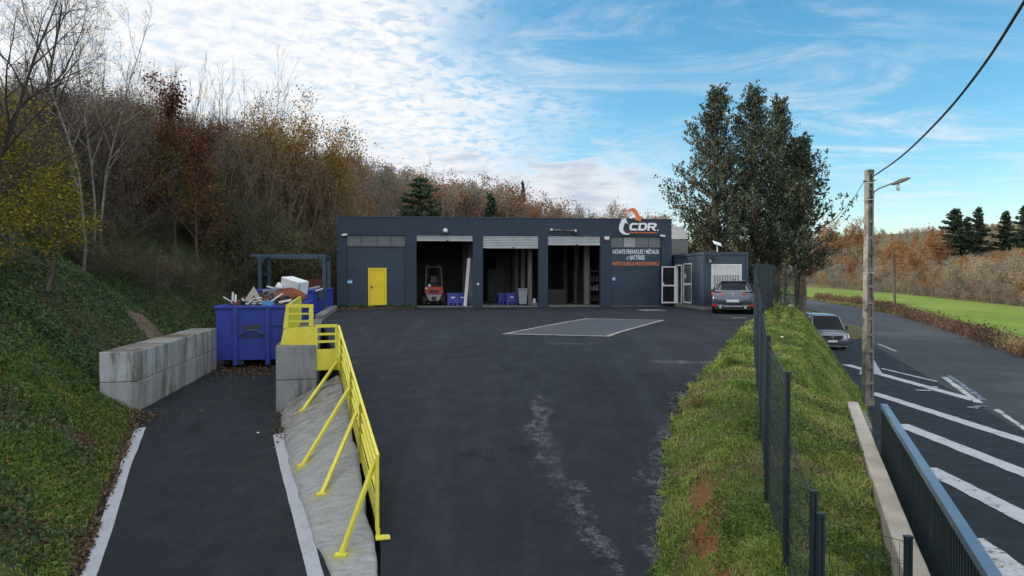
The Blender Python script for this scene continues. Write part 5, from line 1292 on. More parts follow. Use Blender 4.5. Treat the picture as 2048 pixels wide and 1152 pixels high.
for i in range(n):
    y = 11.9-(11.9-2.5)*i/(n-1)
    if abs(y-7.35) < 0.07: continue
    b.bar(gp(y, gz0+0.12), gp(y, gz1-0.04), 0.075, 0.02, up=(0.38, 0.92, 0))
b.build('slats', M_gate, t)

# ------------------------------------------------------------------ concrete pole, street lamp, wires
pb = G(1735, 801, -2.55); PY = pb.y
t = thing('utility_pole', 'tall stained concrete utility pole at the foot of the grass bank', 'pole', (pb.x, pb.y, pb.z-0.6), R(8))
HP = D(1736, 340, PY).z-(pb.z-0.6)
b = MB(); n = 15
w0, w1 = 0.155, 0.088
def hw(z): return w0+(w1-w0)*z/HP
for i in range(14):
    z0 = 0.6+(HP-0.75)*i/14; z1 = 0.6+(HP-0.75)*(i+1)/14
    # two side flanges joined by rungs, recessed web between
    za, zb = z0, z1
    h0, h1 = hw(za), hw(zb)
    b.add([(-h0, -0.11, za), (-h0+0.05, -0.11, za), (-h0+0.05, 0.11, za), (-h0, 0.11, za), (-h1, -0.11, zb), (-h1+0.05, -0.11, zb), (-h1+0.05, 0.11, zb), (-h1, 0.11, zb)], [(0,1,5,4),(1,2,6,5),(2,3,7,6),(3,0,4,7)])
    b.add([(h0-0.05, -0.11, za), (h0, -0.11, za), (h0, 0.11, za), (h0-0.05, 0.11, za), (h1-0.05, -0.11, zb), (h1, -0.11, zb), (h1, 0.11, zb), (h1-0.05, 0.11, zb)], [(0,1,5,4),(1,2,6,5),(2,3,7,6),(3,0,4,7)])
    b.box(-h0+0.05, h0-0.05, -0.10, 0.10, z0, z0+0.10)
    b.box(-h1+0.05, h1-0.05, -0.05, 0.05, z0+0.10, z1)
b.box(-0.17, 0.17, -0.12, 0.12, 0, 0.6); b.box(-hw(HP)-0.01, hw(HP)+0.01, -0.12, 0.12, HP-0.15, HP)
b.build('shaft', M_pole, t)
b = MB(); b.tube([(-hw(HP)-0.02, -0.02, HP-0.38), (-hw(HP)-0.14, -0.03, HP-0.36)], 0.02, 6); b.tube([(hw(HP)+0.02, -0.02, HP-0.36), (hw(HP)+0.14, -0.03, HP-0.33)], 0.02, 6); b.build('wire_bracket', M_black, t)
for zz in (HP-0.45, HP-1.0, HP-3.4):
    b = MB(); b.box(-hw(zz)-0.012, hw(zz)+0.012, -0.122, 0.122, zz, zz+0.03); b.build('strap', M_steel, t)
lt = thing('street_lamp', 'grey street lamp on a bent arm fixed near the top of the concrete pole', 'street lamp', (0, 0, 0))
A = [D(1746, 410, PY-0.05), D(1746.5, 390, PY-0.1), D(1749, 383, PY-0.1), D(1758, 377, PY-0.15), D(1786, 366, PY-0.2)]
b = MB(); b.tube(A, 0.028, 8); b.build('arm', M_grey, lt)
h0, h1 = D(1784, 369.5, PY-0.2), D(1820, 356, PY-0.25); hd = (h1-h0)
b = MB(); k = 8; up = Vector((-hd.z, 0, hd.x)).normalized()
secs = [(0, 0.04, 0.03, .02), (0.2, 0.10, 0.07, .05), (0.5, 0.14, 0.09, .05), (0.8, 0.13, 0.075, .04), (1.0, 0.05, 0.02, .02)]
ring = []
for u, w, hu, hl in secs:
    c = h0+hd*u; rr = []
    for j in range(10):
        a = 2*math.pi*j/10; rr.append(c+Vector((0, 1, 0))*(w*math.cos(a))+up*((hu if math.sin(a) > 0 else hl)*math.sin(a)))
    ring.append(rr+[rr[0]])
b.grid(ring); b.f.append(tuple(range(10))); b.build('lamp_head', M_pole, lt, smooth=True)
c = h0+hd*0.32; b = MB(); b.tube([c-up*0.04, c-up*0.12], 0.03, 8); b.lathe((c.x+0.02, c.y, c.z-0.26), [(0.03, 0), (0.055, 0.03), (0.06, 0.12), (0.04, 0.18), (0.0, 0.19)], 10); b.build('bulb', M_whitepl, lt, smooth=True)
def wire(name, label, P, r, m=M_black, n=14):
    pts = []
    for i in range(len(P)-1):
        pts.append(P[i])
    pts.append(P[-1])
    # smooth through the points
    out = []
    for i in range(len(pts)-1):
        p0, p1, p2, p3 = pts[max(i-1, 0)], pts[i], pts[i+1], pts[min(i+2, len(pts)-1)]
        for k in range(n):
            s = k/n; out.append(0.5*((2*p1)+(p2-p0)*s+(2*p0-5*p1+4*p2-p3)*s*s+(3*p1-p0-3*p2+p3)*s**3))
    out.append(pts[-1])
    b = MB(); b.tube(out, r, 6); o = b.build(name, m, smooth=True); tag(o, label, 'cable')
wire('overhead_cable', 'thick black twisted cable rising from the concrete pole to the top right', [D(1742, 355.5, PY), D(1800, 315, 17.5), D(1878, 240, 12.4), D(1960, 140, 9.6), D(2048, 4, 7.6), D(2200, -250, 6.0)], 0.020)
wire('overhead_cable', 'thin cable sloping down from the pole to the conifers', [D(1729, 362, PY), D(1702, 404, 28), D(1672, 446, 36), D(1630, 500, 47)], 0.012)
p = D(1790, 625, 84); t = thing('telegraph_pole', 'slender wooden pole standing in the hedge beyond the road', 'pole', (p.x, p.y, -2.7))
b = MB(); b.tube([(0, 0, 0), (-0.15, 0, 4), (-0.35, 0, D(1786, 498, 84).z+2.7)], [0.16, 0.14, 0.11], 8); b.build('shaft', M_wood, t)
# triangular pale panel behind the pole
pa = G(1716, 747, ROADZ+0.01); pc = G(1768, 751, ROADZ+0.01)
t = thing('warning_sign', 'pale grey triangular road sign seen from behind the concrete pole', 'sign', ((pa.x+pc.x)/2, (pa.y+pc.y)/2, ROADZ))
w = (pc-pa).length/2; ht = D(1745, 709, pa.y).z-ROADZ
b = MB(); b.prism([(-w, 0.02), (w, 0.02), (0.06, ht), (-0.06, ht)], lambda x, z, q: (x, q+z*0.12, z), 0, 0.02); b.build('plate', mat('sign_back', (0.40, 0.45, 0.50), (0.36, 0.41, 0.46), 2, 0.5), t)
b = MB(); b.bar((0, 0.15, ht*0.7), (0, 0.6, 0.02), 0.03); b.build('stay', M_grey, t)

# ------------------------------------------------------------------ vehicles
def body_loft(stations, name, m, parent):
    """stations: (y, z_bottom, z_belt, z_top, half_width, half_width_top)"""
    rows = []
    for (y, zb, zbelt, zt, w, wt) in stations:
        half = [(w*0.80, zb), (w*0.97, zb+0.06), (w, zb+(zbelt-zb)*0.45), (w*0.985, zbelt-0.06), (w*0.955, zbelt), (wt+(w*0.95-wt)*0.45, zbelt+(zt-zbelt)*0.55), (wt, zt-0.05*(zt > zbelt+.05)), (wt*0.86, zt-0.005), (wt*0.4, zt+0.008)]
        rows.append([(x, y, z) for x, z in half]+[(-x, y, z) for x, z in half[::-1]])
    rows = [r+[r[0]] for r in rows]
    b = MB(); b.grid(rows); m_ = len(rows[0]); n = len(rows)
    b.f.append(tuple(range(m_-1))); b.f.append(tuple((n-1)*m_+k for k in range(m_-2, -1, -1)))
    return b.build(name, m, parent, smooth=True)
def patch(pts, name, m, parent, off=0.012):
    b = MB(); P = [Vector(p) for p in pts]; nn = (P[1]-P[0]).cross(P[2]-P[0]).normalized(); n = len(P)
    b.add([p+nn*off for p in P]+[p-nn*off for p in P], [tuple(range(n)), tuple(range(2*n-1, n-1, -1))]+[(i, n+i, n+(i+1) % n, (i+1) % n) for i in range(n)])
    return b.build(name, m, parent)
def wheel(x, y, r, w, parent, sx):
    b = MB(); b.lathe((x-w/2, y, r), [(r*0.62, 0), (r*0.95, 0.005), (r, 0.03), (r, w-0.03), (r*0.95, w-0.005), (r*0.62, w)], 20, 'x'); wh = b.build('wheel', M_rubber, parent, smooth=False)
    xx = x+sx*(w/2-0.05); b = MB(); b.lathe((min(xx, xx+sx*0.04), y, r), [(0.02, 0), (r*0.61, 0.0), (r*0.61, 0.04), (0.02, 0.04)], 16, 'x'); b.build('rim', M_steel, wh)
def hatchback():
    p = yard_pt(1467, 628.5); t = thing('hatchback_car', 'grey-blue hatchback parked facing the office cabin, seen from behind', 'car', (p.x, p.y+0.1, yard_z(p.y)), R(-20))
    body_loft([(0.00, 0.34, 0.62, 0.70, 0.78, 0.70), (0.05, 0.27, 0.70, 0.84, 0.86, 0.80), (0.14, 0.24, 0.80, 0.98, 0.89, 0.76), (0.24, 0.22, 0.90, 1.04, 0.90, 0.72), (0.50, 0.20, 0.94, 1.27, 0.905, 0.62), (0.72, 0.20, 0.95, 1.42, 0.905, 0.58), (1.3, 0.20, 0.95, 1.455, 0.905, 0.60), (2.0, 0.20, 0.95, 1.44, 0.905, 0.60), (2.5, 0.20, 0.95, 1.30, 0.905, 0.62), (3.1, 0.20, 0.93, 1.02, 0.90, 0.70), (3.8, 0.22, 0.84, 0.90, 0.88, 0.70), (4.2, 0.25, 0.72, 0.78, 0.82, 0.64), (4.34, 0.34, 0.58, 0.64, 0.68, 0.55)], 'body', M_car, t)
    b = MB(); b.grid([[(hw_*u, y-0.012+0.04*u*u, z+0.018-0.03*abs(u)**3) for u in (-1, -.8, -.4, 0, .4, .8, 1)] for y, z, hw_ in ((0.245, 1.05, 0.70), (0.36, 1.15, 0.67), (0.50, 1.28, 0.62), (0.62, 1.36, 0.57), (0.66, 1.385, 0.55))]); b.build('rear_window', M_wind, t, smooth=True)
    b = MB(); b.box(-0.56, 0.56, 0.60, 0.86, 1.40, 1.45); b.build('spoiler', M_car, t, bevel=0.02)
    for sx in (-1, 1):
        pts = [(sx*0.915, 0.30, 0.77), (sx*0.80, 0.09, 0.77), (sx*0.38, 0.06, 0.85), (sx*0.40, 0.075, 0.93), (sx*0.78, 0.13, 0.985), (sx*0.915, 0.34, 0.965)]
        b = MB(); b.add([Vector(q)+Vector((0, -0.03, 0)) for q in pts]+[Vector(q)+Vector((0, 0.06, 0)) for q in pts], [tuple(range(6)), tuple(range(11, 5, -1))]+[(i, 6+i, 6+(i+1) % 6, (i+1) % 6) for i in range(6)]); tl = b.build('tail_light', M_tail, t)
        patch([(sx*0.74, 0.062, 0.87), (sx*0.46, 0.045, 0.885), (sx*0.46, 0.045, 0.90), (sx*0.74, 0.062, 0.905)], 'light_strip', M_lamp, tl, 0.008)
        patch([(sx*0.88, 0.06, 0.33), (sx*0.68, -0.01, 0.33), (sx*0.68, -0.01, 0.43), (sx*0.88, 0.06, 0.45)], 'reflector', M_tail, t, 0.02)
        b = MB(); b.tube([(sx*0.52, -0.03, 0.30), (sx*0.52, 0.12, 0.30)], 0.055, 12); b.build('exhaust', M_chrome, t)
        for y in (0.78, 3.45): wheel(sx*0.80, y, 0.32, 0.22, t, sx)
        patch([(sx*0.93, 0.62, 0.97), (sx*0.93, 2.8, 0.97), (sx*0.70, 2.1, 1.36), (sx*0.69, 0.95, 1.36)], 'side_window', M_glass, t, 0.012)
        b = MB(); b.obox((sx*0.98, 2.55, 1.0), 0.16, 0.10, 0.13, Matrix.Identity(3)); b.build('mirror', M_car, t, bevel=0.03)
    b = MB(); b.box(-0.75, 0.75, 0.0, 0.3, 0.18, 0.34); b.build('diffuser', M_black, t, bevel=0.02)
    b = MB(); b.bar((-0.66, -0.02, 0.36), (-0.40, -0.025, 0.385), 0.03, 0.03); b.bar((-0.40, -0.025, 0.345), (0.40, -0.025, 0.345), 0.03, 0.03); b.bar((0.40, -0.025, 0.385), (0.66, -0.02, 0.36), 0.03, 0.03); b.build('bumper_trim', M_chrome, t)
    MB().box(-0.26, 0.26, -0.014, 0.02, 0.52, 0.63).build('number_plate', M_plate, t)
    b = MB(); b.prism([(0, -0.085), (0.06, 0), (0, 0.085), (-0.06, 0), (0, -0.085), (0, -0.05), (-0.033, 0), (0, 0.05), (0.033, 0), (0, -0.05)], lambda x, z, q: (x, q+0.05, z+0.885), -0.01, 0.03); b.build('emblem', M_chrome, t)
    b = MB(); b.lathe((0, 1.0, 1.46), [(0.05, 0), (0.03, 0.06), (0.0, 0.09)], 8); b.build('antenna', M_black, t)
hatchback()
def van():
    p = G(1665, 700, ROADZ); t = thing('delivery_van', 'grey-blue van parked on the lay-by, half hidden by the grass bank', 'van', (p.x, p.y, ROADZ), R(-10))
    body_loft([(0.00, 0.36, 0.62, 0.72, 0.80, 0.72), (0.06, 0.30, 0.74, 0.84, 0.90, 0.84), (0.20, 0.26, 0.86, 0.96, 0.945, 0.84), (0.55, 0.25, 0.94, 1.04, 0.965, 0.82), (0.88, 0.25, 1.00, 1.10, 0.975, 0.82), (1.25, 0.25, 1.06, 1.48, 0.975, 0.77), (1.62, 0.25, 1.10, 1.87, 0.975, 0.73), (2.0, 0.25, 1.15, 1.965, 0.975, 0.76), (3.5, 0.25, 1.17, 1.97, 0.975, 0.78), (4.8, 0.25, 1.17, 1.96, 0.97, 0.78), (4.98, 0.3, 1.1, 1.85, 0.95, 0.76)], 'body', M_van, t)
    b = MB(); b.grid([[(hw_*u, y+0.01*u*u, z+0.06-0.035*abs(u)**3) for u in (-1, -.8, -.4, 0, .4, .8, 1)] for y, z, hw_ in ((0.90, 1.12, 0.86), (1.05, 1.265, 0.84), (1.25, 1.49, 0.80), (1.45, 1.70, 0.76), (1.60, 1.855, 0.72))]); b.build('windscreen', M_wind, t, smooth=True)
    for sx in (-1, 1):
        pts = [(sx*0.945, 0.18, 0.70), (sx*0.58, -0.01, 0.68), (sx*0.60, 0.05, 0.86), (sx*0.90, 0.30, 0.98), (sx*0.965, 0.40, 0.92)]
        b = MB(); b.add([Vector(q)+Vector((sx*0.01, -0.075, 0)) for q in pts]+[Vector(q)+Vector((0, 0.08, 0)) for q in pts], [tuple(range(5)), tuple(range(9, 4, -1))]+[(i, 5+i, 5+(i+1) % 5, (i+1) % 5) for i in range(5)]); b.build('headlight', M_lamp, t)
        for y in (0.95, 4.0): wheel(sx*0.86, y, 0.335, 0.22, t, sx)
        b = MB(); b.obox((sx*1.08, 1.22, 1.22), 0.18, 0.12, 0.26, Matrix.Identity(3)); b.build('mirror', M_black, t, bevel=0.03)
        patch([(sx*0.985, 1.15, 1.2), (sx*0.985, 2.0, 1.2), (sx*0.86, 2.0, 1.7), (sx*0.88, 1.55, 1.66)], 'side_window', M_glass, t, 0.012)
        b = MB(); b.bar((sx*0.90, 0.90, 1.12), (sx*0.745, 1.62, 1.87), 0.07, 0.05); b.build('windscreen_pillar', M_van, t)
    b = MB(); b.prism([(-0.57, 0.84), (0.57, 0.84), (0.54, 0.68), (0.36, 0.58), (-0.36, 0.58), (-0.54, 0.68)], lambda x, z, q: (x, q+(z-0.6)*0.25, z), -0.05, 0.05); b.build('grille', M_rubber, t)
    b = MB(); b.prism([(0, -0.11), (0.075, 0), (0, 0.11), (-0.075, 0), (0, -0.11), (0, -0.07), (-0.045, 0), (0, 0.07), (0.045, 0), (0, -0.07)], lambda x, z, q: (x, q+0.02, z+0.73), -0.075, 0.02); b.build('emblem', M_chrome, t)
    MB().box(-0.26, 0.26, -0.05, 0.0, 0.46, 0.57).build('number_plate', M_plate, t)
    b = MB(); b.box(-0.84, 0.84, -0.03, 0.2, 0.24, 0.42); b.build('bumper', M_black, t, bevel=0.03)
    b = MB(); b.bar((-0.86, -0.01, 0.235), (0.86, -0.01, 0.235), 0.03, 0.03); b.build('bumper_trim', M_chrome, t)
    for sx in (-1, 1):
        b = MB(); b.bar((sx*0.1, 0.90, 1.17), (sx*0.55, 0.97, 1.22), 0.02); b.build('wiper', M_black, t)
    b = MB(); b.bar((-0.56, -0.045, 0.845), (0.56, -0.045, 0.845), 0.03, 0.025); b.build('grille_trim', M_chrome, t)
van()
# ------------------------------------------------------------------ vegetation generators (numpy)
def nrmz(v): return v/max(1e-9, np.linalg.norm(v))
def skeleton(seed, H, r0, nk=(8, 5, 4), start=0.25, spread=0.8, lenr=0.5, up=0.12, wander=0.14, trunk_n=8, taper=0.85, stems=1, stem_spread=0.25, minr=0.004, apical=1.0):
    """returns segments (p0, p1, r0, r1, level) and twig end points"""
    g = np.random.default_rng(seed); segs = []; tips = []
    last = len(nk)
    def grow(p, d, L, r, lev):
        n = trunk_n if lev == 0 else (4 if lev == 1 else 2)
        pts = [p]; rad = [r]; dirs = [d]
        for i in range(n):
            d = nrmz(d + g.normal(0, wander, 3)*(0.5 if lev == 0 else 1.0) + np.array([0, 0, up if lev else up*0.4]))
            q = pts[-1]+d*L/n; rr = max(minr, r*(1-taper*(i+1)/n)); segs.append((pts[-1], q, rad[-1], rr, lev)); pts.append(q); rad.append(rr); dirs.append(d)
        if lev < last:
            k = nk[lev]
            for j in range(k):
                f = start+(1-start)*(j+g.uniform(0.1, 0.9))/k if lev == 0 else 0.2+0.8*(j+g.uniform(0, 1))/k
                idx = min(n-1, int(f*n)); fr = f*n-idx; pp = pts[idx]+(pts[idx+1]-pts[idx])*fr; rr = rad[idx]+(rad[idx+1]-rad[idx])*fr
                bd = dirs[idx+1]; a = g.normal(0, 1, 3); a = nrmz(a-bd*np.dot(a, bd))
                ang = spread*g.uniform(0.7, 1.25)*(1.0 if lev else (1.1-0.55*f*apical))
                nd = nrmz(bd*math.cos(ang)+a*math.sin(ang)+np.array([0, 0, up]))
                cl = L*lenr*g.uniform(0.7, 1.2)*((1.25-0.75*f) if lev == 0 else 1.0)
                grow(pp, nd, cl, max(minr, min(rr*0.62, r*0.5)), lev+1)
        else: tips.append(pts[-1]); tips.append(pts[len(pts)//2])
        if lev == 0: tips.append(pts[-1])
    for s in range(stems):
        if stems == 1: grow(np.zeros(3), np.array([0, 0, 1.0]), H, r0, 0)
        else:
            a = 2*math.pi*(s+g.uniform(0, .8))/stems; t = stem_spread*g.uniform(0.15, 1.0)
            grow(np.array([0.12*math.cos(a), 0.12*math.sin(a), -0.1]), nrmz(np.array([math.cos(a)*t, math.sin(a)*t, 1.0])), H*g.uniform(0.7, 1.0), r0*g.uniform(0.6, 1.0), 0)
    return segs, np.array(tips)
def tubes(segs, n=3, levels=None, rmul=1.0):
    S = [s for s in segs if levels is None or s[4] in levels]
    if not S: return np.zeros((0, 3)), np.zeros((0, 4), int)
    P0 = np.array([s[0] for s in S]); P1 = np.array([s[1] for s in S]); r0 = np.array([s[2] for s in S])*rmul; r1 = np.array([s[3] for s in S])*rmul
    d = P1-P0; d /= np.linalg.norm(d, axis=1)[:, None]+1e-9
    ref = np.where(np.abs(d[:, 2:3]) < 0.9, np.array([[0, 0, 1.0]]), np.array([[1.0, 0, 0]]))
    x = np.cross(d, ref); x /= np.linalg.norm(x, axis=1)[:, None]; y = np.cross(d, x)
    V = []
    for P, r in ((P0, r0), (P1, r1)):
        for k in range(n):
            a = 2*math.pi*k/n; V.append(P+(x*math.cos(a)+y*math.sin(a))*r[:, None])
    V = np.stack(V, 1); N = len(S); base = (np.arange(N)*2*n)[:, None]
    Fq = np.concatenate([base+np.array([[k, (k+1) % n, n+(k+1) % n, n+k]]) for k in range(n)], 0)
    return V.reshape(-1, 3), Fq
def leaves(g, pts, per, rad, size, flat=0.0, stretch=1.0, droop=0.0):
    n = len(pts)*per; C = np.repeat(pts, per, 0)+g.normal(0, rad, (n, 3))
    a = g.normal(0, 1, (n, 3)); a[:, 2] *= (1-flat); a /= np.linalg.norm(a, axis=1)[:, None]
    b = np.cross(a, g.normal(0, 1, (n, 3))); b /= np.linalg.norm(b, axis=1)[:, None]
    s = size*g.uniform(0.6, 1.3, (n, 1))
    a = a*s*stretch; b = b*s*0.7
    V = np.stack([C-a, C+b*0.8-a*0.1, C+a, C-b*0.8-a*0.1], 1).reshape(-1, 3); Fq = np.arange(n*4).reshape(-1, 4)
    return V, Fq
def cat(*parts):
    Vs, Fs, Ms = [], [], []; o = 0
    for V, Fq, mi in parts:
        if len(V) == 0: continue
        Vs.append(V); Fs.append(Fq+o); Ms.append(np.full(len(Fq), mi)); o += len(V)
    return np.concatenate(Vs), np.concatenate(Fs), np.concatenate(Ms)
class Proto:
    """a tree kind: trunk mesh (stem and limbs) and crown mesh (twigs and leaves), shared by all its copies"""
    def __init__(s, name, trunk, crown, tm, cm, H):
        s.tV, s.tF, s.tM = trunk; s.cV, s.cF, s.cM = crown; s.tm, s.cm, s.H = tm, cm, H; s.name = name; s._t = s._c = None
    def place(s, name, label, catg, loc, h, rz=0.0, group=None, wide=1.0, parts=('trunk', 'crown')):
        if s._t is None:
            s._t = np_mesh(s.name+'_trunk', s.tV, s.tF, s.tM); s._c = np_mesh(s.name+'_crown', s.cV, s.cF, s.cM)
            for m in s.tm: s._t.materials.append(m)
            for m in s.cm: s._c.materials.append(m)
        k = h/s.H; t = thing(name, label, catg, loc, rz, group); t.scale = (k*wide, k*wide, k)
        link(parts[0], s._t, s.tm, t); link(parts[1], s._c, s.cm, t); return t
    def arrays(s, loc, h, rz, wide=1.0):
        V = np.concatenate([s.tV, s.cV]); Fq = np.concatenate([s.tF, s.cF+len(s.tV)]); k = h/s.H
        c, q = math.cos(rz), math.sin(rz); W_ = np.stack([(V[:, 0]*c-V[:, 1]*q)*k*wide+loc[0], (V[:, 0]*q+V[:, 1]*c)*k*wide+loc[1], V[:, 2]*k+loc[2]], 1)
        return W_, Fq
def proto(name, seed, H, bark, twig, leaf=None, per=0, lrad=0.1, lsize=0.06, lfrac=1.0, trunk_levels=(0, 1), n0=5, **kw):
    segs, tips = skeleton(seed, H, **kw); g = np.random.default_rng(seed+99)
    tV, tF = tubes(segs, n0, (0,)); t2V, t2F = tubes(segs, 4, tuple(l for l in trunk_levels if l > 0))
    trunk = cat((tV, tF, 0), (t2V, t2F, 0))
    lv = max(s[4] for s in segs)
    cV, cF = tubes(segs, 3, tuple(range(len(trunk_levels), lv+1)))
    parts = [(cV, cF, 0)]
    if leaf is not None and per:
        tp = tips[g.random(len(tips)) < lfrac]
        lV, lF = leaves(g, tp, per, lrad, lsize); parts.append((lV, lF, 1))
    return Proto(name, trunk, cat(*parts), [bark], [twig] + ([leaf] if leaf is not None else []), float(np.percentile(np.concatenate([cV[:, 2], tV[:, 2]]), 99.6)))

L_russet = leafmat('russet_leaves', [(0.0, (0.10, 0.030, 0.014)), (0.4, (0.19, 0.060, 0.022)), (0.75, (0.27, 0.098, 0.030)), (1.0, (0.32, 0.15, 0.05))], 0.8, 0.25)
L_dkrus = leafmat('dark_russet_leaves', [(0.0, (0.045, 0.014, 0.010)), (0.5, (0.11, 0.036, 0.02)), (1.0, (0.19, 0.08, 0.03))], 0.8, 0.2)
L_gold = leafmat('golden_leaves', [(0.0, (0.14, 0.075, 0.022)), (0.5, (0.26, 0.145, 0.03)), (1.0, (0.36, 0.22, 0.045))], 0.8, 0.3)
L_yell = leafmat('yellow_green_leaves', [(0.0, (0.055, 0.075, 0.012)), (0.35, (0.12, 0.13, 0.016)), (0.7, (0.28, 0.23, 0.02)), (1.0, (0.42, 0.28, 0.03))], 0.75, 0.35)
L_ivy = leafmat('ivy_leaves', [(0.0, (0.024, 0.048, 0.018)), (0.5, (0.058, 0.106, 0.034)), (0.85, (0.105, 0.155, 0.046)), (1.0, (0.20, 0.18, 0.07))], 0.6, 0.1, big=0.8)
L_con = leafmat('conifer_needles', [(0.0, (0.016, 0.034, 0.02)), (0.6, (0.038, 0.068, 0.036)), (1.0, (0.07, 0.105, 0.05))], 0.8, 0.1)
L_cyp = leafmat('cypress_sprays', [(0.0, (0.024, 0.036, 0.026)), (0.5, (0.054, 0.072, 0.048)), (0.8, (0.12, 0.142, 0.09)), (1.0, (0.21, 0.22, 0.145))], 0.8, 0.12)
L_blgr = leafmat('blue_green_needles', [(0.0, (0.035, 0.062, 0.040)), (0.5, (0.075, 0.115, 0.068)), (1.0, (0.125, 0.165, 0.085))], 0.8, 0.1)
L_brown = leafmat('dead_leaves', [(0.0, (0.055, 0.035, 0.022)), (0.5, (0.12, 0.075, 0.045)), (1.0, (0.20, 0.135, 0.08))], 0.85, 0.1)

# kinds of tree
L_hund = leafmat('undergrowth_twig_haze', [(0.0, (0.055, 0.045, 0.035)), (0.45, (0.125, 0.10, 0.075)), (0.8, (0.21, 0.168, 0.12)), (1.0, (0.26, 0.20, 0.09))], 0.9, 0.15, big=0.25)
L_hgrn = leafmat('olive_undergrowth', [(0.0, (0.04, 0.05, 0.022)), (0.5, (0.09, 0.095, 0.042)), (1.0, (0.18, 0.165, 0.07))], 0.85, 0.15, big=0.3)
P_bareA = proto('bare_a', 11, 10, M_barkg, M_barkg, r0=0.17, nk=(11, 6, 5, 4), start=0.22, spread=0.85, lenr=0.48, up=0.10)
P_bareB = proto('bare_b', 12, 10, M_barkd, M_barkd, r0=0.15, nk=(12, 6, 5, 4), start=0.15, spread=0.75, lenr=0.46, up=0.14)
P_dark = proto('bare_dark', 13, 10, M_barkd, M_barkd, L_brown, 1, 0.05, 0.035, 0.12, r0=0.15, nk=(13, 8, 5, 4), start=0.12, spread=0.95, lenr=0.48, up=0.06, wander=0.2)
P_birch = proto('birch', 14, 12, M_barkp, M_barkd, r0=0.07, nk=(16, 5, 4), start=0.25, spread=0.65, lenr=0.26, up=0.10, minr=0.005)
P_birch2 = proto('birch2', 15, 12, M_barkp, M_barkd, L_brown, 1, 0.05, 0.035, 0.4, r0=0.065, nk=(15, 5, 4), start=0.3, spread=0.6, lenr=0.24, up=0.12, minr=0.005)
P_fan = proto('fan', 16, 8, M_barkb, M_barkb, r0=0.075, nk=(7, 4, 3), start=0.25, spread=0.38, lenr=0.42, up=0.10, stems=17, stem_spread=0.62, trunk_n=6)
P_copp = proto('coppice', 17, 6, M_twigt, M_twigt, L_hund, 3, 0.12, 0.042, 1.0, r0=0.045, nk=(6, 3, 2), start=0.2, spread=0.42, lenr=0.36, up=0.10, stems=13, stem_spread=0.42, trunk_n=6)
P_rus = proto('russet', 18, 8, M_barkb, M_twigr, L_russet, 2, 0.20, 0.115, 0.9, r0=0.16, nk=(10, 6, 5), start=0.2, spread=0.85, lenr=0.48, up=0.08)
P_rus2 = proto('russet2', 19, 8, M_barkb, M_twigr, L_russet, 2, 0.20, 0.11, 0.75, r0=0.15, nk=(11, 6, 5), start=0.16, spread=0.8, lenr=0.46, up=0.10)
P_dkr = proto('dkrusset', 20, 7, M_barkb, M_twigr, L_dkrus, 8, 0.20, 0.070, 0.95, r0=0.10, nk=(10, 6, 5), start=0.15, spread=0.75, lenr=0.45, up=0.12)
P_gold = proto('golden', 21, 7, M_barkb, M_twigt, L_gold, 5, 0.20, 0.055, 0.9, r0=0.06, nk=(8, 5, 4), start=0.2, spread=0.5, lenr=0.40, up=0.12, stems=9, stem_spread=0.55, trunk_n=6)
P_yel = proto('yellow', 22, 6, M_barkb, M_barkb, L_yell, 8, 0.20, 0.075, 0.95, r0=0.11, nk=(10, 6, 5), start=0.12, spread=0.95, lenr=0.52, up=0.04)
P_brush = proto('brush', 23, 3.2, M_barkb, M_twigt, L_hund, 4, 0.10, 0.032, 1.0, r0=0.022, nk=(7, 4), start=0.12, spread=0.65, lenr=0.42, up=0.06, stems=13, stem_spread=0.9, trunk_n=5, wander=0.2)
P_brush2 = proto('brush2', 24, 3.2, M_barkb, M_barkb, L_hgrn, 4, 0.12, 0.040, 1.0, r0=0.022, nk=(7, 4), start=0.12, spread=0.75, lenr=0.42, up=0.04, stems=12, stem_spread=1.0, trunk_n=5, wander=0.25)
# coarser kinds for the far woods
L_htan = leafmat('tan_twig_haze', [(0.0, (0.13, 0.105, 0.078)), (0.5, (0.26, 0.21, 0.15)), (1.0, (0.40, 0.33, 0.24))], 0.9, 0.15, big=0.10)
L_hgry = leafmat('grey_twig_haze', [(0.0, (0.11, 0.10, 0.085)), (0.5, (0.22, 0.20, 0.165)), (1.0, (0.34, 0.31, 0.26))], 0.9, 0.15, big=0.10)
L_hbrn = leafmat('brown_twig_haze', [(0.0, (0.09, 0.058, 0.042)), (0.5, (0.18, 0.115, 0.08)), (1.0, (0.28, 0.185, 0.125))], 0.9, 0.15, big=0.10)
P_farb = proto('far_bare', 31, 9, M_barkg, M_twigt, L_htan, 3, 0.30, 0.13, 1.0, r0=0.14, nk=(10, 6, 4), start=0.15, spread=0.85, lenr=0.50, up=0.08, minr=0.016)
P_farb2 = proto('far_bare2', 32, 9, M_barkb, M_twigr, L_hbrn, 3, 0.30, 0.13, 1.0, r0=0.14, nk=(10, 6, 4), start=0.12, spread=0.8, lenr=0.48, up=0.10, minr=0.016)
P_farg = proto('far_grey', 33, 9, M_barkg, M_barkg, L_hgry, 3, 0.30, 0.12, 1.0, r0=0.14, nk=(10, 6, 4), start=0.12, spread=0.9, lenr=0.52, up=0.06, minr=0.014)
L_frus = leafmat('far_autumn_leaves', [(0.0, (0.13, 0.055, 0.026)), (0.4, (0.22, 0.10, 0.040)), (0.75, (0.31, 0.155, 0.055)), (1.0, (0.36, 0.21, 0.085))], 0.85, 0.2, big=0.12)
P_faro = proto('far_orange', 34, 9, M_barkb, M_twigr, L_frus, 4, 0.34, 0.17, 1.0, r0=0.15, nk=(10, 6, 4), start=0.15, spread=0.85, lenr=0.50, up=0.08, minr=0.014)
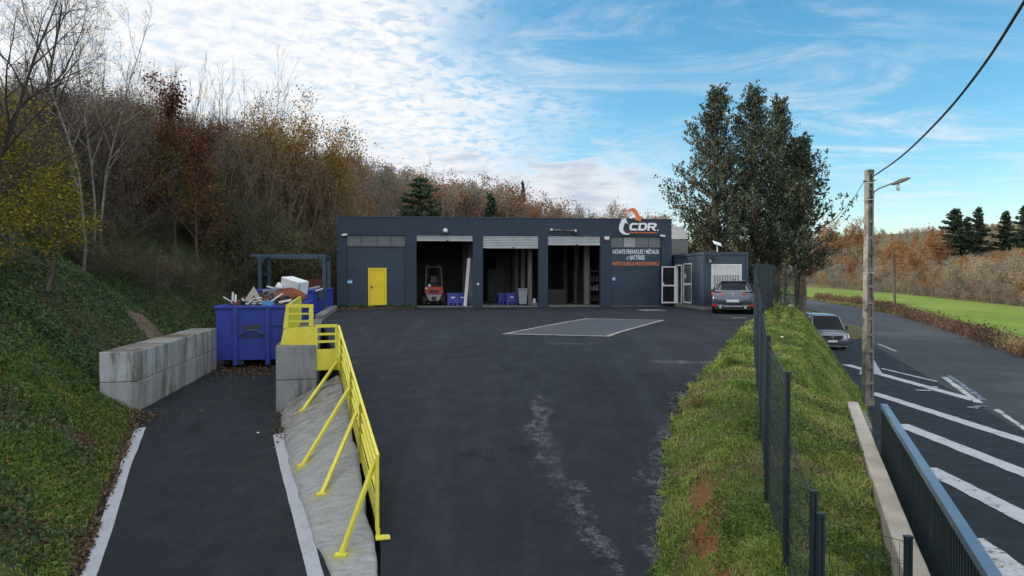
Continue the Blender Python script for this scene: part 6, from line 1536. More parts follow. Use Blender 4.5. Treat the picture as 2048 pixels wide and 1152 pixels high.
P_farg2 = proto('far_gold', 35, 8, M_barkb, M_twigt, L_gold, 3, 0.32, 0.15, 0.9, r0=0.13, nk=(10, 6, 4), start=0.12, spread=0.85, lenr=0.50, up=0.08, minr=0.014)

def conifer(name, seed, H, R0, leafm, whorls=26, perw=7, droop=0.15, spray=0.30, nspray=9, start=0.06, power=0.8, irregular=0.25, tr=0.17, layer=False):
    g = np.random.default_rng(seed); segs = []; C = []; Dd = []; S = []
    n = 10
    for i in range(n): segs.append((np.array([0, 0, H*i/n]), np.array([0, 0, H*(i+1)/n]), tr*(1-i/n)+0.015, tr*(1-(i+1)/n)+0.015, 0))
    for w in range(whorls):
        f = start+(0.985-start)*(w/(whorls-1)); Lw = R0*(1-f)**power+0.10
        for k in range(perw):
            az = g.uniform(0, 2*math.pi); L = Lw*g.uniform(1-irregular*1.6, 1+irregular)
            z0 = H*f+g.uniform(-.5, .5)*H/whorls*(0.4 if layer else 1.2); d = np.array([math.cos(az), math.sin(az), 0]); p = np.array([0, 0, z0]); m = max(2, int(L/0.45)); q = p
            for j in range(m):
                t = (j+1)/m; nq = p+d*L*t+np.array([0, 0, L*(0.10*t-droop*t*t)+(0.12*L*t**3)]); segs.append((q, nq, 0.035*(1-0.8*j/m)*L/R0+0.008, 0.02*(1-t)*L/R0+0.006, 1))
                ns = max(2, int(nspray*(0.5+t)))
                for _ in range(ns):
                    C.append(q+(nq-q)*g.uniform(0, 1)+g.normal(0, 0.10, 3)*np.array([1, 1, 0.4 if layer else 0.8])); sd = d*g.uniform(0.3, 1)+np.array([-d[1], d[0], 0])*g.normal(0, 0.9)+np.array([0, 0, g.uniform(-0.35, 0.3)]); Dd.append(nrmz(sd)); S.append(spray*g.uniform(0.6, 1.25))
                q = nq
    for j in range(40): C.append(np.array([0, 0, H*g.uniform(0.9, 1.0)])+g.normal(0, 0.06, 3)); Dd.append(nrmz(np.array([g.normal(0, .6), g.normal(0, .6), 1.0]))); S.append(spray*0.7)
    V, Fq = sprays(g, np.array(C), np.array(Dd), np.array(S)); tV, tF = tubes(segs, 6, (0,)); bV, bF = tubes(segs, 3, (1,))
    return Proto(name, cat((tV, tF, 0), (bV, bF, 0)), cat((V, Fq, 0)), [M_barkb], [leafm], H)
def sprays(g, C, Dd, S, width=0.30):
    n = len(C); s = S[:, None]; side = np.cross(Dd, g.normal(0, 1, (n, 3))); side /= np.linalg.norm(side, axis=1)[:, None]+1e-9
    V = np.stack([C, C+Dd*s*0.45+side*s*width, C+Dd*s, C+Dd*s*0.45-side*s*width], 1).reshape(-1, 3); return V, np.arange(4*n).reshape(-1, 4)
P_cedar = conifer('cedar', 41, 8, 3.3, L_blgr, 17, 9, 0.05, 0.34, 13, 0.10, 0.55, 0.25, 0.16, layer=True)
P_spruce = conifer('spruce', 42, 8, 2.1, L_con, 26, 8, 0.22, 0.30, 9, 0.05, 0.85, 0.2)
L_fcon = leafmat('far_conifer_needles', [(0.0, (0.022, 0.040, 0.030)), (0.6, (0.05, 0.08, 0.055)), (1.0, (0.085, 0.12, 0.075))], 0.8, 0.1)
P_pine = conifer('pine', 43, 12, 3.2, L_fcon, 24, 8, 0.10, 0.42, 16, 0.12, 0.75, 0.5)
def cypress(name, seed, H, R0, nb=210, f0=0.08):
    """loose conifer whose limbs sweep up and end in upright tufts"""
    g = np.random.default_rng(seed); segs = []; C = []; Dd = []; S = []
    n = 12
    segs.append((np.array([0, 0, -2.6]), np.array([0, 0, 0.0]), 0.40, 0.32, 0))
    for i in range(n): segs.append((np.array([0.15*math.sin(i*.7), 0.1*math.sin(i), H*i/n]), np.array([0.15*math.sin((i+1)*.7), 0.1*math.sin(i+1), H*(i+1)/n]), 0.30*(1-i/n)+0.02, 0.30*(1-(i+1)/n)+0.02, 0))
    for b in range(nb):
        f = f0+(0.98-f0)*(b+g.uniform(0, 1))/nb; az = g.uniform(0, 2*math.pi)
        env = min(R0*((1-f)**0.90), R0*0.58)*(0.75 if f < 0.15 else 1.0)*(0.72+0.28*math.sin(f*19+az*2+seed))+0.06
        L = env*g.uniform(0.60, 1.16); d = np.array([math.cos(az), math.sin(az), 0.0]); p = np.array([0, 0, H*f-0.5*L*0.7]); q = p; m = max(3, int(L/0.4))
        for j in range(m):
            t = (j+1)/m; nq = p+d*L*t+np.array([0, 0, 0.30*L*t+0.55*L*t*t])+g.normal(0, 0.05, 3); segs.append((q, nq, 0.05*(1-j/m)+0.012, 0.05*(1-t)+0.010, 1))
            if t > 0.30 or f > 0.8:
                nt_ = 2 if t < 0.75 else 4
                for _ in range(nt_):
                    c = q+(nq-q)*g.uniform(0, 1)+g.normal(0, 0.20, 3); td = nrmz(d*g.uniform(0.0, 0.9)+g.normal(0, 0.38, 3)+np.array([0, 0, 1.05])); ln = g.uniform(0.30, 0.70)*(1.0 if f < 0.85 else 0.7)
                    for _k in range(15):
                        u = g.uniform(0, 1); C.append(c+td*ln*u+g.normal(0, 0.07, 3)*(1.3-u)); Dd.append(nrmz(td+g.normal(0, 0.55, 3))); S.append(0.165*g.uniform(0.6, 1.3))
            q = nq
    V, Fq = sprays(g, np.array(C), np.array(Dd), np.array(S), 0.27); tV, tF = tubes(segs, 7, (0,)); bV, bF = tubes(segs, 3, (1,))
    return Proto(name, cat((tV, tF, 0), (bV, bF, 0)), cat((V, Fq, 0)), [M_barkb], [L_cyp], H)
P_cyp1 = cypress('cypress_a', 51, 14, 6.4, 200); P_cyp2 = cypress('cypress_b', 52, 14, 6.0, 180); P_cyp3 = cypress('cypress_c', 53, 11, 5.0, 130, 0.22)

def hz(s, t): return hill_pt(np.array([float(s)]), np.array([float(t)]))[0]
# invert: ground point of the hill seen along pixel column px at depth d
_SS, _TT = np.meshgrid(np.linspace(0, len(FOOT)-1.01, 700), np.concatenate([np.arange(0, 30, 0.5), np.arange(30, 200, 2.0)]), indexing='ij')
_HP = hill_pt(_SS.ravel(), _TT.ravel())
def hill_at(x, y):
    i = np.argmin((_HP[:, 0]-x)**2+(_HP[:, 1]-y)**2); return float(_HP[i, 2])
def on_hill(px, d, dz=-0.15): x = (px-1024)/F*d; return Vector((x, d, hill_at(x, d)+dz))
def top_h(loc, py, d): return max(1.0, D(1024, py, d).z-loc.z)

def plant(P, name, label, catg, px, pytop, d, wide=1.0, group=None, rz=None, dz=-0.15):
    loc = on_hill(px, d, dz); return P.place(name, label, catg, loc, top_h(loc, pytop, d), random.uniform(0, 6.28) if rz is None else rz, group, wide)
# --- the left hillside, tree by tree
plant(P_dark, 'bare_tree', 'large dark bare tree whose branches overhang the top left corner', 'tree', -40, -160, 17.5, 0.72, rz=0.6)
plant(P_bareB, 'bare_tree', 'bare grey tree rising behind the yellow-leaved tree at far left', 'tree', 60, -120, 25, 1.1)
plant(P_birch, 'birch_tree', 'thin pale birch with upright twigs, leftmost of the birches on the bank', 'tree', 165, -70, 24, 1.0, rz=1.1)
plant(P_birch2, 'birch_tree', 'thin pale birch standing just right of the leftmost birch', 'tree', 186, -60, 26, 1.0, rz=2.0)
plant(P_birch, 'birch_tree', 'slender birch with small dark leaves right of the pair of birches', 'tree', 206, -20, 27.5, 1.0, rz=4.0)
plant(P_bareA, 'bare_tree', 'low bare tree spreading right of the birches against the sky', 'tree', 215, 60, 30, 1.0, rz=0.3)
plant(P_yel, 'yellow_tree', 'broad tree with yellow-green autumn leaves at the left edge', 'tree', 30, 190, 18.5, 1.25, rz=1.0)
plant(P_yel, 'yellow_tree', 'lower yellow-leaved bush spreading right beneath the yellow-green tree', 'bush', 95, 335, 17.0, 1.5, rz=3.0)
plant(P_fan, 'bare_tree', 'bare fan of thin twigs behind the dark russet tree', 'tree', 330, 110, 40, 1.0)
plant(P_dkr, 'russet_tree', 'dark russet-leaved tree standing left of the bare fan-shaped tree', 'tree', 350, 165, 33, 0.95, rz=0.4)
plant(P_dkr, 'russet_tree', 'low russet sapling right of and below the dark russet tree', 'tree', 398, 250, 32, 0.9, rz=2.4)
plant(P_yel, 'yellow_tree', 'small yellow-leaved sapling under the dark russet tree', 'tree', 335, 255, 34, 1.2, rz=5.0)
plant(P_fan, 'bare_tree', 'bare many-stemmed tree spread like a fan against the white cloud', 'tree', 466, 125, 42, 1.0, rz=2.2)
plant(P_gold, 'golden_tree', 'golden-leaved tree at the right shoulder of the hillside', 'tree', 590, 208, 42, 1.0, rz=1.4)
plant(P_gold, 'golden_tree', 'sparser golden tree right of the shoulder, nearer the workshop roof', 'tree', 640, 262, 45, 1.0, rz=3.4)
plant(P_gold, 'golden_tree', 'thin golden sapling between the fan tree and the golden tree', 'tree', 540, 225, 43, 0.8, rz=5.2)
for i, (px, py, d, lab) in enumerate([(440, 235, 38, 'tan thicket of upright stems below the fan tree'), (500, 232, 39, 'tan thicket of upright stems right of and below the fan tree'), (555, 262, 40, 'tan thicket of upright stems below the thin golden sapling'), (615, 300, 42, 'tan thicket in front of the golden trees'), (655, 335, 43, 'tan thicket beside the left corner of the workshop roof'), (265, 150, 36, 'brown thicket between the birches and the dark russet tree'), (225, 150, 34, 'brown thicket behind the slender birch')]):
    plant(P_copp, 'coppice_thicket', lab, 'thicket', px, py, d, 1.1, 'thickets of thin stems on the hillside')
plant(P_bareB, 'bare_tree', 'single pale sapling trunk rising out of the dark undergrowth', 'tree', 497, 300, 33, 0.45)
plant(P_brush2, 'ivy_bush', 'dark ivy-covered bush squeezed beside the left end of the workshop', 'bush', 660, 430, 37.8, 0.75, dz=0)
plant(P_brush2, 'ivy_bush', 'dark bush with a few green leaves behind the steel frame', 'bush', 600, 440, 40, 1.3, dz=0)
# --- trees behind the workshop
GB = None
behind = [
 (P_farg, 'bare_tree', 'wide bare grey tree behind the left part of the workshop roof', 'tree', 745, 318, 56, 1.05),
 (P_farg, 'bare_tree', 'bare grey tree just left of the cedar behind the roof', 'tree', 790, 335, 60, 1.0),
 (P_gold, 'golden_tree', 'low golden bush at the left end of the workshop roof', 'bush', 700, 385, 50, 1.0),
 (P_cedar, 'cedar_tree', 'layered blue-green cedar behind the roof above the left open bay', 'tree', 841, 358, 56, 0.85),
 (P_birch, 'birch_tree', 'tall pale birch rising above the cedar against the cloud', 'tree', 853, 292, 78, 0.9),
 (P_birch2, 'birch_tree', 'pale birch with two visible stems right of the cedar, the left one', 'tree', 897, 330, 58, 0.8),
 (P_birch2, 'birch_tree', 'pale leaning birch right of the cedar, the right one of the two', 'tree', 915, 338, 58.5, 0.9),
 (P_rus2, 'russet_tree', 'russet oak behind the cedar, left of the birches', 'tree', 838, 330, 84, 1.1),
 (P_spruce, 'spruce_tree', 'small dark spruce behind the roof above the middle bay', 'tree', 983, 392, 56, 0.75),
 (P_rus, 'russet_tree', 'russet oak crown standing above the small spruce', 'tree', 962, 350, 90, 1.05),
 (P_rus2, 'russet_tree', 'dark russet oak right of the two birches', 'tree', 925, 346, 88, 1.0),
 (P_rus, 'russet_tree', 'broad russet oak on the skyline right of the spruce', 'tree', 1030, 368, 95, 1.2),
 (P_rus2, 'russet_tree', 'russet oak at the descending right end of the wooded ridge', 'tree', 1083, 382, 98, 1.15),
 (P_farb2, 'bare_tree', 'bare brown tree where the wooded ridge meets the roof', 'tree', 1118, 398, 92, 1.0),
 (P_farg, 'bare_tree', 'small bare tree on the skyline left of the company sign', 'tree', 1157, 412, 95, 0.8),
 (P_farb, 'bare_tree', 'bare tree showing just left of the orange arrow', 'tree', 1216, 408, 95, 0.85),
 (P_faro, 'russet_tree', 'low russet tree touching the orange arrow of the sign', 'tree', 1245, 418, 98, 0.8),
 (P_pine, 'pine_tree', 'tiny dark pine tip above the russet oaks of the ridge', 'tree', 1046, 366, 120, 0.3),
 (P_rus2, 'russet_tree', 'dull russet tree at the shoulder where the ridge drops behind the golden tree', 'tree', 690, 292, 68, 0.9),
 (P_farb2, 'bare_tree', 'reddish bare tree between the golden tree and the wide grey tree', 'tree', 712, 308, 74, 1.0),
 (P_farb2, 'bare_tree', 'bare brown tree right of the small spruce', 'tree', 1015, 400, 70, 0.9),
 (P_farb2, 'bare_tree', 'bare brown tree filling the gap between birches and spruce', 'tree', 950, 385, 66, 0.9),
]
for a in behind: plant(*a)
# --- woods that read as one mass: merged trees on the ridge behind
def mass(name, label, catg, items):
    mats = []; Vs, Fs, Ms = [], [], []; o = 0
    for P, loc, h, rz, wide in items:
        V, Fq = P.arrays(loc, h, rz, wide); mi = np.concatenate([P.tM, P.cM])
        ml = [P.tm[0]]*1; idx = []
        for m in P.tm+P.cm:
            if m not in mats: mats.append(m)
        tmap = np.array([mats.index(m) for m in P.tm]); cmap = np.array([mats.index(m) for m in P.cm])
        M_ = np.concatenate([tmap[P.tM], cmap[P.cM]])
        Vs.append(V); Fs.append(Fq+o); Ms.append(M_); o += len(V)
    me = np_mesh(name, np.concatenate(Vs), np.concatenate(Fs), np.concatenate(Ms))
    ob = link(name, me, mats); tag(ob, label, catg, None, 'stuff'); return ob
g = np.random.default_rng(5)
items = []
line = [(640, 300), (690, 300), (760, 322), (830, 338), (900, 348), (960, 360), (1030, 378), (1090, 390), (1130, 408), (1180, 422), (1260, 428), (1330, 425)]
for i in range(190):
    px = g.uniform(640, 1330); d = g.uniform(62, 120); loc = on_hill(px, d); py = np.interp(px, [p[0] for p in line], [p[1] for p in line])+g.uniform(0, 34)+max(0, 85-d)*0.5
    h = min(14, top_h(loc, py, d))
    if h < 2.2: continue
    P = [P_farb2, P_farg, P_farb2, P_faro, P_rus2, P_farb][int(g.integers(0, 6))]
    items.append((P, loc, h, g.uniform(0, 6.28), g.uniform(0.9, 1.3)))
mass('ridge_wood', 'brown and russet wood on the ridge behind the workshop', 'wood', items)
# undergrowth on the left hillside
items = []
for i in range(150):
    s = g.uniform(2.5, 10.6); t = g.uniform(5.0, 17)
    if s < 5.5 and t < 6.5: continue
    p = hz(s, t); px = 1024+F*p[0]/p[1]; P = [P_brush, P_brush, P_brush2, P_copp][int(g.integers(0, 4))]
    items.append((P, (p[0], p[1], p[2]-0.1), g.uniform(1.8, 3.6)*(0.8 if t < 7 else 1.0), g.uniform(0, 6.28), g.uniform(0.9, 1.3)))
for i in range(110):
    s = g.uniform(1.5, 11.4); t = g.uniform(15, 48); p = hz(s, t); P = [P_brush, P_copp, P_farb2, P_farg][int(g.integers(0, 4))]
    items.append((P, (p[0], p[1], p[2]-0.1), g.uniform(3.0, 5.2), g.uniform(0, 6.28), g.uniform(0.9, 1.3)))
dense = [(-60, 165), (0, 170), (130, 162), (200, 185), (260, 182), (300, 200), (400, 225), (450, 232), (520, 234), (600, 243), (650, 264), (690, 305)]
for i in range(640):
    px = g.uniform(-80, 690); d = g.uniform(18, 62); loc = on_hill(px, d); py = float(np.interp(px, [p[0] for p in dense], [p[1] for p in dense]))+(g.uniform(0, 150) if i < 420 else g.uniform(0, 40))
    h = top_h(loc, py, d)
    if loc.z < 3.0 or h < 1.6 or h > 7.5: continue
    P = [P_brush, P_brush, P_copp, P_brush2, P_farb2, P_brush][int(g.integers(0, 6))]
    items.append((P, (loc.x, loc.y, loc.z-0.1), h, g.uniform(0, 6.28), g.uniform(0.9, 1.3)*(1.0 if h < 5 else 0.7)))
for i in range(260):     # tangled brush down to the edge of the ivy
    s = g.uniform(3.2, 9.8); t = g.uniform(5.2, 13); p = hz(s, t)
    if 4.6 < s < 5.8 and t < 6.0: continue
    items.append(([P_brush, P_brush2, P_brush][int(g.integers(0, 3))], (p[0], p[1], p[2]-0.15), g.uniform(1.3, 2.6), g.uniform(0, 6.28), g.uniform(1.0, 1.5)))
for i in range(150):     # dark scrub in front of the upright stems behind the skips
    px = g.uniform(400, 575); d = g.uniform(35.5, 40); loc = on_hill(px, d); py = float(np.interp(px, [400, 560, 668], [385, 395, 425]))+g.uniform(-25, 90); h = top_h(loc, py, d)
    if h < 1.0: continue
    items.append(([P_brush2, P_brush, P_brush2][int(g.integers(0, 3))], (loc.x, loc.y, loc.z-0.1), min(h, 3.4), g.uniform(0, 6.28), g.uniform(1.0, 1.4)))
for i in range(46):      # steep dark bank behind the skips, bushes low down
    s = g.uniform(6.3, 10.4); t = g.uniform(1.2, 5.5); p = hz(s, t)
    items.append(([P_brush2, P_brush, P_brush2][int(g.integers(0, 3))], (p[0], p[1], p[2]-0.1), g.uniform(1.0, 2.2), g.uniform(0, 6.28), g.uniform(1.0, 1.4)))
mass('undergrowth', 'dense brown and dark green undergrowth covering the left hillside', 'undergrowth', items)

# --- tall conifers behind the office cabin
def site_z(x, y):
    if y >= 60 or x > RX(y): return ROADZ-0.15
    pts = bank_section(y); return float(np.interp(x, [p[0] for p in pts], [p[1] for p in pts]))-0.1
def gplace(P, name, label, catg, px, pytop, d, wide=1.0, group=None, rz=0.0, z=None):
    x = (px-1024)/F*d; z = site_z(x, d) if z is None else z; h = D(1024, pytop, d).z-z; return P.place(name, label, catg, Vector((x, d, z)), h, rz, group, wide)
gplace(P_cyp1, 'conifer_tree', 'tall dark conifer with a pointed top, left one of the group behind the cabin', 'tree', 1430, 178, 47, 1.0, rz=0.5)
gplace(P_cyp2, 'conifer_tree', 'tall dark conifer with a ragged double top in the middle of the group', 'tree', 1508, 180, 46, 1.02, rz=2.0)
gplace(P_cyp3, 'conifer_tree', 'lower dark conifer at the right side of the group, nearest the road', 'tree', 1600, 278, 45, 1.12, rz=4.2, z=-0.5)
gplace(P_cyp3, 'conifer_tree', 'slim dark conifer leader just right of the ragged double top', 'tree', 1556, 205, 48.5, 0.72, rz=1.2)
gplace(P_rus2, 'bare_tree', 'thin brownish tree showing through the gap at the conifer feet', 'tree', 1545, 420, 55, 0.9)
gplace(P_yel, 'green_bush', 'mottled green bush behind the cabin roof under the left conifer', 'bush', 1420, 430, 52, 1.2, rz=1.0)
gplace(P_brush2, 'green_bush', 'dark green bush at the foot of the conifer trunk by the road', 'bush', 1566, 520, 44, 0.45)
gplace(P_brush2, 'green_bush', 'low dark bush right of the cabin behind the wire fence', 'bush', 1530, 520, 45, 1.3, rz=2.0)

# --- the far hill beyond the field
def far_base(px, d): x = (px-1024)/F*d; return Vector((x, d, float(ground_z(x, d))-0.2))
skyl = ([1600, 1640, 1690, 1750, 1800, 1850, 1900, 1950, 2000, 2060], [436, 436, 438, 440, 455, 455, 452, 447, 447, 445])
items = []
for i in range(950):
    px = g.uniform(1560, 2140); e0 = np.interp(px, [1560, 1640, 1750, 1900, 2048, 2140], [330, 300, 205, 138, 98, 84]); d = e0+3+300*g.random()**1.3
    loc = far_base(px, d); lim = D(1024, float(np.interp(px, *skyl)), d).z-loc.z
    h = min(g.uniform(4.6, 8.2), max(lim, 3.2))
    if lim < -6: continue
    rr = g.random(); P = P_farb if rr < 0.36 else P_farb2 if rr < 0.50 else P_farg if rr < 0.80 else P_faro if rr < 0.93 else P_farg2
    cl = float(vnoise(loc.x, loc.y, 0.035, 5))
    if cl > 0.38: P = P_faro if rr < 0.75 else P_farg2
    elif cl < -0.45: P = P_farg if rr < 0.7 else P_farb
    if d-e0 < 18 and rr > 0.7: P = P_farb
    items.append((P, loc, h, g.uniform(0, 6.28), g.uniform(1.0, 1.35)))
for i in range(170):    # scrub that hides the feet of the front row
    px = g.uniform(1600, 2130); e0 = np.interp(px, [1560, 1640, 1750, 1900, 2048, 2140], [330, 300, 205, 138, 98, 84]); loc = far_base(px, e0+g.uniform(-2, 8))
    items.append(([P_farb, P_farg, P_farb2][int(g.integers(0, 3))], loc, g.uniform(1.6, 3.4), g.uniform(0, 6.28), g.uniform(1.2, 1.7)))
mass('far_wood', 'brown and grey wood covering the hill beyond the green field', 'wood', items)
def fplant(P, name, label, catg, px, pytop, d, wide=1.0, group=None):
    loc = far_base(px, d); return P.place(name, label, catg, loc, max(2, D(1024, pytop, d).z-loc.z), random.uniform(0, 6.28), group, wide)
for px, py, d, w, lab in [(1908, 420, 225, 1.2, 'broad dark conifer on the far skyline, leftmost of the conifers there'), (1955, 417, 230, 0.8, 'pointed dark conifer on the far skyline, second from the left'), (2010, 424, 225, 0.95, 'dark conifer on the far skyline, third from the left'), (2048, 413, 215, 1.0, 'dark conifer cut by the right edge of the photo'), (1932, 436, 228, 0.9, 'small dark conifer between the two leftmost skyline conifers')]:
    fplant(P_pine, 'conifer_tree', lab, 'tree', px, py, d, w)
for px, py, d, w, P, lab in [(1700, 520, 215, 0.8, P_faro, 'bright orange tree low on the far hill left of the concrete pole'), (1830, 492, 165, 1.0, P_faro, 'orange oak on the far hill right of the concrete pole, under the skyline'), (1790, 478, 190, 1.0, P_faro, 'rusty oak just right of the upper concrete pole'), (1868, 455, 200, 1.0, P_faro, 'orange oak on the skyline left of the far conifers'), (1715, 436, 330, 1.1, P_faro, 'orange oak on the skyline left of the concrete pole'), (1660, 440, 330, 1.1, P_faro, 'russet oak on the skyline beside the tall conifers'), (1920, 512, 150, 0.8, P_farg2, 'golden tree on the far hill below the skyline conifers'), (2030, 500, 140, 0.8, P_farg2, 'golden tree near the right edge on the far hill'), (1645, 545, 230, 0.8, P_farg2, 'small golden bush at the left end of the green field')]:
    fplant(P, 'autumn_tree', lab, 'tree', px, py, d, w)
GR = 'bare trees along the far edge of the green field'
for i, (px, py, d) in enumerate([(1830, 545, 152), (1862, 535, 146), (1895, 540, 137), (1925, 530, 130), (1955, 525, 122), (1985, 520, 114), (2015, 518, 106), (2045, 520, 100), (1800, 552, 165), (1770, 556, 180)]):
    fplant(P_farg if i % 3 == 0 else P_farb, 'bare_tree', 'bare grey-brown tree in the row along the far edge of the green field', 'tree', px, py, d, 1.0, GR)

L_hdg = leafmat('hedge_leaves', [(0.0, (0.035, 0.024, 0.018)), (0.5, (0.085, 0.055, 0.038)), (1.0, (0.15, 0.105, 0.065))], 0.85, 0.1, big=0.5)
# --- brown hedge between road and field
def hedge(label, pxs, hh, colmat, leaf2=None, w=1.1):
    P = [G(px, py, ROADZ) for px, py in pxs]; dense = []
    for a, b in zip(P[:-1], P[1:]):
        n = max(2, int((b-a).length/0.18)); dense += [np.array(a+(b-a)*k/n) for k in range(n)]
    dense = np.array(dense); gg = np.random.default_rng(len(label)); segs = []
    for p in dense:
        hmod = hh*(0.78+0.28*float(vnoise(p[0], p[1], 0.35, 2)))
        for _ in range(4):
            b0 = p+np.array([gg.normal(0, w*0.30), gg.normal(0, w*0.30), 0]); d = nrmz(np.array([gg.normal(0, .35), gg.normal(0, .35), 1.0])); q = b0+d*hmod*gg.uniform(0.5, 1.05)
            segs.append((b0, q, 0.03, 0.012, 0))
            for _k in range(2): m = b0+(q-b0)*gg.uniform(0.3, 1); segs.append((m, m+nrmz(gg.normal(0, 1, 3)+np.array([0, 0, .5]))*0.35, 0.016, 0.008, 1))
    V, Fq = tubes(segs, 3); tips = np.array([s[1] for s in segs]); lV, lF = leaves(gg, tips, 2, 0.14, 0.075)
    V, Fq, M_ = cat((V, Fq, 0), (lV, lF, 1)); o = link('hedge', np_mesh('hedge', V, Fq, M_), [M_twigr, colmat]); tag(o, label, 'hedge'); return o
hedge('brown clipped hedge at the far left stretch of the road', [(1632, 598), (1668, 603), (1700, 607), (1735, 612)], 1.6, L_brown)
hedge('reddish-brown hedge between the concrete pole and the wooden pole', [(1745, 615), (1775, 622), (1808, 631)], 1.5, L_hdg)
hedge('low brown hedge right of the wooden pole with a rounded hump', [(1812, 632), (1835, 640), (1862, 648), (1880, 654)], 1.25, L_hdg)
hedge('dark brown hedge along the road near the right edge', [(1882, 655), (1915, 665), (1950, 677), (1990, 690)], 1.15, L_hdg)
L_dry = leafmat('dry_grass', [(0.0, (0.16, 0.12, 0.06)), (0.6, (0.26, 0.19, 0.10)), (1.0, (0.36, 0.28, 0.16))], 0.9, 0.2)
hedge('pale dry reed clump closing the hedge at the right edge', [(1992, 690), (2030, 703), (2075, 720)], 1.0, L_dry)
# ------------------------------------------------------------------ grass, ground cover, leaf litter
L_grass = leafmat('grass_blades', [(0.0, (0.055, 0.10, 0.028)), (0.25, (0.12, 0.21, 0.042)), (0.5, (0.24, 0.34, 0.062)), (0.7, (0.38, 0.42, 0.115)), (0.85, (0.44, 0.37, 0.19)), (1.0, (0.30, 0.21, 0.115))], 0.7, 0.3, big=0.8)
L_weed = leafmat('weed_leaves', [(0.0, (0.045, 0.08, 0.02)), (0.6, (0.10, 0.165, 0.038)), (1.0, (0.19, 0.25, 0.06))], 0.65, 0.25)
def blades(g, P, h, w, lean=0.5):
    """bent grass blades: two quads each"""
    n = len(P); a = g.uniform(0, 2*math.pi, n); d = np.stack([np.cos(a), np.sin(a), np.zeros(n)], 1); s = np.stack([-np.sin(a), np.cos(a), np.zeros(n)], 1)
    hh = (h*g.uniform(0.5, 1.4, n))[:, None]; ln = (lean*g.uniform(0.2, 1.5, n))[:, None]; ww = (w*g.uniform(0.7, 1.3, n))[:, None]
    up = np.array([[0, 0, 1.0]])
    b0, b1 = P-s*ww/2, P+s*ww/2; m = P+up*hh*0.6+d*hh*ln*0.35; m0, m1 = m-s*ww*0.4, m+s*ww*0.4; t = P+up*hh*(0.95-0.3*np.clip(ln, 0, 1))+d*hh*ln; t0, t1 = t-s*ww*0.08, t+s*ww*0.08
    V = np.stack([b0, b1, m1, m0, t1, t0], 1).reshape(-1, 3); k = (np.arange(n)*6)[:, None]
    Fq = np.concatenate([k+np.array([[0, 1, 2, 3]]), k+np.array([[3, 2, 4, 5]])], 0); return V, Fq
def bank_points(g, n, y0, y1, power=1.0):
    """random points of the grass bank; density falls with distance"""
    A = BANK; ys = A[:, 0, 1]
    u = g.random(n); y = y0*(y1/y0)**u if power else y0+(y1-y0)*u
    i = np.clip(np.searchsorted(ys, y)-1, 0, len(ys)-2); f = (y-ys[i])/(ys[i+1]-ys[i]); c = g.random(n)*(A.shape[1]-1); j = c.astype(int); h = c-j
    def at(ii, jj): return A[ii, jj]
    P = (at(i, j)*(1-f)[:, None]+at(i+1, j)*f[:, None])*(1-h)[:, None]+(at(i, j+1)*(1-f)[:, None]+at(i+1, j+1)*f[:, None])*h[:, None]
    return P
g = np.random.default_rng(77)
def rut_mask(P):
    dx = np.abs(P[:, 0]+0.18-(P[:, 1]*0.19+1.0)); return (P[:, 1] < 11.2) & (dx < 0.15) & (vnoise(P[:, 0], P[:, 1], 2.2, 71) > -0.25)
def wall_ok(P):
    c = 1.069+0.42*P[:, 1]; near = P[:, 1] < 16.3
    return ~(near & (P[:, 0] > c-0.14) & (P[:, 0] < c+0.34)) & ~(near & (P[:, 1] < 12.2) & (P[:, 0] > c-0.14))
P = bank_points(g, 210000, 6.5, 46); dens = vnoise(P[:, 0], P[:, 1], 1.1, 8)*0.5+vnoise(P[:, 0], P[:, 1], 3.1, 9)*0.35
keep = wall_ok(P) & ~(rut_mask(P) & (g.random(len(P)) < 0.92)) & (g.random(len(P)) < np.clip(0.5+dens*1.6, 0.04, 1))
P = P[keep]; d = P[:, 1]
V, Fq = blades(g, P, 0.035+0.075*np.clip(vnoise(P[:, 0], P[:, 1], 2.1, 11)+0.1, 0, 1)+0.0018*d, 0.0045+0.0008*d, 0.8)
o = link('grass', np_mesh('grass', V, Fq), L_grass); tag(o, 'long green and yellowish grass covering the bank under the wire fence', 'grass', None, 'stuff')
# broad-leaved weeds and clover in patches
P = bank_points(g, 60000, 6.5, 34); m = vnoise(P[:, 0], P[:, 1], 0.9, 21)+0.4*vnoise(P[:, 0], P[:, 1], 2.9, 22)
P = P[wall_ok(P) & ~rut_mask(P) & (m > 0.25)]; P[:, 2] += g.uniform(0.02, 0.16, len(P))
V, Fq = leaves(g, P, 1, 0.02, 0.026, flat=0.0)
o = link('weeds', np_mesh('weeds', V, Fq), L_weed); tag(o, 'low broad-leaved weeds scattered through the grass of the bank', 'weeds', None, 'stuff')
# dead brown leaves and straw on the bank
P = bank_points(g, 24000, 6.5, 34); m = vnoise(P[:, 0], P[:, 1], 0.8, 31); P = P[wall_ok(P) & (m > -0.1)]; P[:, 2] += g.uniform(0.01, 0.08, len(P))
V, Fq = leaves(g, P, 1, 0.02, 0.022)
o = link('leaf_litter', np_mesh('leaf_litter', V, Fq), L_brown); tag(o, 'fallen brown leaves lying in the grass of the bank', 'fallen leaves', None, 'stuff')
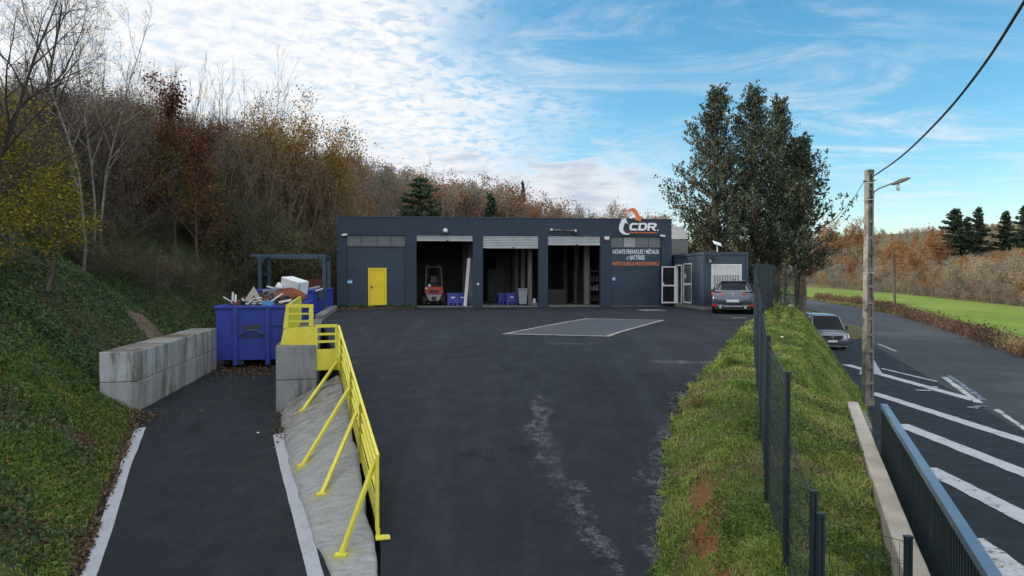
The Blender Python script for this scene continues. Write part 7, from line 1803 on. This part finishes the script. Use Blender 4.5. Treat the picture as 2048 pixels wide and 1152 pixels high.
# ragged tufts creeping over the asphalt edge
ny = 9000; y = 8.6*(26/8.6)**g.random(ny); off = g.normal(0, 1, ny)*0.055+0.0+0.07*vnoise(y*0, y, 1.9, 5)+0.05*vnoise(y*0, y, 5.1, 6); x = np.array([YE(v) for v in y])+off
P = np.stack([x, y, np.array([yard_z(v) for v in y])-0.01], 1); P = P[g.random(ny) < np.clip(0.5+vnoise(P[:, 0]*0, P[:, 1], 2.7, 7), 0.05, 1)]
V, Fq = blades(g, P, 0.07+0.002*P[:, 1], 0.006+0.0009*P[:, 1], 1.0)
o = link('grass', np_mesh('grass_edge', V, Fq), L_grass); tag(o, 'ragged grass tufts creeping over the edge of the yard asphalt', 'grass', None, 'stuff')
# tall weeds by the yard edge
def tall_weed(label, p, h, n=7):
    t = thing('tall_weed', label, 'weed', p, random.uniform(0, 6), 'tall weeds along the yard edge'); gg = np.random.default_rng(int(h*1000)); segs = []; tips = []
    for i in range(n):
        b0 = np.array([gg.normal(0, .05), gg.normal(0, .05), 0]); d = nrmz(np.array([gg.normal(0, .16), gg.normal(0, .16), 1])); q = b0+d*h*gg.uniform(.6, 1); segs.append((b0, q, 0.006, 0.003, 0))
        for k in range(12): tips.append(b0+(q-b0)*gg.uniform(.2, 1))
    V, Fq = tubes(segs, 4); link('stem', np_mesh('weed_stem', V, Fq), L_dry, t); lV, lF = leaves(gg, np.array(tips), 3, 0.035, 0.03); link('leaves', np_mesh('weed_leaves', lV, lF), L_weed if n > 6 else L_dry, t)
tall_weed('pale green tall weed at the yard edge beyond the bare gravel streak', yard_pt(1447, 745)+Vector((0.1, 0, 0.1)), 0.55, 7)
tall_weed('straw-coloured tall weed at the yard edge nearest the viewer', yard_pt(1388, 835)+Vector((0.1, 0, 0.1)), 0.48, 6)
tall_weed('bushy light green weed where the bank narrows beside the fence', Vector((8.9, 23.5, 0.0)), 0.9, 9)
tall_weed('light green weed clump on the bank crest above the van', Vector((10.8, 27.0, -0.2)), 1.0, 10)
# left hillside: ivy and grass ground cover
def hill_points(g, n, s0, s1, t0, t1):
    s = g.uniform(s0, s1, n); t = t0+(t1-t0)*g.random(n)**1.1; return hill_pt(s, t), s, t
P, s, t = hill_points(g, 120000, 1.8, 8.2, 0.05, 10.5)
m = vnoise(P[:, 0], P[:, 1], 0.7, 41)+0.5*vnoise(P[:, 0], P[:, 1], 2.3, 42)
P2_, s2_, t2_ = hill_points(g, 130000, 4.6, 11.2, 0.05, 9.0); m2_ = vnoise(P2_[:, 0], P2_[:, 1], 0.7, 41); ok2 = g.random(len(P2_)) < np.clip(1.25-P2_[:, 1]/45, 0.3, 1)
P = np.concatenate([P, P2_[ok2]]); s = np.concatenate([s, s2_[ok2]]); t = np.concatenate([t, t2_[ok2]]); m = np.concatenate([m, m2_[ok2]])
keep = ((m > -0.55) | (s > 4.2)) & (g.random(len(P)) < np.where(P[:, 1] > 20, 0.8, 1.0)) & ~((np.abs(s-5.92) < 0.17) & (t < 1.45)) & ~((P[:, 1] > 15.7) & (P[:, 1] < 24.2) & (t < 0.6))
P = P[keep]; P[:, 2] += g.uniform(0.0, 0.10, len(P))
V, Fq = leaves(g, P, 1, 0.02, 0.042, flat=-0.2)
o = link('ground_cover', np_mesh('ground_cover', V, Fq), L_ivy); tag(o, 'dark green ivy and low plants carpeting the left bank', 'ground cover', None, 'stuff')
L_grass2 = leafmat('bank_grass_blades', [(0.0, (0.06, 0.10, 0.02)), (0.45, (0.15, 0.225, 0.036)), (0.8, (0.27, 0.32, 0.055)), (1.0, (0.40, 0.35, 0.12))], 0.7, 0.3, big=0.9)
P, s, t = hill_points(g, 75000, 1.6, 4.6, 0.02, 5.0)
m = vnoise(P[:, 0], P[:, 1], 0.9, 51)+0.5*vnoise(P[:, 0], P[:, 1], 2.7, 52); P = P[(g.random(len(P)) < np.clip(0.75+m*0.8-0.12*t, 0, 1))]
V, Fq = blades(g, P, np.full(len(P), 0.11), np.full(len(P), 0.016), 0.8)
o = link('grass', np_mesh('grass_left', V, Fq), L_grass2); tag(o, 'mossy green grass on the lower left bank beside the lane', 'grass', None, 'stuff')
P, s, t = hill_points(g, 45000, 2.0, 7.6, 0.0, 9.5); m = vnoise(P[:, 0], P[:, 1], 0.6, 61)+0.6*vnoise(P[:, 0], P[:, 1], 2.0, 62); P = P[(m > 0.05) | (t[:len(P)] < 0.5)]
P[:, 2] += g.uniform(0.01, 0.09, len(P)); V, Fq = leaves(g, P, 1, 0.02, 0.035)
# leaves swept into corners: foot of the bank, foot of the block wall, yard corner by the workshop
def litter(cx, cy, rx, ry, n, zf, rot=0.0):
    a = g.normal(0, 1, (n, 2))*0.5; x = a[:, 0]*rx; y = a[:, 1]*ry; c, q = math.cos(rot), math.sin(rot); X = cx+x*c-y*q; Y = cy+x*q+y*c
    return np.stack([X, Y, np.array([zf(v) for v in Y])+g.uniform(0.01, 0.05, n)], 1)
Q = np.concatenate([litter(-8.7, 15.4, 0.9, 0.8, 800, lane_z), litter(-8.5, 14.6, 0.25, 1.2, 250, lane_z, 0.4), litter(-8.8, 23.0, 3.0, 1.6, 1600, lane_z), litter(-4.95, 15.2, 0.3, 1.2, 160, lane_z, 0.3), litter(-7.9, 34.6, 1.5, 0.9, 900, yard_z), litter(-6.6, 35.7, 1.6, 0.5, 300, yard_z), litter(-7.5, 12.6, 0.12, 2.4, 200, lane_z, 0.42), litter(-6.5, 19, 2.0, 3.0, 60, lane_z), litter(3.3, 13.9, 0.2, 2.0, 60, yard_z, -0.3)])
lV, lF = leaves(g, Q, 1, 0.01, 0.038, flat=0.0)
P3, _s, _t = hill_points(g, 12000, 1.6, 4.9, -0.15, 0.65); P3 = P3[g.random(len(P3)) < np.clip(0.55+vnoise(P3[:, 0], P3[:, 1], 1.3, 81), 0.1, 1)]; P3[:, 2] = np.maximum(P3[:, 2], np.array([lane_z(v) for v in P3[:, 1]]))+g.uniform(0.01, 0.06, len(P3)); eV, eF = leaves(g, P3, 1, 0.01, 0.034)
V2, F2, _ = cat((V, Fq, 0), (lV, lF, 0), (eV, eF, 0))
o = link('leaf_litter', np_mesh('leaf_litter_left', V2, F2), L_brown); tag(o, 'fallen brown leaves on the left bank and in the corners of the lane', 'fallen leaves', None, 'stuff')
# bare clay patch below the bulge, set into the slope
mcl = mat('clay_patch', (0.155, 0.105, 0.062), (0.11, 0.075, 0.045), 1.5, 0.95, bstr=0.5, bscale=6)
rows = []
for si in np.linspace(5.72, 6.12, 14):
    tt = np.linspace(0.2, 1.55+0.12*math.sin(si*40), 10); q = hill_pt(np.full(10, si), tt); q[:, 2] += 0.045; rows.append([tuple(p) for p in q])
o = MB().grid(rows).build('clay_face', mcl, smooth=True); o['kind'] = 'structure'
# rough grass verge along the road and hedge foot
n = 26000; y = 36*(150/36)**g.random(n); x = np.interp(y, [36, 38.9, 59.4, 79.5, 105, 130, 160], [27.2, 28.4, 37.1, 43.9, 50.6, 56.6, 62])+g.uniform(0.0, 2.4, n); P = np.stack([x, y, np.full(n, -2.72)], 1)
V, Fq = blades(g, P, np.full(n, 0.28), 0.02+0.0012*y, 0.7); L_verge = leafmat('verge_grass', [(0.0, (0.09, 0.10, 0.03)), (0.5, (0.16, 0.15, 0.05)), (1.0, (0.27, 0.22, 0.10))], 0.85, 0.2)
n = 9000; y = g.uniform(44.3, 57, n); c = rL(50); x = np.array([rL(v) for v in y])-g.uniform(0.05, 4.2, n)*np.clip((57-y)/13, 0.1, 1); P2 = np.stack([x, y, np.full(n, -2.72)], 1); ok = (y > 49.8) | (x > np.array([RX(v) for v in y])+0.6)*0 | (y > 47.5)
P2 = P2[ok]; V2, F2 = blades(g, P2, np.full(len(P2), 0.25), np.full(len(P2), 0.07), 0.7)
V, Fq, _ = cat((V, Fq, 0), (V2, F2, 0)); o = link('verge_grass', np_mesh('verge_grass', V, Fq), L_verge); tag(o, 'rough yellowish verge grass along the road and hedge', 'grass', None, 'stuff')
n = 2600; u_ = g.uniform(0.0, 1.0, n); P = np.array([fpt(U(672)+(U(832)-U(672))*a_, -abs(b_), 0) for a_, b_ in zip(u_, g.normal(0, 0.22, n))]); P = P[g.random(n) < np.clip(0.45+vnoise(P[:, 0]*3, P[:, 0]*0, 1, 4), 0, 1)]; P[:, 2] = -0.05
V, Fq = blades(g, P, np.full(len(P), 0.16), np.full(len(P), 0.03), 0.9); o = link('weeds', np_mesh('wall_weeds', V, Fq), L_ivy); tag(o, 'low dark weeds growing along the foot of the workshop beside the yellow door', 'weeds', None, 'stuff')
# little bits of rubbish
def rubbish(label, p, m, s): 
    b = MB(); b.obox(p, s, s*0.7, s*0.25, Matrix.Rotation(random.uniform(0, 3), 3, 'Z') @ Matrix.Rotation(0.3, 3, 'X')); o = b.build('litter', m, bevel=s*0.1); tag(o, label, 'litter')
q = D(1565, 674, 15.6); rubbish('white scrap of paper in the grass right of the fence', Vector((q.x, q.y, q.z)), M_white, 0.07)
q = lane_pt(516, 867); rubbish('white scrap on the lane near the wall foot', q+Vector((0, 0, 0.02)), M_white, 0.05)
q = D(1582, 612, 35); t = thing('white_post', 'short white marker post at the end of the bank', 'post', (q.x, q.y, -0.2)); MB().box(-0.12, 0.12, -0.1, 0.1, 0, 0.36).build('post', M_whitepl, t, bevel=0.02)
